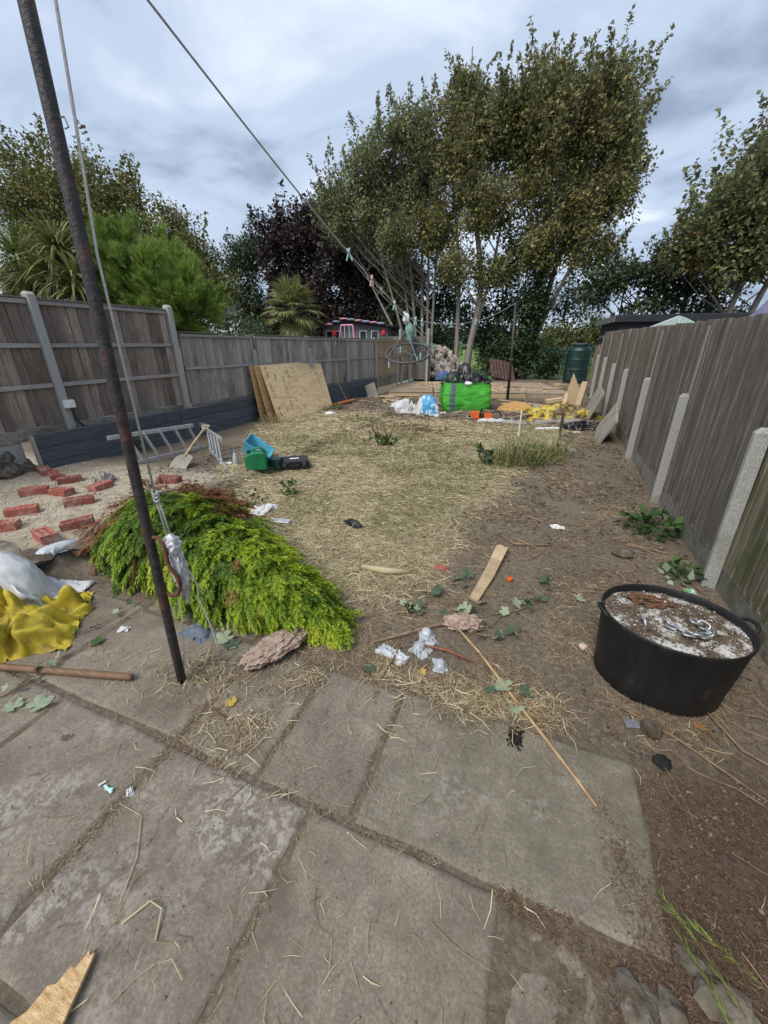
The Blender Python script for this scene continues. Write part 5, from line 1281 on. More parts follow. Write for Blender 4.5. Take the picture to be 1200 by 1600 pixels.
def sheet_of(name, m, shape, c, sc, yaw=0, parent=None, flip=False):
    """one of the fallen sheets, sized and turned to lie at c"""
    V = shape[0] * np.array(sc) * (np.array([-1, 1, 1]) if flip else 1); ca, sa = math.cos(yaw), math.sin(yaw)
    V = np.stack([c[0] + V[:, 0] * ca - V[:, 1] * sa, c[1] + V[:, 0] * sa + V[:, 1] * ca, c[2] + V[:, 2]], 1)
    return link_np(name, V, shape[1], m, parent, c, smooth=True)

tag(lump_mesh("plastic_bundle", M['rag'], (-1.478, 1.128, .655), (.030, .030, .135), 5, .5, 2.2, 4, yaw=.4), "white plastic wrapping knotted round the cleat of the black pole", "bundle")
tag(lump_mesh("plastic_bundle", M['rag'], (-1.482, 1.122, .80), (.034, .032, .045), 9, .4, 2.0, 4), "blue-marked white plastic knob tied at the top of the cleat", "bundle")

L0, L1, L2 = Vector((-1.459, 1.155, 2.86)), Vector((-1.45, 4.424, 1.911)), Vector((-1.024, 12.9, 2.68))
def line_at(y):
    if y < 4.424:
        t = (y - L0.y) / (L1.y - L0.y); p = L0.lerp(L1, t); p.z -= .055 * math.sin(math.pi * t); return p
    t = (y - L1.y) / (L2.y - L1.y); p = L1.lerp(L2, t); p.z -= .21 * math.sin(math.pi * t ** .8); return p
pts = [line_at(y) for y in np.linspace(1.155, 4.424, 14)] + [line_at(y) for y in np.linspace(4.424, 12.9, 20)[1:]]
ln = MB().tube(pts, .0046, 6).build("clothes_line", M['line'], origin=tuple(pts[0]), smooth=True)
tag(ln, "grey clothes line running from the black pole to the far post, sagging at the airer", "clothes line")
far = thing("line_post", "slim dark metal line post standing at the edge of the timber platform", "post", (-.92, 13.25, 0))
MB().tube([(-.92, 13.25, -.1), (-.95, 13.24, 1.2), (-1.02, 13.2, 2.72)], [.045, .04, .032], 10).build("tube", M['pole'], far, smooth=True)
MB().tube([(-1.02, 13.17, 2.68), (-1.02, 12.95, 2.66)], .012, 6).build("hook", M['galv'], far)
MB().box((-.95, 13.22, 1.20), (.10, .09, .05)).build("clamp", M['rust'], far)

def clothes_peg(y, m, label, swing, tilt, spread=.35, side=1):
    p = line_at(y); t = thing("clothes_peg", label, "clothes peg", tuple(p), "clothes pegs on the line")
    d = Vector((0, math.sin(tilt), -math.cos(tilt))) ; x = Vector((math.cos(swing), math.sin(swing) * .3, 0))
    for s_ in (-1, 1):
        a = p + Vector((0, .006 * s_, .0)); dd = (d + x * s_ * spread).normalized()
        MB().bar(a - dd * .034, a + dd * .052, .011, .010, up=(0, 1, .1)).build("leg", m, t, bevel=.003)
    MB().tube([p - d * .01 + x * .010, p - d * .01 - x * .010], .006, 6).build("spring", M['galv'], t)
    return t
mint = M['peg_mint']
clothes_peg(3.05, mint, "mint peg nearest the black pole, splayed open on the sloping line", .3, .2, .45)
clothes_peg(3.48, M['peg_peach'], "peach coloured peg on the sloping line", .5, -.1, .25)
clothes_peg(3.70, mint, "mint peg lying over sideways right after the peach peg", .1, 1.1, .18)
clothes_peg(4.05, mint, "mint peg hanging on the slope just before the airer", .4, .05, .32)
clothes_peg(4.72, mint, "mint peg first on the flat line right of the airer", .4, .0, .25)
clothes_peg(4.95, mint, "mint peg close beside the first one right of the airer", .2, .15, .22)
clothes_peg(5.45, mint, "mint peg turned up sideways on the flat line", .1, 1.35, .12)
clothes_peg(6.28, mint, "mint peg hanging before the many-stemmed trees", .4, .0, .3)
clothes_peg(7.95, mint, "mint peg hanging in front of the twin pale trunks", .3, .0, .2)
clothes_peg(4.36, M['white_pl'], "white peg clipped right above the airer hook", .4, .0, .3)

# oval airer with clips
aC = Vector((-1.445, 4.50, 1.55)); air = thing("sock_airer", "dark oval peg airer hanging by chains from the sagging line", "airer", tuple(aC))
rA = Vector((math.cos(R(21.1)), math.sin(R(21.1)), .07)).normalized(); fA = (Vector((-math.sin(R(21.1)), math.cos(R(21.1)), 0)) * math.cos(R(28)) + Vector((0, 0, math.sin(R(28))))).normalized()
def ring_at(a, k=1.0): return aC + rA * (.255 * k * math.cos(a)) + fA * (.205 * k * math.sin(a))
MB().tube([ring_at(a) for a in np.linspace(0, 2 * math.pi, 41)], .0125, 8, False).build("ring", M['airer'], air, smooth=True)
for a in (.55, 2.3): MB().tube([ring_at(a), ring_at(a + math.pi)], .0065, 6).build("cross_bar", M['airer'], air)
hookp = line_at(4.42)
MB().tube([hookp + Vector((0, 0, .012)), hookp + Vector((.014, 0, .0)), hookp + Vector((.004, 0, -.06)), hookp + Vector((0, 0, -.12))], .006, 6).build("hook", M['white_pl'], air)
lump_mesh("hook_knot", M['white_pl'], tuple(hookp + Vector((0, 0, -.02))), (.03, .03, .055), 3, .4, 2, 3, parent=air)
for a in (.4, 1.9, 3.5, 5.1): MB().tube([hookp + Vector((0, 0, -.12)), ring_at(a)], .0032, 5).build("chain", M['galv'], air)
for i in range(14):
    a = i * 2 * math.pi / 14 + .1; p = ring_at(a) if i % 3 else ring_at(a, .55)
    MB().box(p + Vector((0, 0, -.05)), (.012, .016, .075), Matrix.Rotation(a, 3, 'Z')).build("clip", M['airer'] if i % 4 else mint, air, bevel=.003)

# ------------------------------------------------------------------ bricks
def brick_proto():
    k = 1.10; Lx, Ly, H_ = .215 * k, .1025 * k, .065 * k
    b_ = MB(); wy = .022 * k; z0 = .018
    for yy in (-Ly / 2 + wy / 2, 0, Ly / 2 - wy / 2): b_.box((0, yy, H_ / 2), (Lx, wy, H_))
    gap = (Ly - 3 * wy) / 2
    for yy in (-(wy + gap) / 2, (wy + gap) / 2):
        for i in range(6):
            w = .020 * k; xx = -Lx / 2 + w / 2 + i * (Lx - w) / 5
            b_.box((xx, yy, (H_ - .001) / 2), (w, gap, H_ - .001))
    o_ = b_.build("brick", M['brick'], origin=(0, 0, 0))
    c_ = MB().box((0, 0, z0 / 2 + .004), (Lx - .01, Ly - .01, z0)).build("hole_shade_floor", M['hole_shade'], o_)  # floor plate in the holes, coloured dark as their shade
    return o_
bp0 = brick_proto()
bspec = [(-4.38, 1.90, 50, "red perforated brick nearest the left edge in the middle of the sand"),
         (-3.60, 1.64, -14, "red perforated brick nearest the camera at the broken edge of the sand"),
         (-3.60, 1.90, 55, "red perforated brick half under the conifer's brown end"),
         (-4.12, 2.25, 52, "red perforated brick beside the top of the conifer, clear of it"),
         (-4.60, 2.38, 6, "short-seen red brick in the middle, right of another brick"),
         (-4.88, 2.28, 47, "long-seen red brick in the middle, left of another brick"),
         (-4.95, 2.68, 62, "rightmost red brick of the row under the painted wall"),
         (-5.27, 2.72, -24, "middle red brick of the row under the painted wall"),
         (-5.56, 2.78, -18, "leftmost red brick of the row under the painted wall"),
         (-4.14, 1.62, 40, "red brick cut off by the left edge of the picture"),
         (-4.40, 2.66, 100, "single red brick seen end-on behind the conifer's brown tips"),
         (-3.82, 3.06, 18, "red brick lying nearly hidden in straw behind the conifer")]
for i, (x, y, a, lab) in enumerate(bspec):
    o_ = bp0 if i == 0 else dup(bp0)
    o_.location = (x, y, g(x, y) - .004); o_.rotation_euler = (random.gauss(0, .03), random.gauss(0, .03), R(a))
    tag(o_, lab, "brick", "red bricks lying on the sand")

for i, (x, y, r_, sq, lab) in enumerate(((-3.52, 1.50, .17, (1.0, .75, .34), "flat broken concrete piece at the front corner of the sand"), (-3.88, 1.47, .16, (1.2, .6, .36), "flat broken concrete piece left along the edge of the sand"), (-3.34, 1.78, .14, (.7, 1.1, .36), "flat broken concrete piece at the edge under the conifer"), (-4.25, 1.45, .17, (1.1, .6, .34), "broken concrete piece at the sand edge by the left border"))):
    o_ = MB().rock((x, y, .115), r_, 60 + i, 2, .25, sq).build("concrete_piece", M['rock'], origin=(x, y, 0)); tag(o_, lab, "concrete piece", "broken concrete along the sand edge")

# ------------------------------------------------------------------ sacks and handle at the left
ys = sheet_of("yellow_sack", M['yellow_sack'], CLOTH_A, (-2.86, .90, .002), (1.05, 1.05, 2.3), .75)
tag(ys, "crumpled yellow woven sack lying by the wooden handle at the left edge", "sack")
wsk = sheet_of("white_sack", M['white_sack'], CLOTH_B, (-3.30, 1.17, .012), (1.30, 1.0, 1.75), .10)
tag(wsk, "white woven sack heaped behind the yellow sack at the left edge", "sack")
hd = thing("wooden_pole", "worn brown wooden tool handle lying across the yellow sack onto the paving", "tool handle", (-2.2, .85, 0))
MB().tube([(-1.80, .955, .024), (-1.815, .950, .0245), (-2.2, .838, .030), (-2.55, .735, .036), (-3.3, .515, .05)], [.014, .0195, .0185, .018, .018], 14).build("shaft", M['handle'], hd, smooth=True)

# ------------------------------------------------------------------ planter tub
tub = thing("rubber_tub", "black rubber tub filled with white-speckled concrete, with chain and steel ring on top", "tub", (.79, 1.985, 0))
tub.scale = (1.0, .87, 1.17)
tc = (.79, 1.985, 0)
z0 = -.01
MB().lathe([(.270, z0), (.288, z0 + .015), (.293, .08), (.307, .20), (.318, .315), (.3245, .328), (.3255, .340), (.320, .343), (.314, .338), (.311, .315), (.309, .29)], tc, 72, closed=False).build("shell", M['rubber'], tub, smooth=True)
for hy in (math.radians(12), math.radians(192)):
    ax = Vector((math.cos(hy), math.sin(hy), 0)); tx = Vector((-ax.y, ax.x, 0)); cc = Vector(tc) + ax * .320 + Vector((0, 0, .330))
    MB().tube([cc + tx * (.062 * math.cos(a)) + ax * (.030 * math.sin(a)) + Vector((0, 0, .022 * math.sin(a))) for a in np.linspace(-.1, math.pi + .1, 14)], .0085, 8).build("handle", M['rubber'], tub, smooth=True)
uu = np.linspace(0, 1, 30); aa = np.linspace(0, 2 * math.pi, 73)[:-1]
UU, AA = np.meshgrid(uu, aa); X = tc[0] + UU * .3115 * np.cos(AA); Y = tc[1] + UU * .3115 * np.sin(AA)
Z = .306 + (fbm(X * 14, Y * 14, 91) - .5) * .016 + (fbm(X * 60, Y * 60, 92) - .5) * .007 + .016 * (1 - UU ** 2)
ii = np.arange(UU.size).reshape(UU.shape); Fq = np.stack([ii[:, :-1], ii[:, 1:], np.roll(ii, -1, 0)[:, 1:], np.roll(ii, -1, 0)[:, :-1]], -1).reshape(-1, 4)
link_np("concrete_fill", np.stack([X, Y, Z], -1).reshape(-1, 3), Fq, M['tubfill'], tub, smooth=True)
k = 1300; a = rng.uniform(0, 6.28, k); rr_ = .300 * np.sqrt(rng.uniform(0, 1, k)); x = tc[0] + rr_ * np.cos(a); y = tc[1] + rr_ * np.sin(a)
fz = .310 + (fbm(x * 14, y * 14, 91) - .5) * .016 + .016 * (1 - (rr_ / .334) ** 2)
crumbs("grit", x[:500], y[:500], rng.uniform(.002, .006, 500), M['chips'], "pale grit on the fill", .6, tub, fz[:500])
crumbs("soil", x[500:], y[500:], rng.uniform(.002, .007, 800), M['crumb'], "soil on the fill", .6, tub, fz[500:])
def chain(parent, name, pts, m, L=.040, W=.026, r=.0048):
    P = [Vector(p) for p in pts]; acc = [0]
    for i in range(len(P) - 1): acc.append(acc[-1] + (P[i + 1] - P[i]).length)
    n_ = int(acc[-1] / (L * .68)); 
    for i in range(n_):
        s_ = (i + .5) * acc[-1] / n_; j = max(0, min(len(P) - 2, next((q - 1 for q in range(1, len(acc)) if acc[q] >= s_), len(P) - 2)))
        c_ = P[j].lerp(P[j + 1], (s_ - acc[j]) / max(1e-6, acc[j + 1] - acc[j])); d = (P[j + 1] - P[j]).normalized(); s = d.cross(Vector((0, 0, 1))).normalized(); u = s.cross(d)
        ax = (s if i % 2 else (u * .75 + s * .65)).normalized(); pp = []
        for a in np.linspace(0, 2 * math.pi, 17):
            ca, sa = math.cos(a), math.sin(a)
            pp.append(c_ + d * (L / 2) * math.copysign(abs(ca) ** .7, ca) + ax * (W / 2) * math.copysign(abs(sa) ** .7, sa))
        MB().tube(pp, r, 7, False).build(name, m, parent, smooth=True)
cz = .408
ch1 = thing("steel_chain", "short bright galvanised chain lying curled on the tub's concrete", "chain", (.85, 1.93, .33))
chain(ch1, "chain_link", [(x_, 1.985 + (y_ - 2.02) * .87, z_) for x_, y_, z_ in ((.745, 1.985, cz - .02), (.760, 1.93, cz - .018), (.81, 1.885, cz - .014), (.865, 1.885, cz - .014), (.91, 1.915, cz - .012), (.925, 1.965, cz - .012), (.895, 2.00, cz - .008), (.855, 2.00, cz + .0))], M['galv'], .050, .034, .0065)
ch2 = thing("rusty_chain", "rust-brown chain lying at the back left of the tub's concrete", "chain", (.66, 2.14, .33))
chain(ch2, "chain_link", [(x_ - .01, 1.985 + (y_ - 2.02) * .87, z_) for x_, y_, z_ in ((.62, 2.155, cz - .02), (.66, 2.115, cz - .018), (.72, 2.10, cz - .016), (.775, 2.125, cz - .012), (.81, 2.155, cz - .012), (.76, 2.175, cz - .010), (.69, 2.185, cz - .012), (.63, 2.165, cz - .012))], M['rust'], .042, .026, .0055)
rg = Vector((.640, 1.905, .370)); rt = Vector((.25, -.9, 0)).normalized()
o_ = MB().tube([rg + rt * (.030 * math.cos(a)) + Vector((0, 0, .034 * math.sin(a))) for a in np.linspace(-.5, math.pi + .5, 16)], .0085, 10).build("steel_ring", M['galv'], origin=tuple(rg), smooth=True)
tag(o_, "thick galvanised lifting ring set upright in the tub's concrete", "ring")

# ------------------------------------------------------------------ tools and litter in the middle
def P3(x, y, dz=0): return Vector((x, y, g(x, y) + dz))
lad = thing("step_ladder", "opened aluminium step ladder lying on its side by the painted wall", "ladder", (-4.8, 4.4, .07))
A0, A1 = P3(-4.95, 3.48, .02), P3(-4.93, 4.72, .02); up_ = Vector((-.04, -.12, .38))
for q0, q1, nm in ((A0, A1, "rail"), (A0 + up_ + Vector((-.02, -.08, 0)), A1 + up_ * .95, "rail")):
    MB().bar(q0, q1, .022, .055).build(nm, M['alu'], lad, bevel=.004)
for i in range(5):
    t = .12 + i * .2; a = A0.lerp(A1, t); MB().bar(a + Vector((0, 0, .02)), a + up_ * .97, .035, .028, up=(0, 1, 0)).build("rung", M['alu'], lad, bevel=.003)
B0, B1 = P3(-4.78, 4.66, .02), P3(-3.72, 3.86, .02)
for q0, q1 in ((B0, B1), (B0 + Vector((-.02, -.04, .36)), B1 + Vector((-.10, .10, .36)))):
    MB().bar(q0, q1, .022, .055).build("rail", M['alu'], lad, bevel=.004)
for i in range(4):
    t = .14 + i * .21; a = B0.lerp(B1, t); MB().bar(a + Vector((0, 0, .02)), a + Vector((-.06, .05, .36)), .085, .022, up=(.8, .6, 0)).build("tread", M['alu'], lad, bevel=.003)
MB().bar(A1 + Vector((0, 0, .36)), B0 + Vector((0, 0, .37)), .07, .05).build("hinge", M['airer'], lad, bevel=.005)

shv = thing("shovel", "mortar-crusted square shovel leaning blade-down against the step ladder", "shovel", (-4.3, 3.75, .07))
s0 = P3(-4.38, 3.74, .06); s1 = Vector((-4.55, 4.46, .53)); sd_ = (s1 - s0).normalized(); sx = sd_.cross(Vector((0, 0, 1))).normalized(); sn = sx.cross(sd_)
poly = [(-.125, -.16), (.125, -.16), (.13, .10), (.09, .145), (.03, .165), (-.03, .165), (-.09, .145), (-.13, .10)]
xf = Matrix.Translation(s0) @ Matrix((sx, sd_, sn)).transposed().to_4x4()
MB().prism(poly, -.004, .004, xf).build("blade", M['slabpale'], shv, bevel=.002)
MB().tube([s0 + sd_ * .12 + sn * .008, s0 + sd_ * .4 + sn * .012, s1 - sd_ * .08], [.020, .017, .016], 10).build("shaft", M['offcut_dirty'], shv, smooth=True)
MB().tube([s1 - sd_ * .09, s1 - sd_ * .05 + sx * .045, s1 + sx * .05, s1 - sx * .05, s1 - sd_ * .05 - sx * .045, s1 - sd_ * .09], .012, 8).build("grip", M['offcut_dirty'], shv, smooth=True)

can = thing("jerry_can", "green plastic jerry can with a dark cap standing on the straw", "jerry can", tuple(P3(-3.42, 4.08)))
jc = P3(-3.42, 4.10); jr = Matrix.Rotation(R(28), 3, 'Z')
prof = [(-.135, 0), (.135, 0), (.14, .03), (.14, .20), (.128, .235), (.105, .25), (-.03, .25), (-.125, .205), (-.14, .17), (-.14, .03)]
b_ = MB(); n_ = len(prof)
rings = []
for yy, k in ((-.085, .90), (-.072, 1), (.072, 1), (.085, .90)):
    rings.append([jc + jr @ Vector((x * (k if abs(yy) > .08 else 1), yy, .125 + (z - .125) * k)) for x, z in prof])
k0 = [v for r_ in rings for v in r_]
b_.add(k0, [tuple(range(n_)), tuple(reversed(range(3 * n_, 4 * n_)))] + [(q * n_ + (i + 1) % n_, q * n_ + i, (q + 1) * n_ + i, (q + 1) * n_ + (i + 1) % n_) for q in range(3) for i in range(n_)])
b_.build("body", M['jerry'], can, bevel=.008)
MB().tube([jc + jr @ Vector(v) for v in ((-.02, 0, .235), (-.015, 0, .275), (.02, 0, .292), (.075, 0, .292), (.105, 0, .275), (.112, 0, .238))], .014, 8).build("handle", M['jerry'], can, smooth=True)
MB().lathe([(.026, 0), (.026, .04), (.022, .046)], tuple(jc + jr @ Vector((-.085, 0, .215))), 14).build("cap", M['dark_plastic'], can)

tray = thing("plastic_tub", "tilted light blue plastic tub resting behind the green jerry can", "tub", tuple(P3(-3.6, 4.4)))
tcn = P3(-3.62, 4.38, .17); rt_ = Matrix.Rotation(R(-62), 3, 'Z') @ Matrix.Rotation(R(-38), 3, 'X')
b_ = MB(); w0, w1 = .14, .19; l0, l1 = .20, .255; hh = .17
outer = [Vector((-l0, -w0, 0)), Vector((l0, -w0, 0)), Vector((l0, w0, 0)), Vector((-l0, w0, 0)), Vector((-l1, -w1, hh)), Vector((l1, -w1, hh)), Vector((l1, w1, hh)), Vector((-l1, w1, hh))]
inner = [v * .96 + Vector((0, 0, .012)) for v in outer]
b_.add([tcn + rt_ @ (v - Vector((0, 0, hh / 2))) for v in outer + inner], [(3, 2, 1, 0), (8, 9, 10, 11)] + [(i, (i + 1) % 4, 4 + (i + 1) % 4, 4 + i) for i in range(4)] + [(8 + (i + 1) % 4, 8 + i, 12 + i, 12 + (i + 1) % 4) for i in range(4)] + [(4 + i, 4 + (i + 1) % 4, 12 + (i + 1) % 4, 12 + i) for i in range(4)])
b_.build("shell", M['blue_pl'], tray)
MB().tube([tcn + rt_ @ (Vector(v) - Vector((0, 0, hh / 2))) for v in ((-l1, -w1, hh), (l1, -w1, hh), (l1, w1, hh), (-l1, w1, hh), (-l1, -w1, hh))], .011, 6).build("rim", M['blue_pl'], tray)
o_ = MB().lathe([(.075, 0), (.10, .02), (.118, .20), (.124, .205), (.112, .20), (.095, .03)], tuple(P3(-3.58, 4.22)), 24, closed=False).build("bucket", M['clear_pl'], origin=tuple(P3(-3.58, 4.22)), smooth=True)
tag(o_, "milky plastic bucket squeezed between the jerry can and the blue tub", "bucket")
o_ = MB().box(P3(-3.33, 4.34, .09), (.24, .18, .17), Matrix.Rotation(R(15), 3, 'Z')).build("toolbox", M['dark_teal'], origin=tuple(P3(-3.33, 4.34)), bevel=.012, seg=2)
tag(o_, "dark teal box just behind the green jerry can's right side", "box")
bot = thing("plastic_bottle", "clear plastic bottle standing left of the jerry can", "bottle", tuple(P3(-3.80, 4.13)))
MB().lathe([(.036, 0), (.038, .02), (.036, .12), (.020, .165), (.015, .19)], tuple(P3(-3.80, 4.13)), 16).build("body", M['clear_pl'], bot, smooth=True)
MB().lathe([(.017, 0), (.017, .022)], tuple(P3(-3.80, 4.13, .188)), 12).build("cap", M['blue_pl'], bot)
o_ = MB().box(P3(-3.95, 4.10, .02), (.16, .05, .03), Matrix.Rotation(R(30), 3, 'Z')).build("white_offcut", M['white_pl'], origin=tuple(P3(-3.95, 4.1)), bevel=.008)
tag(o_, "small white plastic strip on the ground left of the clear bottle", "strip")
case = thing("tool_case", "flat black tool case lying right of the green jerry can", "case", tuple(P3(-3.22, 4.62)))
cr = Matrix.Rotation(R(38), 3, 'Z'); cc = P3(-3.17, 4.58)
MB().box(cc + Vector((0, 0, .045)), (.44, .32, .08), cr).build("base", M['dark_plastic'], case, bevel=.012, seg=2)
MB().box(cc + Vector((0, 0, .112)), (.44, .32, .045), cr @ Matrix.Rotation(R(2), 3, 'X')).build("lid", M['dark_plastic'], case, bevel=.014, seg=2)
MB().tube([cc + cr @ Vector(v) for v in ((-.07, -.16, .09), (-.065, -.195, .09), (.065, -.195, .09), (.07, -.16, .09))], .011, 8).build("handle", M['dark_plastic'], case)
for sx_ in (-.14, .14): MB().box(cc + cr @ Vector((sx_, -.164, .095)), (.05, .012, .05), cr).build("latch", M['airer'], case, bevel=.003)
MB().box(cc + cr @ Vector((.02, .02, .1355)), (.13, .05, .002), cr).build("label_strip", M['white_pl'], case)

# plywood sheets
def sheet(corners, th, m, label, knots=0):
    BL, BR, TR, TL = [Vector(c) for c in corners]; nrm = (BR - BL).cross(TL - BL).normalized() * th
    t = thing("plywood_sheet", label, "plywood sheet", tuple(BL), "plywood sheets leaning on the left fence")
    b_ = MB(); b_.add([BL, BR, TR, TL, BL - nrm, BR - nrm, TR - nrm, TL - nrm], [(0, 1, 2, 3), (7, 6, 5, 4), (1, 0, 4, 5), (2, 1, 5, 6), (3, 2, 6, 7), (0, 3, 7, 4)])
    b_.build("panel", m, t, bevel=.002)
    if knots:
        kb = MB(); rr = random.Random(4)
        ux = (BR - BL); uy = (TL - BL); ex = ux.normalized(); ey = uy.normalized(); nn = nrm.normalized()
        for i in range(knots):
            u = (int(rr.random() * 9) + .6 + rr.uniform(-.07, .07)) / 9.6; v = rr.uniform(.03, .97)
            c_ = BL + ux * u + uy * v + nn * .0022; a_, b2 = rr.uniform(.008, .014), rr.uniform(.016, .030)
            kb.add([c_ + ex * a_ * math.cos(a) + ey * b2 * math.sin(a) for a in np.linspace(0, 2 * math.pi, 9)[:-1]], [tuple(range(8))])
        k_ = kb.build("knot_plugs", M['knot'], t); k_['kind'] = 'stuff'
    return t
sheet([(-5.47, 6.90, .03), (-5.33, 9.15, .03), (-5.66, 9.3, 1.22), (-5.685, 6.98, 1.22)], .018, M['ply_edge'], "rearmost brown plywood sheet of the stack leaning on the left fence")
sheet([(-5.33, 7.00, .03), (-5.20, 9.25, .03), (-5.62, 9.5, 1.22), (-5.655, 7.09, 1.22)], .018, M['ply_edge'], "middle brown plywood sheet of the leaning stack, mostly covered")
sheet([(-5.16, 7.12, .03), (-5.06, 9.38, .03), (-5.58, 9.72, 1.23), (-5.625, 7.25, 1.22)], .018, M['ply'], "front pale knotty plywood sheet leaning on the left fence", 95)
o_ = MB().tube([P3(-5.06, 10.28, .02), (-5.30, 10.2, .6), (-5.42, 10.1, 1.12)], [.012, .014, .010], 8).build("wooden_stake", M['twig'], origin=tuple(P3(-5.06, 10.28))); tag(o_, "thin brown stake leaning on the painted wall right of the plywood", "stake")
o_ = MB().bar(P3(-5.12, 9.5, .04), P3(-4.98, 10.5, .06), .13, .05).build("orange_plank", mat("orange_stained_timber", [(.3, C(.40, .13, .035)), (.7, C(.55, .20, .06))], 6, 5, .8, .2), origin=tuple(P3(-5.1, 9.5)), bevel=.006); tag(o_, "orange stained plank on the ground at the right foot of the plywood", "plank")
o_ = MB().box((-4.92, 11.7, .24), (.34, .05, .52), Matrix.Rotation(R(-22), 3, 'Y') @ Matrix.Rotation(R(-8), 3, 'X')).build("paving_slab", M['slabpale'], origin=(-4.9, 11.7, 0), bevel=.008); tag(o_, "narrow pale slab tilted against the end of the painted wall", "slab")

# bulk bag
bag = thing("bulk_bag", "bright green woven bulk bag stuffed with black plastic sheeting", "bulk bag", (-1.90, 11.0, .05))
bc = Vector((-1.90, 11.0, g(-1.90, 11.0))); by = R(20)
nu, nv = 128, 34; V = []
off = Vector((3.1, 8.2, 1.7))
for i in range(nv + 1):
    t = i / nv
    for j in range(nu):
        a = 2 * math.pi * j / nu + math.pi / 4; ca, sa = math.cos(a), math.sin(a)
        q = 1 / (abs(ca) ** 9 + abs(sa) ** 9) ** (1 / 9)
        bul = .535 + .030 * math.sin(math.pi * t) - .030 * (1 - t) ** 6
        x, y = ca * q * bul * 1.10, sa * q * bul
        pz = t * (.72 + .025 * math.sin(2 * a + .5) + .03 * mnoise.noise(Vector((ca * 2, sa * 2, 0))))
        n1 = 1 - 2 * abs(mnoise.noise(Vector((ca * 1.8, sa * 1.8, t * 3.6)) + off)); n2 = 1 - 2 * abs(mnoise.noise(Vector((ca * 2.5, sa * 2.5, t * 9)) + off))
        k_ = 1 + .022 * n1 + .014 * n2
        x *= k_; y *= k_
        V.append((bc.x + x * math.cos(by) - y * math.sin(by), bc.y + x * math.sin(by) + y * math.cos(by), bc.z + pz))
def polar_faces(nu, nv): return np.array([(i * nu + j, i * nu + (j + 1) % nu, (i + 1) * nu + (j + 1) % nu, (i + 1) * nu + j) for i in range(nv) for j in range(nu)])
link_np("bag_body", np.array(V), polar_faces(nu, nv), M['bag_green'], bag, smooth=True)
Vb = np.array(V).reshape(nv + 1, nu, 3)
ctr = np.array([bc.x, bc.y, 0])
for jj in (nu * 5 // 8 - 13, nu * 7 // 8 - 2, nu * 3 // 8 + 4):
    st_ = []
    for i in range(nv + 1):
        for dj in (0, 1, 2, 3):
            p = Vb[i, (jj + dj) % nu].copy(); dd = p - ctr; dd[2] = 0; p += dd / np.linalg.norm(dd) * .008; st_.append(p)
    link_np("strap", np.array(st_), np.array([(i * 4 + d, i * 4 + d + 1, i * 4 + 5 + d, i * 4 + 4 + d) for i in range(nv) for d in range(3)]), M['strap'], bag)
    p = Vector(Vb[nv, (jj + 1) % nu]); MB().tube([p, p + Vector((-.05, -.02, .10)), p + Vector((.03, .0, .14)), p + Vector((.09, .02, .02))], .014, 6).build("loop", M['bag_green'], bag, smooth=True)
for shp, c_, sc, yw, lab in ((CLOTH_B, (-2.20, 10.78, .66), (.85, .95, 1.6), .9, "shiny black plastic sheeting bulging from the left of the green bag"), (CLOTH_A, (-1.66, 10.92, .72), (1.05, 1.15, 1.7), .3, "shiny black plastic sheeting bulging from the right of the green bag"), (CLOTH_B, (-1.98, 11.15, .74), (.95, .9, 2.2), 2.2, "black plastic peak sticking up at the back of the green bag")):
    tag(sheet_of("black_sheeting", M['black_plastic'], shp, c_, sc, yw), lab, "plastic sheeting", "black plastic sheets in the green bag")
tag(lump_mesh("white_scrap", M['white_pl'], (-1.76, 10.52, .70), (.12, .07, .05), 5, .4, 2, 3), "white scrap tucked under the front rim of the black plastic in the green bag", "scrap")

# printed white sack
wsack = thing("printed_sack", "collapsed white sack with a blue print lying left of the green bulk bag", "sack", tuple(P3(-2.8, 9.85)))
c1 = P3(-3.22, 9.98, .15); c2 = P3(-2.55, 9.78, .24)
sheet_of("sack_body", M['white_sack'], CLOTH_A, (-3.22, 9.98, c1.z - .15), (1.15, 1.2, 2.0), .2, wsack)
body = sheet_of("sack_body", M['white_sack'], CLOTH_B, (-2.60, 9.80, c1.z - .15), (1.15, 1.15, 2.3), -.1, wsack); me = body.data
vd = np.zeros(len(me.vertices) * 3); me.vertices.foreach_get("co", vd); vd = vd.reshape(-1, 3); nd_ = np.zeros_like(vd).ravel(); me.vertices.foreach_get("normal", nd_); nd_ = nd_.reshape(-1, 3)
sg = 1 if nd_[:, 2].mean() > 0 else -1
loc2 = Vector((-2.60, 9.80, 0)) - WL[wsack.name]
fs = []
for f in me.polygons:
    cf = f.center - loc2; rv = cf.x * .93 + cf.y * .36; dv_ = -cf.x * .36 + cf.y * .93
    if abs(rv - .02) < .17 + .12 * (dv_ + .1) and -.30 < dv_ < .06: fs.append(list(f.vertices))
used = sorted({v for f in fs for v in f}); mp_ = {v: i for i, v in enumerate(used)}
pm_ = bpy.data.meshes.new("print"); pm_.from_pydata([tuple(vd[v] + nd_[v] * .007 * sg) for v in used], [], [[mp_[v] for v in f] for f in fs]); pm_.update()
link("print", pm_, M['blue_print'], wsack, smooth=True)

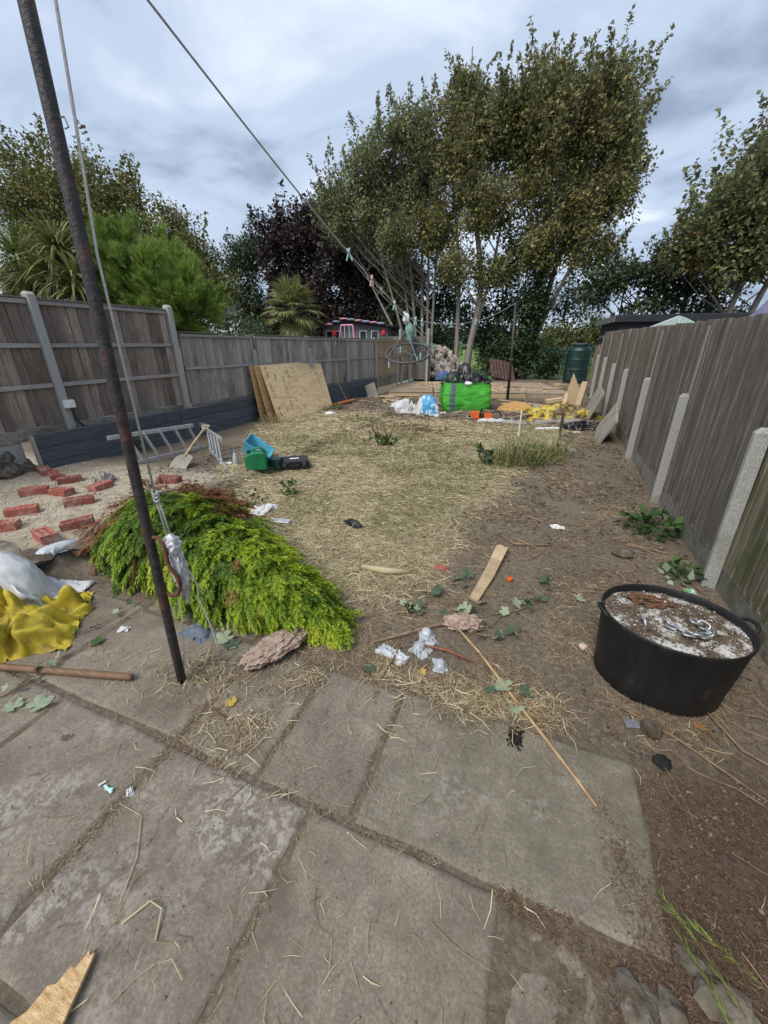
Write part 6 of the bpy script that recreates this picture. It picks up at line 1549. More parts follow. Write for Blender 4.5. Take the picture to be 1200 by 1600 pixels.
# chainsaw
saw = thing("chainsaw", "orange chainsaw with black handles lying in front of the green bag", "chainsaw", tuple(P3(-1.15, 9.45)))
sc = P3(-1.18, 9.44); sr = Matrix.Rotation(R(8), 3, 'Z')
def sp_(x, y, z): return sc + sr @ Vector((x, y, z))
MB().box(sp_(-.14, 0, .10), (.26, .18, .19), sr).build("engine_cover", M['orange'], saw, bevel=.03, seg=2)
MB().box(sp_(.13, -.01, .09), (.22, .16, .15), sr).build("rear_housing", M['orange'], saw, bevel=.025, seg=2)
MB().box(sp_(.0, 0, .08), (.10, .17, .13), sr).build("motor_block", M['dark_plastic'], saw, bevel=.01)
MB().tube([sp_(-.06, -.10, .08), sp_(-.05, -.12, .20), sp_(-.03, -.08, .26), sp_(-.02, .06, .26), sp_(-.02, .11, .16)], .014, 8).build("front_handle", M['dark_plastic'], saw, smooth=True)
MB().tube([sp_(.20, 0, .16), sp_(.30, 0, .21), sp_(.40, 0, .19), sp_(.43, 0, .10), sp_(.36, 0, .04), sp_(.24, 0, .05)], .017, 8).build("rear_handle", M['dark_plastic'], saw, smooth=True)
MB().lathe([(.055, 0), (.06, .03)], tuple(sp_(-.28, -.03, .07)), 12).build("bar_cap", M['dark_plastic'], saw)
bar = [(-.42, -.03), (-.30, -.035), (.0, -.03), (.0, .03), (-.30, .035), (-.42, .03), (-.45, 0)]
xf = Matrix.Translation(sp_(-.20, -.07, .07)) @ (sr.to_4x4()) @ Matrix.Rotation(R(90), 4, 'X')
MB().prism([(x * .35, y) for x, y in bar], -.003, .003, xf).build("guide_bar", M['alu'], saw)
for i, (x, y, a, lab) in enumerate(((-.92, 9.28, 12, "pale rag-like white strip under the chainsaw"), (-.45, 9.22, -4, "second dusty white strip right of the chainsaw"))):
    tag(crumple("white_strip", M['cloth_dirty'] if i else M['white_sack'], tuple(P3(x, y)), .36, .10, .05, 50 + i, yaw=R(a), amp=.05, nu=36, nv=10), lab, "strip")

# sawdust, tarpaulins, planks
tag(crumple("sawdust_pile", M['sawdust'], tuple(P3(-.50, 11.1)), .55, .42, .20, 61, amp=.04, freq=6, nu=60, nv=18), "heap of orange sawdust beside the foot of the far line post", "sawdust pile")
tag(sheet_of("yellow_tarpaulin", M['yellow_tarp'], CLOTH_A, tuple(P3(.62, 10.35)), (2.1, 1.7, 2.2), .25), "crumpled yellow tarpaulin on the debris before the pointed board", "tarpaulin")
tag(sheet_of("yellow_tarpaulin", M['yellow_tarp'], CLOTH_B, tuple(P3(.02, 9.6)), (1.0, .7, .5), .4), "smaller torn scrap of yellow tarpaulin, nearer the camera and lower left", "tarpaulin")
tag(sheet_of("brown_sheeting", M['cloth_dirty'], CLOTH_A, tuple(P3(.55, 9.55)), (1.7, 1.1, .8), .1, flip=True), "mud-coloured sheeting under the front of the yellow tarpaulin", "sheeting")
tag(sheet_of("black_sheeting", M['black_plastic'], CLOTH_A, tuple(P3(.95, 8.9)), (1.1, .8, .9), .5), "torn black plastic beside the leaning mossy slabs", "plastic sheeting")
tag(sheet_of("pale_sheeting", M['cloth_dirty'], CLOTH_B, tuple(P3(-.05, 11.3)), (.8, .6, .7), 1.2), "crumpled pale sheeting between the sawdust and the yellow tarpaulin", "sheeting")
o_ = MB().bar(P3(.02, 8.65, .03), P3(.50, 8.75, .03), .09, .03).build("white_batten", M['white_pl'], origin=tuple(P3(.02, 8.65)), bevel=.004); tag(o_, "short white batten on the ground behind the tall grass tuft", "batten")
stk = MB().box(P3(.46, 7.9, .24), (.05, .05, .50), Matrix.Rotation(R(3), 3, 'X')).build("wooden_peg", M['bark_dark'], origin=tuple(P3(.46, 7.9)), bevel=.005); tag(stk, "short dark wooden peg standing at the end of the grass tuft", "stake")
stk = MB().box(P3(-.26, 7.75, .26), (.022, .022, .52)).build("thin_stake", M['white_paint'], origin=tuple(P3(-.26, 7.75)), bevel=.003); tag(stk, "thin pale stake standing behind the grass tuft", "stake")

plat = thing("timber_platform", "low dusty timber platform across the end of the garden", "platform", (-1.8, 14, 0))
F0, F1 = Vector((-4.75, 12.75, 0)), Vector((1.05, 14.35, 0)); dF = (F1 - F0).normalized(); nF = Vector((-dF.y, dF.x, 0))
LF = (F1 - F0).length
for i in range(4):
    for j in range(2):
        a = F0 + dF * (LF * i / 4 + .02) + nF * (.02 + j * 2.0); bq = F0 + dF * (LF * (i + 1) / 4 - .02) + nF * (.02 + j * 2.0); c_ = (a + bq) / 2 + nF * .985 + Vector((0, 0, .150 + random.uniform(-.006, .006)))
        rot = Matrix((dF, nF, Vector((0, 0, 1)))).transposed()
        MB().box(c_, ((bq - a).length, 1.95, .02), rot).build("deck_sheet", M['lumber_grey'], plat, bevel=.003)
for i in range(4):
    a = F0 + dF * (LF * i / 4 + .01) + Vector((0, 0, .06)); bq = F0 + dF * (LF * (i + 1) / 4 - .01) + Vector((0, 0, .06))
    MB().bar(a - nF * .035, bq - nF * .035, .05, .14).build("edge_joist", M['lumber'] if i in (0, 2) else M['lumber_grey'], plat, bevel=.004)
MB().bar(F0 + dF * .02 + Vector((0, 0, .06)), F0 + nF * 4 + Vector((0, 0, .06)), .05, .14).build("edge_joist", M['lumber_grey'], plat, bevel=.004)
x, y = sample(900, -4.6, 1.0, 13, 18, lambda x, y: sm(.5, .62, fbm(x * 1.1, y * 1.1, 75)) * ((y - 12.95 - (x + 4.75) * .276) > .05) * ((y - 16.5 - (x + 4.75) * .276) < 0))
crumbs("timber_scraps", x, y, rng.uniform(.015, .07, len(x)), M['lumber'], "sawdust and timber scraps strewn on the platform", .35, None, np.full(len(x), .163))
offs = [(-3.9, 13.9, 20, .9), (-3.1, 13.7, -35, .7), (-4.1, 12.3, 10, 1.1), (-3.4, 12.2, 55, .6), (-3.0, 11.7, 5, .8), (-4.3, 11.4, -20, .6), (-1.0, 15.6, 40, .8), (-.2, 15.9, -15, .9), (.4, 15.5, 25, .7), (-.4, 12.4, -28, 1.6), (.15, 11.9, -24, 1.2), (.75, 11.5, 15, .8), (1.0, 12.9, 70, .9), (-4.0, 10.9, 30, .5), (-2.9, 11.0, 80, .4)]
for i, (x, y, a, L_) in enumerate(offs):
    on = (y - 12.75 - (x + 4.75) * .276) > 0 and x < 1.05
    z = .168 if on else g(x, y) + .02
    d = Vector((math.cos(R(a)), math.sin(R(a)), 0)) * L_ / 2; c_ = Vector((x, y, z + .015))
    o_ = MB().bar(c_ - d + Vector((0, 0, random.uniform(0, .03))), c_ + d + Vector((0, 0, random.uniform(0, .05))), random.uniform(.07, .16), .028).build("timber_offcut", M['lumber'] if i % 3 else M['offcut_dirty'], origin=(x, y, z), bevel=.004)
    tag(o_, ("pale offcut on the platform near its left front corner", "offcut crossing another on the platform's left", "long offcut on the earth before the platform's left corner", "short offcut standing askew left of the white printed sack", "offcut on the earth behind the white printed sack",
             "dusty offcut beside the tilted pale slab at the wall's end", "offcut on the platform right behind the green bag", "offcut on the platform behind the far line post", "offcut on the platform behind the pointed board", "longest plank sloping off the platform's front toward the sawdust",
             "plank lying between the sawdust and the yellow tarpaulin", "plank lying along the back edge of the yellow tarpaulin", "offcut beside the right end of the platform", "small offcut nearest the painted wall in the debris", "small offcut pointing away from the camera behind the white sack")[i], "offcut", "timber offcuts about the platform")
b_ = MB()
for i in range(70):
    x = random.uniform(-4.3, 1.2); y = random.uniform(9.6, 12.6); a = random.uniform(0, 3.14); L_ = random.uniform(.12, .5); d = Vector((math.cos(a), math.sin(a), 0)) * L_ / 2; c_ = P3(x, y, .03)
    b_.bar(c_ - d + Vector((0, 0, random.uniform(0, .05))), c_ + d + Vector((0, 0, random.uniform(0, .08))), random.uniform(.02, .07), .018)
tag(b_.build("splintered_timber", M['offcut_dirty'], origin=(0, 0, 0)), kind='stuff', label="small splintered timber strewn over the debris")
# pointed board leaning, with two short boards
pz = g(.85, 12.4)
xf = Matrix.Translation((.92, 12.35, pz)) @ Matrix.Rotation(R(21), 4, 'Z') @ Matrix.Rotation(R(72), 4, 'X')
o_ = MB().prism([(-.30, 0), (.34, 0), (.22, .30), (-.02, .86), (-.10, .60)], -.012, .012, xf).build("pointed_board", M['lumber'], origin=(.92, 12.35, pz)); tag(o_, "pale timber board cut to a sharp point, leaning upright", "board")
o_ = MB().bar((1.02, 12.1, pz + .02), (1.12, 12.45, pz + .62), .14, .025).build("leaning_board", M['lumber'], origin=(1.05, 12.1, pz), bevel=.003); tag(o_, "short plank leaning right of the pointed board", "board")
o_ = MB().bar((.66, 11.9, pz + .02), (.70, 12.1, pz + .36), .10, .03).build("leaning_board", M['offcut_dirty'], origin=(.66, 11.9, pz), bevel=.003); tag(o_, "stubby upright board left of the pointed board", "board")
o_ = MB().bar(P3(.2, 12.3, .15), P3(.62, 12.45, .16), .20, .10).build("timber_block", M['lumber'], origin=tuple(P3(.4, 12.35)), bevel=.004); tag(o_, "square pale timber block left of the pointed board", "block")

# slabs leaning on the right fence
o_ = MB().box((1.20, 10.4, .36), (.045, 1.15, .72), Matrix.Rotation(R(20), 3, 'Y') @ Matrix.Rotation(R(4), 3, 'X')).build("paving_slab", M['slabpale'], origin=(1.2, 10.4, 0), bevel=.010); tag(o_, "wide mossy slab leaning on the right fence, the farther one", "slab")
o_ = MB().box((1.20, 7.95, .30), (.05, .92, .58), Matrix.Rotation(R(24), 3, 'Y') @ Matrix.Rotation(R(14), 3, 'X')).build("paving_slab", M['slabpale'], origin=(1.2, 7.95, 0), bevel=.010); tag(o_, "square mossy slab leaning tilted on the right fence, the nearer one", "slab")

# rubble heap
heap = thing("rubble_heap", "tall heap of pale broken stone and concrete at the back left", "rubble heap", (-4.75, 19.9, 0))
lump_mesh("mound", M['rubble'], (-5.0, 20.1, 0), (1.35, .85, 1.12), 71, .25, 3.0, 4, heap)
proto = [MB().rock((0, 0, 0), 1, 200 + i, 1, .38, (1, .85, .6)).build("rubble_chunk", M['rubble'], origin=(0, 0, 0)) for i in range(6)]
pmeshes = [o.data for o in proto]
for o in proto: bpy.data.objects.remove(o)
for i in range(295):
    a = random.uniform(0, 2 * math.pi); r_ = math.sqrt(random.random()); px = -5.0 + 1.95 * r_ * math.cos(a); py = 19.95 + 1.15 * r_ * math.sin(a)
    hz = 1.45 * max(0, 1 - r_ ** 1.5) + random.uniform(-.02, .08)
    if py > 20.6 and i % 2: py = 40 - py
    s_ = random.uniform(.08, .25)
    shared("rubble_chunk", pmeshes[i % 6], None, heap, (px, py, hz), rot=(random.uniform(0, 6), random.uniform(0, 6), random.uniform(0, 6)), scale=(s_, s_, s_))
tag(sheet_of("blue_sheet", M['blue_tarp'], CLOTH_B, (-4.25, 18.6, .12), (1.1, .8, 2.0), .4), "crumpled blue plastic sheet at the foot of the rubble heap", "plastic sheet")
# stacked roof tiles / corrugated sheet
til = thing("roof_tiles", "slanting rows of brown corrugated roof tiles leaning behind the platform", "roof tiles", (-1.9, 20.6, 0))
for r_ in range(5):
    for k in range(7):
        c_ = Vector((-2.45 + k * .16 + r_ * .05, 20.9 - r_ * .10, .86 - r_ * .155 - k * .03))
        MB().tube([c_ + Vector((0, .05, .10)), c_ + Vector((.02, -.06, -.10))], [.085, .09], 6).build("tile", M['tile_brown'], til)

# tank, palisade, field beyond
tank = thing("water_tank", "dark green plastic water tank with ribbed walls at the end of the right fence", "tank", (1.40, 20.6, 0))
pr = [(.46, 0), (.50, .05)]
for i in range(3): pr += [(.50, .10 + i * .42), (.51, .12 + i * .42), (.51, .17 + i * .42), (.50, .19 + i * .42)]
pr += [(.50, 1.36), (.45, 1.47), (.36, 1.52), (.33, 1.53), (.33, 1.60), (.30, 1.62), (.12, 1.63)]
MB().lathe(pr, (1.40, 20.6, 0), 36).build("shell", M['dark_teal'], tank, smooth=False)
MB().lathe([(.35, 1.545), (.36, 1.555), (.36, 1.60), (.35, 1.64), (.1, 1.66)], (1.40, 20.6, 0), 28).build("lid", M['dark_teal'], tank)
pal = thing("palisade_fence", "far green steel palisade fence at the edge of the field", "fence", (-3, 30, 0))
for i in range(64):
    xx = -3.6 + i * .115
    MB().prism([(xx - .034, 0), (xx + .034, 0), (xx + .034, 1.38), (xx, 1.50), (xx - .034, 1.38)], -.004, .004, Matrix.Translation((0, 30, 0)) @ Matrix.Rotation(R(90), 4, 'X')).build("pale", M['green_metal'], pal)
for zz in (.35, 1.2): MB().box((.1, 30.03, zz), (7.6, .03, .05)).build("rail", M['green_metal'], pal)
for i in range(4): MB().box((-3.6 + i * 2.4, 30.08, .78), (.08, .08, 1.56)).build("post", M['galv'], pal)
wf = thing("wire_fence", "thin rusty wire fence across the back of the garden right of the ivy", "fence", (.2, 21.9, 0))
for i in range(12): MB().tube([(-.35 + i * .13, 21.9, 0), (-.35 + i * .13, 21.9, 1.0)], .012, 5).build("bar", M['bark_dark'], wf)
for zz in (.3, .95): MB().tube([(-.4, 21.9, zz), (1.15, 21.9, zz)], .014, 5).build("rail", M['bark_dark'], wf)
MB().box((.98, 21.85, .6), (.07, .07, 1.2)).build("post", M['bark_dark'], wf)
shrub("garden_shrub", "low green bush beyond the wire fence", (.2, 22.6, 0), [((.1, 22.6, .45), (.55, .5, .55), 40)], M['weed'], .12, 30, .16, 91)

# ------------------------------------------------------------------ buildings over the fences
sh = thing("garden_shed", "black-stained flat-roofed shed behind the right fence", "shed", (3.5, 14.6, 0))
sA, sB = Vector((1.86, 14.0, 0)), Vector((6.9, 14.25, 0)); dS = (sB - sA).normalized(); nS = Vector((-dS.y, dS.x, 0)); LS = (sB - sA).length; rot = Matrix((dS, nS, Vector((0, 0, 1)))).transposed()
MB().box((sA + sB) / 2 + nS * 1.5 + Vector((0, 0, 1.13)), (LS, 2.96, 2.26), rot).build("wall", M['shed_black'], sh)
for i in range(16):
    MB().box((sA + sB) / 2 - nS * .012 + Vector((0, 0, .08 + i * .142)), (LS + .02, .022, .138), rot @ Matrix.Rotation(R(-4), 3, 'X')).build("board", M['shed_black'], sh)
    MB().box(sA - dS * .012 + nS * 1.5 + Vector((0, 0, .08 + i * .142)), (.022, 2.96, .138), rot).build("board", M['shed_black'], sh)
MB().box((sA + sB) / 2 + nS * 1.5 + Vector((0, 0, 2.34)), (LS + .3, 3.3, .10), rot).build("roof", M['roof_felt'], sh, bevel=.01)
MB().box((sA + sB) / 2 - nS * .17 + Vector((0, 0, 2.29)), (LS + .32, .03, .17), rot).build("fascia", M['roof_felt'], sh, bevel=.004)
MB().box(sA - dS * .17 + nS * 1.5 + Vector((0, 0, 2.29)), (.03, 3.3, .17), rot).build("fascia", M['shed_grey'], sh, bevel=.004)
py_ = thing("pitched_canopy", "pale green pitched canopy roof showing over the right fence", "canopy", (2.60, 10.1, 0))
ap = Vector((2.42, 10.4, 2.15)); hw = Vector((.93, .36, 0)) * .98; bk = Vector((.36, .93, 0)) * .9
for nm, tri in (("roof_panel", (ap, ap - hw + Vector((0, 0, -.38)), ap - hw + bk + Vector((0, 0, -.38)), ap + bk)), ("roof_panel", (ap + bk, ap + hw + bk + Vector((0, 0, -.38)), ap + hw + Vector((0, 0, -.38)), ap))):
    b_ = MB(); nn = (tri[1] - tri[0]).cross(tri[3] - tri[0]).normalized() * .02; b_.add([v for v in tri] + [v - nn for v in tri], [(0, 1, 2, 3), (7, 6, 5, 4)] + [(i, 4 + i, 4 + (i + 1) % 4, (i + 1) % 4) for i in range(4)]); b_.build(nm, M['canopy'], py_)
b_ = MB(); 
for s_ in (-1, 1):
    b_ = MB(); t3 = [ap, ap + hw * s_ + Vector((0, 0, -.38)), ap + Vector((0, 0, -.38))]; fo = Vector((.36, -.93, 0)) * .012
    b_.add([v + fo for v in t3] + [v + fo * 2.4 for v in t3], [(2, 1, 0), (3, 4, 5)] + [(i, (i + 1) % 3, 3 + (i + 1) % 3, 3 + i) for i in range(3)]); b_.build("gable_panel", M['canopy'], py_)
MB().bar(ap + Vector((.02, -.05, .0)), ap + Vector((.02, -.05, -.38)), .022, .02, up=(1, 0, 0)).build("mullion", M['white_paint'], py_)
for s_ in (-1, 1):
    for kk in (.75, ):
        MB().tube([ap + hw * s_ * kk + Vector((0, 0, -.4)), ap + hw * s_ * kk + Vector((0, 0, -2.15))], .03, 8).build("leg", M['white_paint'], py_)
pc = thing("furniture_cover", "purple-grey cover over something tall behind the right fence", "cover", (2.95, 7.6, 0))
lump_mesh("cover", M['purple'], (3.05, 7.4, 1.45), (.62, .6, .80), 87, .10, 1.6, 4, pc)
MB().box((3.05, 7.4, .5), (.9, .9, 1.0)).build("base", M['purple'], pc, bevel=.05)

ls = thing("summer_house", "small grey summer house with pink and blue pads along its roof, over the left fence", "summer house", (-9, 19.5, 0))
fa, fb = Vector((-10.55, 18.9, 0)), Vector((-7.35, 19.6, 0)); dL = (fb - fa).normalized(); nL = Vector((-dL.y, dL.x, 0)); rot = Matrix((dL, nL, Vector((0, 0, 1)))).transposed(); LL = (fb - fa).length
MB().box((fa + fb) / 2 + nL * 1.2 + Vector((0, 0, 1.12)), (LL, 2.4, 2.25), rot).build("wall", M['shed_grey'], ls)
xf = Matrix.Translation(fa + Vector((0, 0, 0))) @ rot.to_4x4() @ Matrix.Rotation(R(90), 4, 'X')
MB().prism([(-.3, 2.24), (-.3, 2.34), (LL * .35, 2.72), (LL + .3, 2.46), (LL + .3, 2.36), (LL * .35, 2.62)], -2.6, .25, xf).build("roof", M['roof_felt'], ls, bevel=.01)
MB().prism([(0, 2.25), (LL, 2.25), (LL, 2.37), (LL * .35, 2.61), (.0, 2.36)], -.02, .02, xf).build("gable", M['shed_grey'], ls)
for u in (.10, .24, .62, .80):
    p = fa + dL * (LL * u) - nL * .02
    w = MB().box(p + Vector((0, 0, 2.0)), (.36, .03, .46), rot).build("window", M['white_paint'], ls)
    MB().box(p - nL * .02 + Vector((0, 0, 2.0)), (.29, .012, .39), rot).build("pane", M['glass_dark'], w)
for i in range(8):
    u = .12 + i * .112; rz = 2.34 + (.38 * u / .35 if u < .35 else .38 - .26 * (u - .35) / .65)
    p = fa + dL * (LL * u) - nL * .18 + Vector((0, 0, rz + .06))
    lump_mesh("roof_pad", M['pad_pink'] if i % 2 == 0 else M['pad_blue'], tuple(p - Vector((0, 0, .03))), (.22, .24, .06), 300 + i, .08, 1.4, 2, ls)
for u, lab in ((.20, "red paper lantern at the left of the summer house"), (.95, "red paper lantern at the right end of the summer house")):
    p = fa + dL * (LL * u) - nL * .35 + Vector((0, 0, 2.12))
    t = thing("paper_lantern", lab, "lantern", tuple(p)); MB().lathe([(.05, -.14), (.12, -.09), (.11, 0), (.10, .08), (.04, .12)], tuple(p), 14).build("shade", M['red'], t); MB().tube([p + Vector((0, 0, .14)), p + Vector((0, 0, .26))], .006, 5).build("cord", M['red'], t)
sw = thing("swing_frame", "pink metal A-frame of a swing in front of the summer house", "swing", (-8.7, 17.9, 0))
for s_ in (-1, 1):
    MB().tube([(-8.75 + s_ * .30, 17.9, 2.42), (-8.75 + s_ * .62, 17.7, 0)], .035, 8).build("leg", M['pink_metal'], sw)
MB().tube([(-9.05, 17.9, 2.42), (-8.45, 17.9, 2.42)], .035, 8).build("top_bar", M['pink_metal'], sw)
for s_ in (-.12, .12): MB().tube([(-8.75 + s_, 17.9, 2.42), (-8.75 + s_, 17.9, 1.1)], .012, 6).build("chain", M['white_paint'], sw)
orn = thing("garden_ornament", "pale teal turned post ornament at the back left behind the airer", "ornament", (-5.75, 18.1, 0))
MB().lathe([(.22, 0), (.22, .1), (.12, .18), (.10, .9), (.15, 1.0), (.11, 1.1), (.11, 1.7), (.17, 1.78), (.12, 1.88), (.20, 2.05), (.21, 2.2), (.13, 2.36), (.05, 2.48)], (-5.75, 18.1, 0), 18).build("shaft", M['teal_paint'], orn, smooth=True)
MB().bar((-6.0, 18.1, 1.62), (-4.6, 18.1, 1.62), .05, .05).build("arm", M['teal_paint'], orn)
for xx in (-4.95, -4.62): MB().tube([(xx, 18.1, 1.62), (xx, 18.1, 1.35)], .03, 6).build("hook", M['teal_paint'], orn)
for i, (x, y, h, lab) in enumerate(((-5.15, 16.3, .95, "tan wooden stake standing before the new fence panels"), (-5.20, 15.4, 1.2, "pale wooden stake standing by the gravel board at the back left"))):
    o_ = MB().box((x, y, h / 2), (.09, .05, h)).build("wooden_stake", M['lumber'] if i == 0 else M['wood_rail'], origin=(x, y, 0), bevel=.004); tag(o_, lab, "stake")

hs = thing("house", "far white house with slate and orange tiled roofs seen between the trees", "house", (-51.5, 60, 0))
MB().box((-52.5, 62, 2.9), (4.6, 6, 5.8)).build("wall", M['house_wall'], hs)
MB().prism([(-55.1, 5.7), (-49.9, 5.7), (-52.5, 8.0)], -66, -58.6, Matrix.Rotation(R(90), 4, 'X')).build("roof", M['slate'], hs)
MB().box((-48.4, 62, 2.9), (3.6, 6, 5.8)).build("wall", M['house_wall'], hs)
b_ = MB(); b_.add([(-50.1, 58.7, 5.8), (-46.4, 58.7, 5.8), (-46.4, 62, 7.7), (-50.1, 62, 7.7), (-50.1, 65.3, 5.8), (-46.4, 65.3, 5.8)], [(0, 1, 2, 3), (3, 2, 5, 4), (0, 3, 4), (1, 5, 2)]); b_.build("roof", M['tile_orange'], hs)
ch_ = MB().box((-51.2, 61.4, 8.3), (.9, .8, 1.5)).build("chimney", M['brick'], hs)
for xx in (-.2, .2): MB().lathe([(.14, 0), (.12, .5)], (-51.2 + xx, 61.4, 9.05), 10).build("chimney_pot", M['tile_orange'], ch_)
for xx in (-53.2, -51.8, -48.5):
    w = MB().box((xx, 58.98, 4.4), (.9, .06, 1.2)).build("window", M['white_paint'], hs); MB().box((xx, 58.94, 4.4), (.74, .03, 1.04)).build("pane", M['glass_dark'], w)
wr = MB().tube([(-2.1, 21, 14.1), (-2.5, 20, 14.6), (-3.2, 18, 16.5)], .02, 5).build("overhead_wire", M['line'], origin=(-2.1, 21, 14.1)); tag(wr, "thin overhead wire above the treetops", "wire")

# ------------------------------------------------------------------ small litter near the camera
def base_z(x, y):
    return max(g(x, y), .0) if (-3.32 < x < .61 and y < 1.415) else g(x, y)
LOBES = []
for i in range(40):
    a = 2 * math.pi * i / 40
    LOBES.append((a, .62 + .30 * abs(math.cos(2.5 * (a - math.pi / 2))) ** .8 + (.06 if i % 2 else -.04) - (.35 if abs(a - 1.5 * math.pi) < .2 else 0)))
def leaf_part(name, m, p, size, yaw, parent=None, tilt=None, curl=.25, seed=0, origin=None):
    rr = random.Random(seed); V = [Vector((0, -.15, .02))]; tilt = tilt or (rr.uniform(-.25, .25), rr.uniform(-.25, .25))
    for a, r in LOBES:
        x, y = r * math.cos(a), r * math.sin(a); V.append(Vector((x, y, curl * (x * x - .25 * y) + .05 * math.sin(5 * a))))
    rot = Matrix.Rotation(yaw, 3, 'Z') @ Matrix.Rotation(tilt[0], 3, 'X') @ Matrix.Rotation(tilt[1], 3, 'Y')
    V = [Vector(p) + rot @ (v * size) for v in V]; lo = min(v.z for v in V) - (p[2] + .002)
    V = [v - Vector((0, 0, min(lo, 0))) for v in V]
    n_ = len(LOBES); F_ = [(0, i + 1, (i + 1) % n_ + 1) for i in range(n_)]
    o_ = link_np(name, np.array(V), np.array(F_), m, parent, origin or p, smooth=True)
    return o_
def one_leaf(x, y, size, m, label, seed, name="fallen_leaf"):
    p = (x, y, base_z(x, y) + .004)
    return tag(leaf_part(name, m, p, size, seed * 1.7, seed=seed), label, "leaf")
one_leaf(.04, 1.60, .060, M['leafpale'], "largest pale green leaf, upside down beside the bamboo cane", 1)
one_leaf(.115, 1.50, .042, M['leafpale'], "smaller grey-green leaf right below the largest pale leaf", 2)
one_leaf(.16, 1.62, .048, M['leafdark'], "dark curled leaf right of the cane by the pale leaf", 3)
one_leaf(-.02, 1.56, .034, M['leafdark'], "dark green leaf just left of the largest pale leaf", 4)
one_leaf(-.09, 1.46, .024, M['leafpale'], "small pale leaf scrap at the front edge of the damp slab", 5)
one_leaf(-1.215, 1.03, .034, M['leafyellow'], "yellow leaf lying on the paving between pole and joint", 6)
one_leaf(.92, 1.70, .036, M['leafbrown'], "light brown leaf at the foot of the rubber tub", 7)
one_leaf(-.66, 1.47, .045, M['leafdark'], "dark leaf at the conifer's tip beside the slab edge", 8)
one_leaf(-1.57, 1.38, .062, M['leafpale'], "pale crumpled leaf below the hanging rope end", 9)
one_leaf(-1.49, 1.35, .052, M['leafdark'], "dark green leaf right of the pale crumpled leaf by the pole", 10)
one_leaf(-2.09, .68, .060, M['leafpale'], "pale leaf lying below the wooden handle at the left", 11)
one_leaf(-2.20, .62, .050, M['leafpale'], "grey-green leaf nearest the left edge below the handle", 12)
one_leaf(-2.26, 1.08, .040, M['weed'], "fresh green oval leaf between the sacks and the pole", 13)
one_leaf(.47, 2.60, .045, M['leafpale'], "pale leaf standing on edge left of the tub", 14)
one_leaf(-.38, 1.57, .026, M['leafyellow'], "tiny yellow leaf in the straw at the slab edge", 15)

def leafy_twig(x, y, yaw, L, nl, label, seed, ls=.035):
    rr = random.Random(seed); t = thing("leafy_twig", label, "twig", (x, y, base_z(x, y)))
    pts = [Vector((x + math.cos(yaw + .12 * i) * L * i / 5, y + math.sin(yaw + .12 * i) * L * i / 5, 0)) for i in range(6)]
    for p in pts: p.z = base_z(p.x, p.y) + .008 + rr.uniform(0, .012)
    MB().tube(pts, [.0042, .004, .0036, .003, .0024, .0015], 6).build("stem", M['twig'], t)
    for i in range(nl):
        p = pts[rr.randrange(1, 6)] + Vector((rr.uniform(-.05, .05), rr.uniform(-.05, .05), 0)); p.z = base_z(p.x, p.y) + .006 + rr.uniform(0, .03)
        leaf_part("leaf", M['leafpale'] if rr.random() < .45 else M['leafdark'], tuple(p), ls * rr.uniform(.6, 1.2), rr.uniform(0, 6), t, (rr.uniform(-.9, .9), rr.uniform(-.9, .9)), seed=seed * 20 + i)
    return t
leafy_twig(-.70, 2.02, .25, .34, 11, "wilted leafy twig left of the timber splinter, nearest the conifer", 31, .046)
leafy_twig(-.42, 2.10, -.1, .34, 9, "wilted leafy twig lying across the foot of the timber splinter", 32, .042)
leafy_twig(-.10, 2.18, .35, .62, 13, "long wilted twig with leaves reaching right towards the tub", 33, .038)
leafy_twig(-.15, 1.96, -.15, .26, 7, "short leafy twig between the pink lump and the cane", 34, .038)
leafy_twig(-.42, 2.45, .1, .18, 6, "small leafy twig on the earth left of the timber splinter's middle", 35, .034)
leafy_twig(-2.55, .98, .55, .46, 8, "withered twig along the slab joint right of the yellow sack", 36, .024)
leafy_twig(-2.35, .60, .9, .30, 7, "withered twig beside the pale leaves under the handle", 37, .03)

def stick(pts, r, m, label, name="stick", cat="stick"):
    P = [Vector((x, y, base_z(x, y) + z)) for x, y, z in pts]
    return tag(MB().tube(P, r, 8).build(name, m, origin=tuple(P[0]), smooth=True), label, cat)
stick([(-.30, 1.97, .05), (-.10, 1.78, .030), (.10, 1.55, .022), (.25, 1.38, .012), (.36, 1.25, .009), (.435, 1.155, .008)], [.0075, .0078, .0075, .007, .0065, .006], M['cane'], "long tan bamboo cane lying from the earth onto the damp slab", "bamboo_cane", "cane")
stick([(-.42, 1.74, .03), (-.28, 1.74, .03), (-.12, 1.72, .02)], [.006, .008, .004], mat("red_brown_wood", [(.3, C(.16, .06, .035)), (.7, C(.27, .11, .06))], 20, 4, .8, .2), "short split red-brown stick crossing the cane", "stick", "stick")
stick([(-.72, 1.66, .02), (-.42, 1.92, .03), (-.28, 2.02, .03)], [.006, .007, .005], M['twig'], "brown stick from the conifer's tip towards the pink lump")
stick([(-.58, 1.42, .008), (-.56, 1.56, .02), (-.55, 1.70, .02)], .005, M['twig'], "short upright-looking brown stick at the slab joint")
stick([(-1.33, .965, .004), (-1.25, .965, .006), (-1.17, .95, .004)], .0035, M['rust'], "thin dark red stick by the yellow leaf on the paving")
stick([(-1.30, .50, .004), (-1.18, .50, .006), (-1.08, .40, .006), (-1.02, .29, .004)], .0016, M['straw'], "long bent straw lying over the lichened slab", "straw_stalk", "straw")
stick([(-.97, .26, .004), (-.93, .33, .012), (-.88, .33, .012), (-.84, .27, .004)], .0028, M['straw'], "stout folded straw near the chipboard shard", "straw_stalk", "straw")
stick([(.55, 1.72, .01), (.8, 1.58, .02), (1.15, 1.35, .01)], [.006, .005, .003], M['twig'], "long thin branch lying in front of the rubber tub")
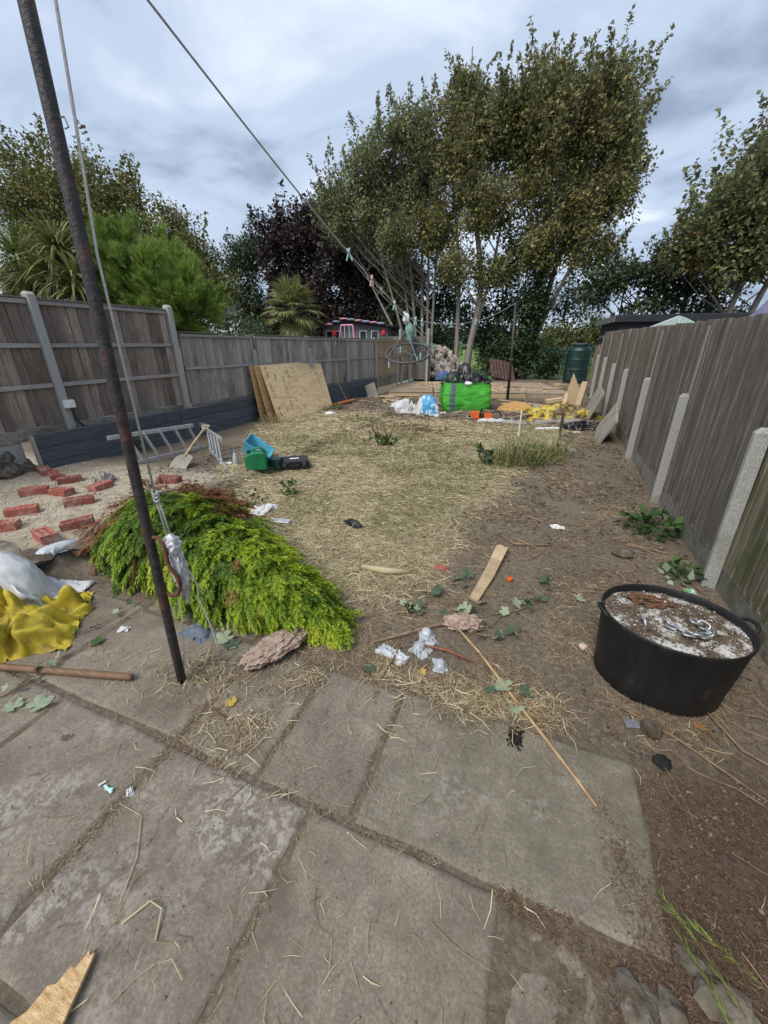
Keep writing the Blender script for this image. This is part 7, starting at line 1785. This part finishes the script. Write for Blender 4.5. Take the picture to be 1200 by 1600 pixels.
stick([(.30, 3.35, .015), (-.02, 3.25, .02), (-.20, 3.45, .02)], [.006, .007, .004], M['twig'], "crooked dark stick on the earth beyond the timber splinter")
stick([(.9, 1.95, .02), (1.05, 1.62, .02), (1.28, 1.50, .02)], .004, M['twig'], "twig lying along the right side of the tub")
stick([(-1.12, 2.42, .025), (-.92, 2.40, .04), (-.75, 2.47, .025)], [.02, .028, .016], M['straw'], "matted roll of straw lying on the edge of the lawn", "straw_roll", "straw")

sp0 = thing("timber_splinter", "pale broken length of timber lying on the earth behind the leafy twigs", "board", tuple(P3(-.16, 2.7)))
b_ = MB(); zz = g(-.16, 2.7)
poly = [(-.045, -.42), (.02, -.44), (.045, -.1), (.05, .40), (.02, .385), (-.02, .41), (-.05, .39), (-.04, 0)]
b_.prism(poly, 0, .028, Matrix.Translation((-.155, 2.72, zz + .012)) @ Matrix.Rotation(R(-7), 4, 'Z') @ Matrix.Rotation(R(1.5), 4, 'X'))
b_.build("board", M['offcut_dirty'], sp0, bevel=.003)
MB().prism([(-.043, .16), (.047, .13), (.049, .39), (.02, .375), (-.02, .40), (-.048, .38)], .0285, .031, Matrix.Translation((-.155, 2.72, zz + .012)) @ Matrix.Rotation(R(-7), 4, 'Z') @ Matrix.Rotation(R(1.5), 4, 'X')).build("clean_face", M['lumber'], sp0)
tag(lump_mesh("stone_wool", M['fluff'], (-1.205, 1.40, .055), (.20, .088, .048), 41, .36, 3.6, 6, yaw=R(68), squash_floor=.006, sharp=False), "big pinkish fibrous chunk lying in front of the conifer", "chunk")
tag(lump_mesh("stone_wool", M['fluff'], tuple(P3(-.24, 2.02, .03)), (.12, .065, .04), 43, .6, 3.2, 5, yaw=.3, sharp=False), "smaller pink fibrous lump among the leafy twigs", "chunk")
xf = Matrix.Translation((-.985, .085, .012)) @ Matrix.Rotation(R(22), 4, 'Z') @ Matrix.Rotation(R(-4), 4, 'X')
o_ = MB().prism([(-.10, -.09), (.055, -.10), (.050, .02), (.046, .092), (.034, .085), (.028, .10), (.010, .06), (-.005, .065), (-.02, .03), (-.04, .028), (-.06, -.02), (-.085, -.035)], 0, .014, xf).build("chipboard_shard", M['osb'], origin=(-.985, .085, 0), bevel=.0015); tag(o_, "torn chipboard shard at the bottom left corner", "shard")
def scrap(name, m, x, y, rx, ry, h, label, cat, seed, yaw=0, amp=.03):
    shp = CLOTH_A if seed % 2 else CLOTH_B; ext = shp[0].max(0) - shp[0].min(0)
    return tag(sheet_of(name, m, shp, (x, y, base_z(x, y) + .002), (2 * rx / ext[0], 2 * ry / ext[1], (h + amp * .5) / ext[2]), yaw + seed * .9, flip=seed % 3 == 0), label, cat)
scrap("plastic_film", M['clear_pl'], -.42, 1.76, .10, .06, .03, "milky clear plastic film in the straw left of the cane", "plastic", 1, .3)
scrap("plastic_film", M['clear_pl'], -.30, 1.645, .055, .045, .025, "small crushed clear plastic piece under the cane's upper end", "plastic", 2)
scrap("plastic_film", M['clear_pl'], -.58, 1.63, .10, .05, .018, "flat clear plastic scrap between conifer tip and slab joint", "plastic", 3, .2)
scrap("plastic_film", M['clear_pl'], -.44, 1.87, .05, .06, .03, "upright curl of clear plastic behind the milky film", "plastic", 4)
scrap("paper_scrap", M['white_pl'], -2.58, 3.10, .15, .10, .06, "crumpled white paper in the grass behind the conifer", "paper", 5)
o_ = MB().box(P3(-2.24, 2.91, .025), (.22, .08, .02), Matrix.Rotation(R(10), 3, 'Z')).build("plastic_strip", M['clear_pl'], origin=tuple(P3(-2.24, 2.91)), bevel=.006); tag(o_, "flat pale plastic strip on the straw right of the white paper", "strip")
scrap("black_rag", M['black_plastic'], -1.52, 3.11, .15, .07, .05, "small black rag lying in the middle of the straw", "rag", 6, .5, .05)
o_ = MB().lathe([(.022, 0), (.024, .004), (.024, .02), (.017, .022), (.016, .010), (.002, .008)], tuple(P3(-.01, 2.66, .004)), 20).build("bottle_cap", M['orange'], origin=tuple(P3(-.01, 2.66))); tag(o_, "orange plastic cap right of the timber splinter", "cap")
scrap("white_scrap", M['white_pl'], .35, 3.78, .07, .04, .015, "white scrap on the earth path beyond the orange cap", "scrap", 7)
scrap("white_scrap", M['white_pl'], -4.64, 8.4, .16, .11, .05, "white scrap in front of the orange plank", "scrap", 8)
scrap("white_scrap", M['cloth_dirty'], .62, 7.0, .14, .07, .04, "pale scrap on the path before the mossy slabs", "scrap", 9)
scrap("grey_film", M['strap'], -1.76, 1.36, .11, .07, .02, "grey-blue plastic scrap left of the hanging rope end", "plastic", 10, .3)
scrap("white_scrap", M['white_pl'], -2.22, 1.22, .035, .025, .015, "tiny white scrap at the conifer's front edge", "scrap", 11)
scrap("pale_film", M['clear_pl'], -3.42, 1.60, .20, .09, .05, "pale plastic and stone in the hole under the sand edge", "plastic", 12)
scrap("grey_rag", M['cloth_dirty'], -4.55, 2.80, .16, .11, .10, "dirty grey rag beside the rightmost brick under the painted wall", "rag", 13, amp=.05)
scrap("packet", M['packet'], 1.22, 2.98, .045, .03, .006, "small colourful packet behind the tub at the fence foot", "packet", 14)
o_ = MB().rock((.705, 1.60, base_z(.705, 1.6) + .02), .045, 3, 2, .3, (1, 1, .8)).build("stone", M['rock'], origin=(.705, 1.6, 0)); tag(o_, "grey broken stone in front of the tub", "stone")
o_ = MB().box(P3(.625, 1.605, .012), (.062, .045, .012), Matrix.Rotation(.3, 3, 'Z')).build("slate_chip", mat("slate_chip_grey", [(.3, C(.13, .14, .155)), (.7, C(.2, .21, .225))], 20, 4, .7, .2), origin=tuple(P3(.625, 1.605)), bevel=.003); tag(o_, "flat slate-grey chip left of the broken stone", "chip")
o_ = MB().rock(tuple(P3(.45, 2.08, .012)), .025, 4, 1, .3, (1.2, 1, .6)).build("stone", mat("pink_pebble", [(.3, C(.48, .35, .29)), (.7, C(.62, .48, .41))], 20, 4, .9, .1), origin=tuple(P3(.45, 2.08))); tag(o_, "pale pink stone chip on the earth left of the tub", "stone")
o_ = MB().rock(tuple(P3(.86, 3.42, .03)), .075, 6, 2, .3, (1.2, .9, .5)).build("stone", M['rock'], origin=tuple(P3(.86, 3.42))); tag(o_, "brown flat stone left of the weeds at the right fence", "stone")
o_ = MB().rock(tuple(P3(-.53, 2.63, .015)), .05, 7, 1, .3, (1.2, .7, .5)).build("brick_fragment", M['brick'], origin=tuple(P3(-.53, 2.63))); tag(o_, "small brick-red fragment on the earth behind the leafy twigs", "fragment")
for i, (x, y, r_, lab, sq) in enumerate(((.485, .655, .085, "grey stone at the bottom edge, leftmost of three", (.75, 1.0, .42)), (.575, .665, .060, "grey stone at the bottom edge, middle of three", (.8, 1.05, .5)), (.71, .735, .085, "grey stone at the bottom right corner", (1.1, .75, .45)), (.655, .80, .05, "mossy stone under the conifer sprig", (1.2, .8, .5)))):
    b_ = MB().rock((x, y, base_z(x, y) + r_ * .05), r_ * .8, 40 + i, 2, .40, sq)
    rr = random.Random(i); b_.v = [(a + rr.gauss(0, .0005), b2 + rr.gauss(0, .0005), c2 + rr.gauss(0, .0005) + .003 * mnoise.noise(Vector((a * 40, b2 * 40, c2 * 40)))) for a, b2, c2 in b_.v]
    o_ = b_.build("stone", M['rock'], origin=(x, y, 0)); tag(o_, lab, "stone")
a = rng.uniform(0, 6.28, 260); r_ = .045 * np.sqrt(rng.uniform(0, 1, 260)) * rng.uniform(.6, 1.25, 260)
ash = crumbs("ash_patch", .125 + r_ * np.cos(a) * .8, 1.345 + r_ * np.sin(a) * 1.3, rng.uniform(.002, .007, 260), M['charcoal'], "", .6); ash['kind'] = 'thing'; tag(ash, "black scatter of ash at the front edge of the damp slab", "ash")
tag(lump_mesh("charcoal_lump", M['charcoal'], (.715, 1.445, base_z(.715, 1.445) + .012), (.032, .03, .02), 5, .4, 2, 3), "black charcoal lump just beyond the damp slab's right corner", "charcoal")
pegb = thing("broken_peg", "broken mint clothes peg lying on the paving at the left", "clothes peg", (-1.385, .52, .004))
MB().bar((-1.415, .525, .008), (-1.36, .515, .010), .010, .008).build("leg", mint, pegb, bevel=.002); MB().bar((-1.40, .515, .007), (-1.365, .527, .014), .008, .008).build("leg", mint, pegb, bevel=.002)
o_ = MB().bar((-1.438, .515, .008), (-1.425, .540, .009), .008, .007).build("peg_fragment", M['white_pl'], origin=(-1.43, .52, 0), bevel=.002); tag(o_, "white plastic fragment left of the broken mint peg", "fragment")
scrap("white_scrap", M['white_pl'], -1.30, .545, .014, .020, .012, "curled white scrap right of the broken mint peg", "scrap", 15, amp=.012)

# growing weeds
def weed(x, y, r, h, nl, L, label, seed, m='weed', name="weed_plant"):
    t = thing(name, label, "plant", (x, y, g(x, y)))
    a = rng.uniform(0, 6.28, nl); rr_ = r * np.sqrt(rng.uniform(0, 1, nl)); P_ = np.stack([x + rr_ * np.cos(a), y + rr_ * np.sin(a), np.array([g(x, y)] * nl) + rng.uniform(.01, h, nl)], -1)
    V, Fq = leaf_geo(P_, L, np.stack([np.cos(a), np.sin(a), np.full(nl, .5)], -1), droop=-.1, width=.7)
    V[:, 2] = np.maximum(V[:, 2], g(x, y) + .004)
    link_np("leaves", V, Fq, M[m], t)
    b_ = MB()
    for i in range(6):
        j = rng.integers(nl); b_.tube([(x, y, g(x, y) - .01), (x + (P_[j, 0] - x) * .4, y + (P_[j, 1] - y) * .4, P_[j, 2] * .8 + g(x, y) * .2), tuple(P_[j])], [.004, .003, .002], 4)
    b_.build("stems", M['weed'], t)
    return t
weed(1.17, 4.05, .24, .16, 170, .075, "green leafy weed patch at the foot of the right fence", 1)
weed(1.22, 3.22, .10, .08, 34, .07, "small weed below the nearest right fence post", 2)
weed(1.16, 3.12, .08, .05, 12, .08, "pale wilted leaves beside the nearest right fence post", 3, 'leafpale')
weed(-2.58, 3.58, .10, .20, 90, .045, "small upright green weed on the straw behind the conifer", 4)
weed(-.62, 5.75, .10, .20, 40, .10, "broad-leaved dark weed at the left end of the tall grass tuft", 5, 'shrubgreen')
weed(-2.95, 3.3, .22, .06, 60, .05, "low green weeds in the straw before the jerry can", 6)
weed(-5.62, 4.15, .10, .22, 26, .07, "small green plant against the painted wall left of the ladder", 7)
weed(-4.9, 9.0, .3, .10, 60, .08, "low weeds at the plywood's right foot", 8, 'shrubgreen')
stp = thing("cut_shrub", "cut bush stump with bare forked stems in the middle of the lawn", "shrub", tuple(P3(-2.41, 6.24)))
for k_, pts in enumerate((((0, 0, 0), (-.10, 0, .18), (-.16, .02, .42)), ((0, 0, 0), (.08, 0, .14), (.20, .02, .40)), ((-.09, 0, .16), (-.20, 0, .26), (-.26, 0, .38)), ((.02, 0, 0), (.03, .03, .2), (-.01, .05, .34)))):
    MB().tube([P3(-2.41, 6.24) + Vector(p) for p in pts], [.018, .014, .008], 7).build("stem", mat("red_brown_stem", [(.3, C(.10, .05, .035)), (.7, C(.19, .10, .07))], 20, 4, .8, .2) if k_ == 0 else bpy.data.materials["red_brown_stem"], stp, smooth=True)
P_ = rng.normal(0, 1, (110, 3)) * np.array([.12, .10, .05]) + np.array([-2.38, 6.22, g(-2.41, 6.24) + .08]); V, Fq = leaf_geo(P_, .075, np.tile([0, 0, 1.0], (110, 1)), droop=-.3); link_np("leaves", V, Fq, M['weed'], stp)
twigs("brush_twigs", 60, lambda x, y: np.exp(-(((x + 2.5) / .8) ** 2 + ((y - 7.9) / .35) ** 2)), (-4, -1, 7, 8.8), M['needles_red'], "rusty brushwood twigs lying at the far edge of the lawn", (.2, .6), (.002, .005))

# conifer sprig in the bottom right corner
spr = thing("conifer_sprig", "thin green and rusty conifer sprig at the bottom right corner", "sprig", (.60, .80, 0))
sv = []; b_ = MB()
for (p0, p1, nn2) in (((.585, .93, .03), (.72, .70, .07), 150), ((.60, .90, .02), (.78, .76, .10), 110), ((.62, .84, .02), (.70, .64, .05), 90)):
    p0, p1 = np.array(p0), np.array(p1); b_.tube([tuple(p0), tuple((p0 + p1) / 2 + np.array([0, 0, .02])), tuple(p1)], [.001, .002, .003], 5)
    t = rng.uniform(0, 1, nn2); c_ = p0 + (p1 - p0) * t[:, None] + np.array([0, 0, .02]) * (4 * t * (1 - t))[:, None]
    d = unit((p0 - p1)[None] * 1.0 / np.linalg.norm(p1 - p0) + rng.normal(0, .35, (nn2, 3))); L_ = rng.uniform(.02, .055, (nn2, 1)); w_ = unit(np.cross(d, rng.normal(0, 1, (nn2, 3)))) * .0013
    sv.append(np.stack([c_ - w_, c_ + w_, c_ + d * L_], 1))
b_.build("stem", M['needles_red'], spr)
V = np.concatenate(sv); k_ = int(len(V) * .62); order = rng.permutation(len(V))
for nm, sel, mm in (("needles", order[:k_], M['needle']), ("dry_needles", order[k_:], M['needles_red'])):
    Vs = V[sel].reshape(-1, 3); link_np(nm, Vs, np.arange(len(Vs)).reshape(-1, 3), mm, spr)
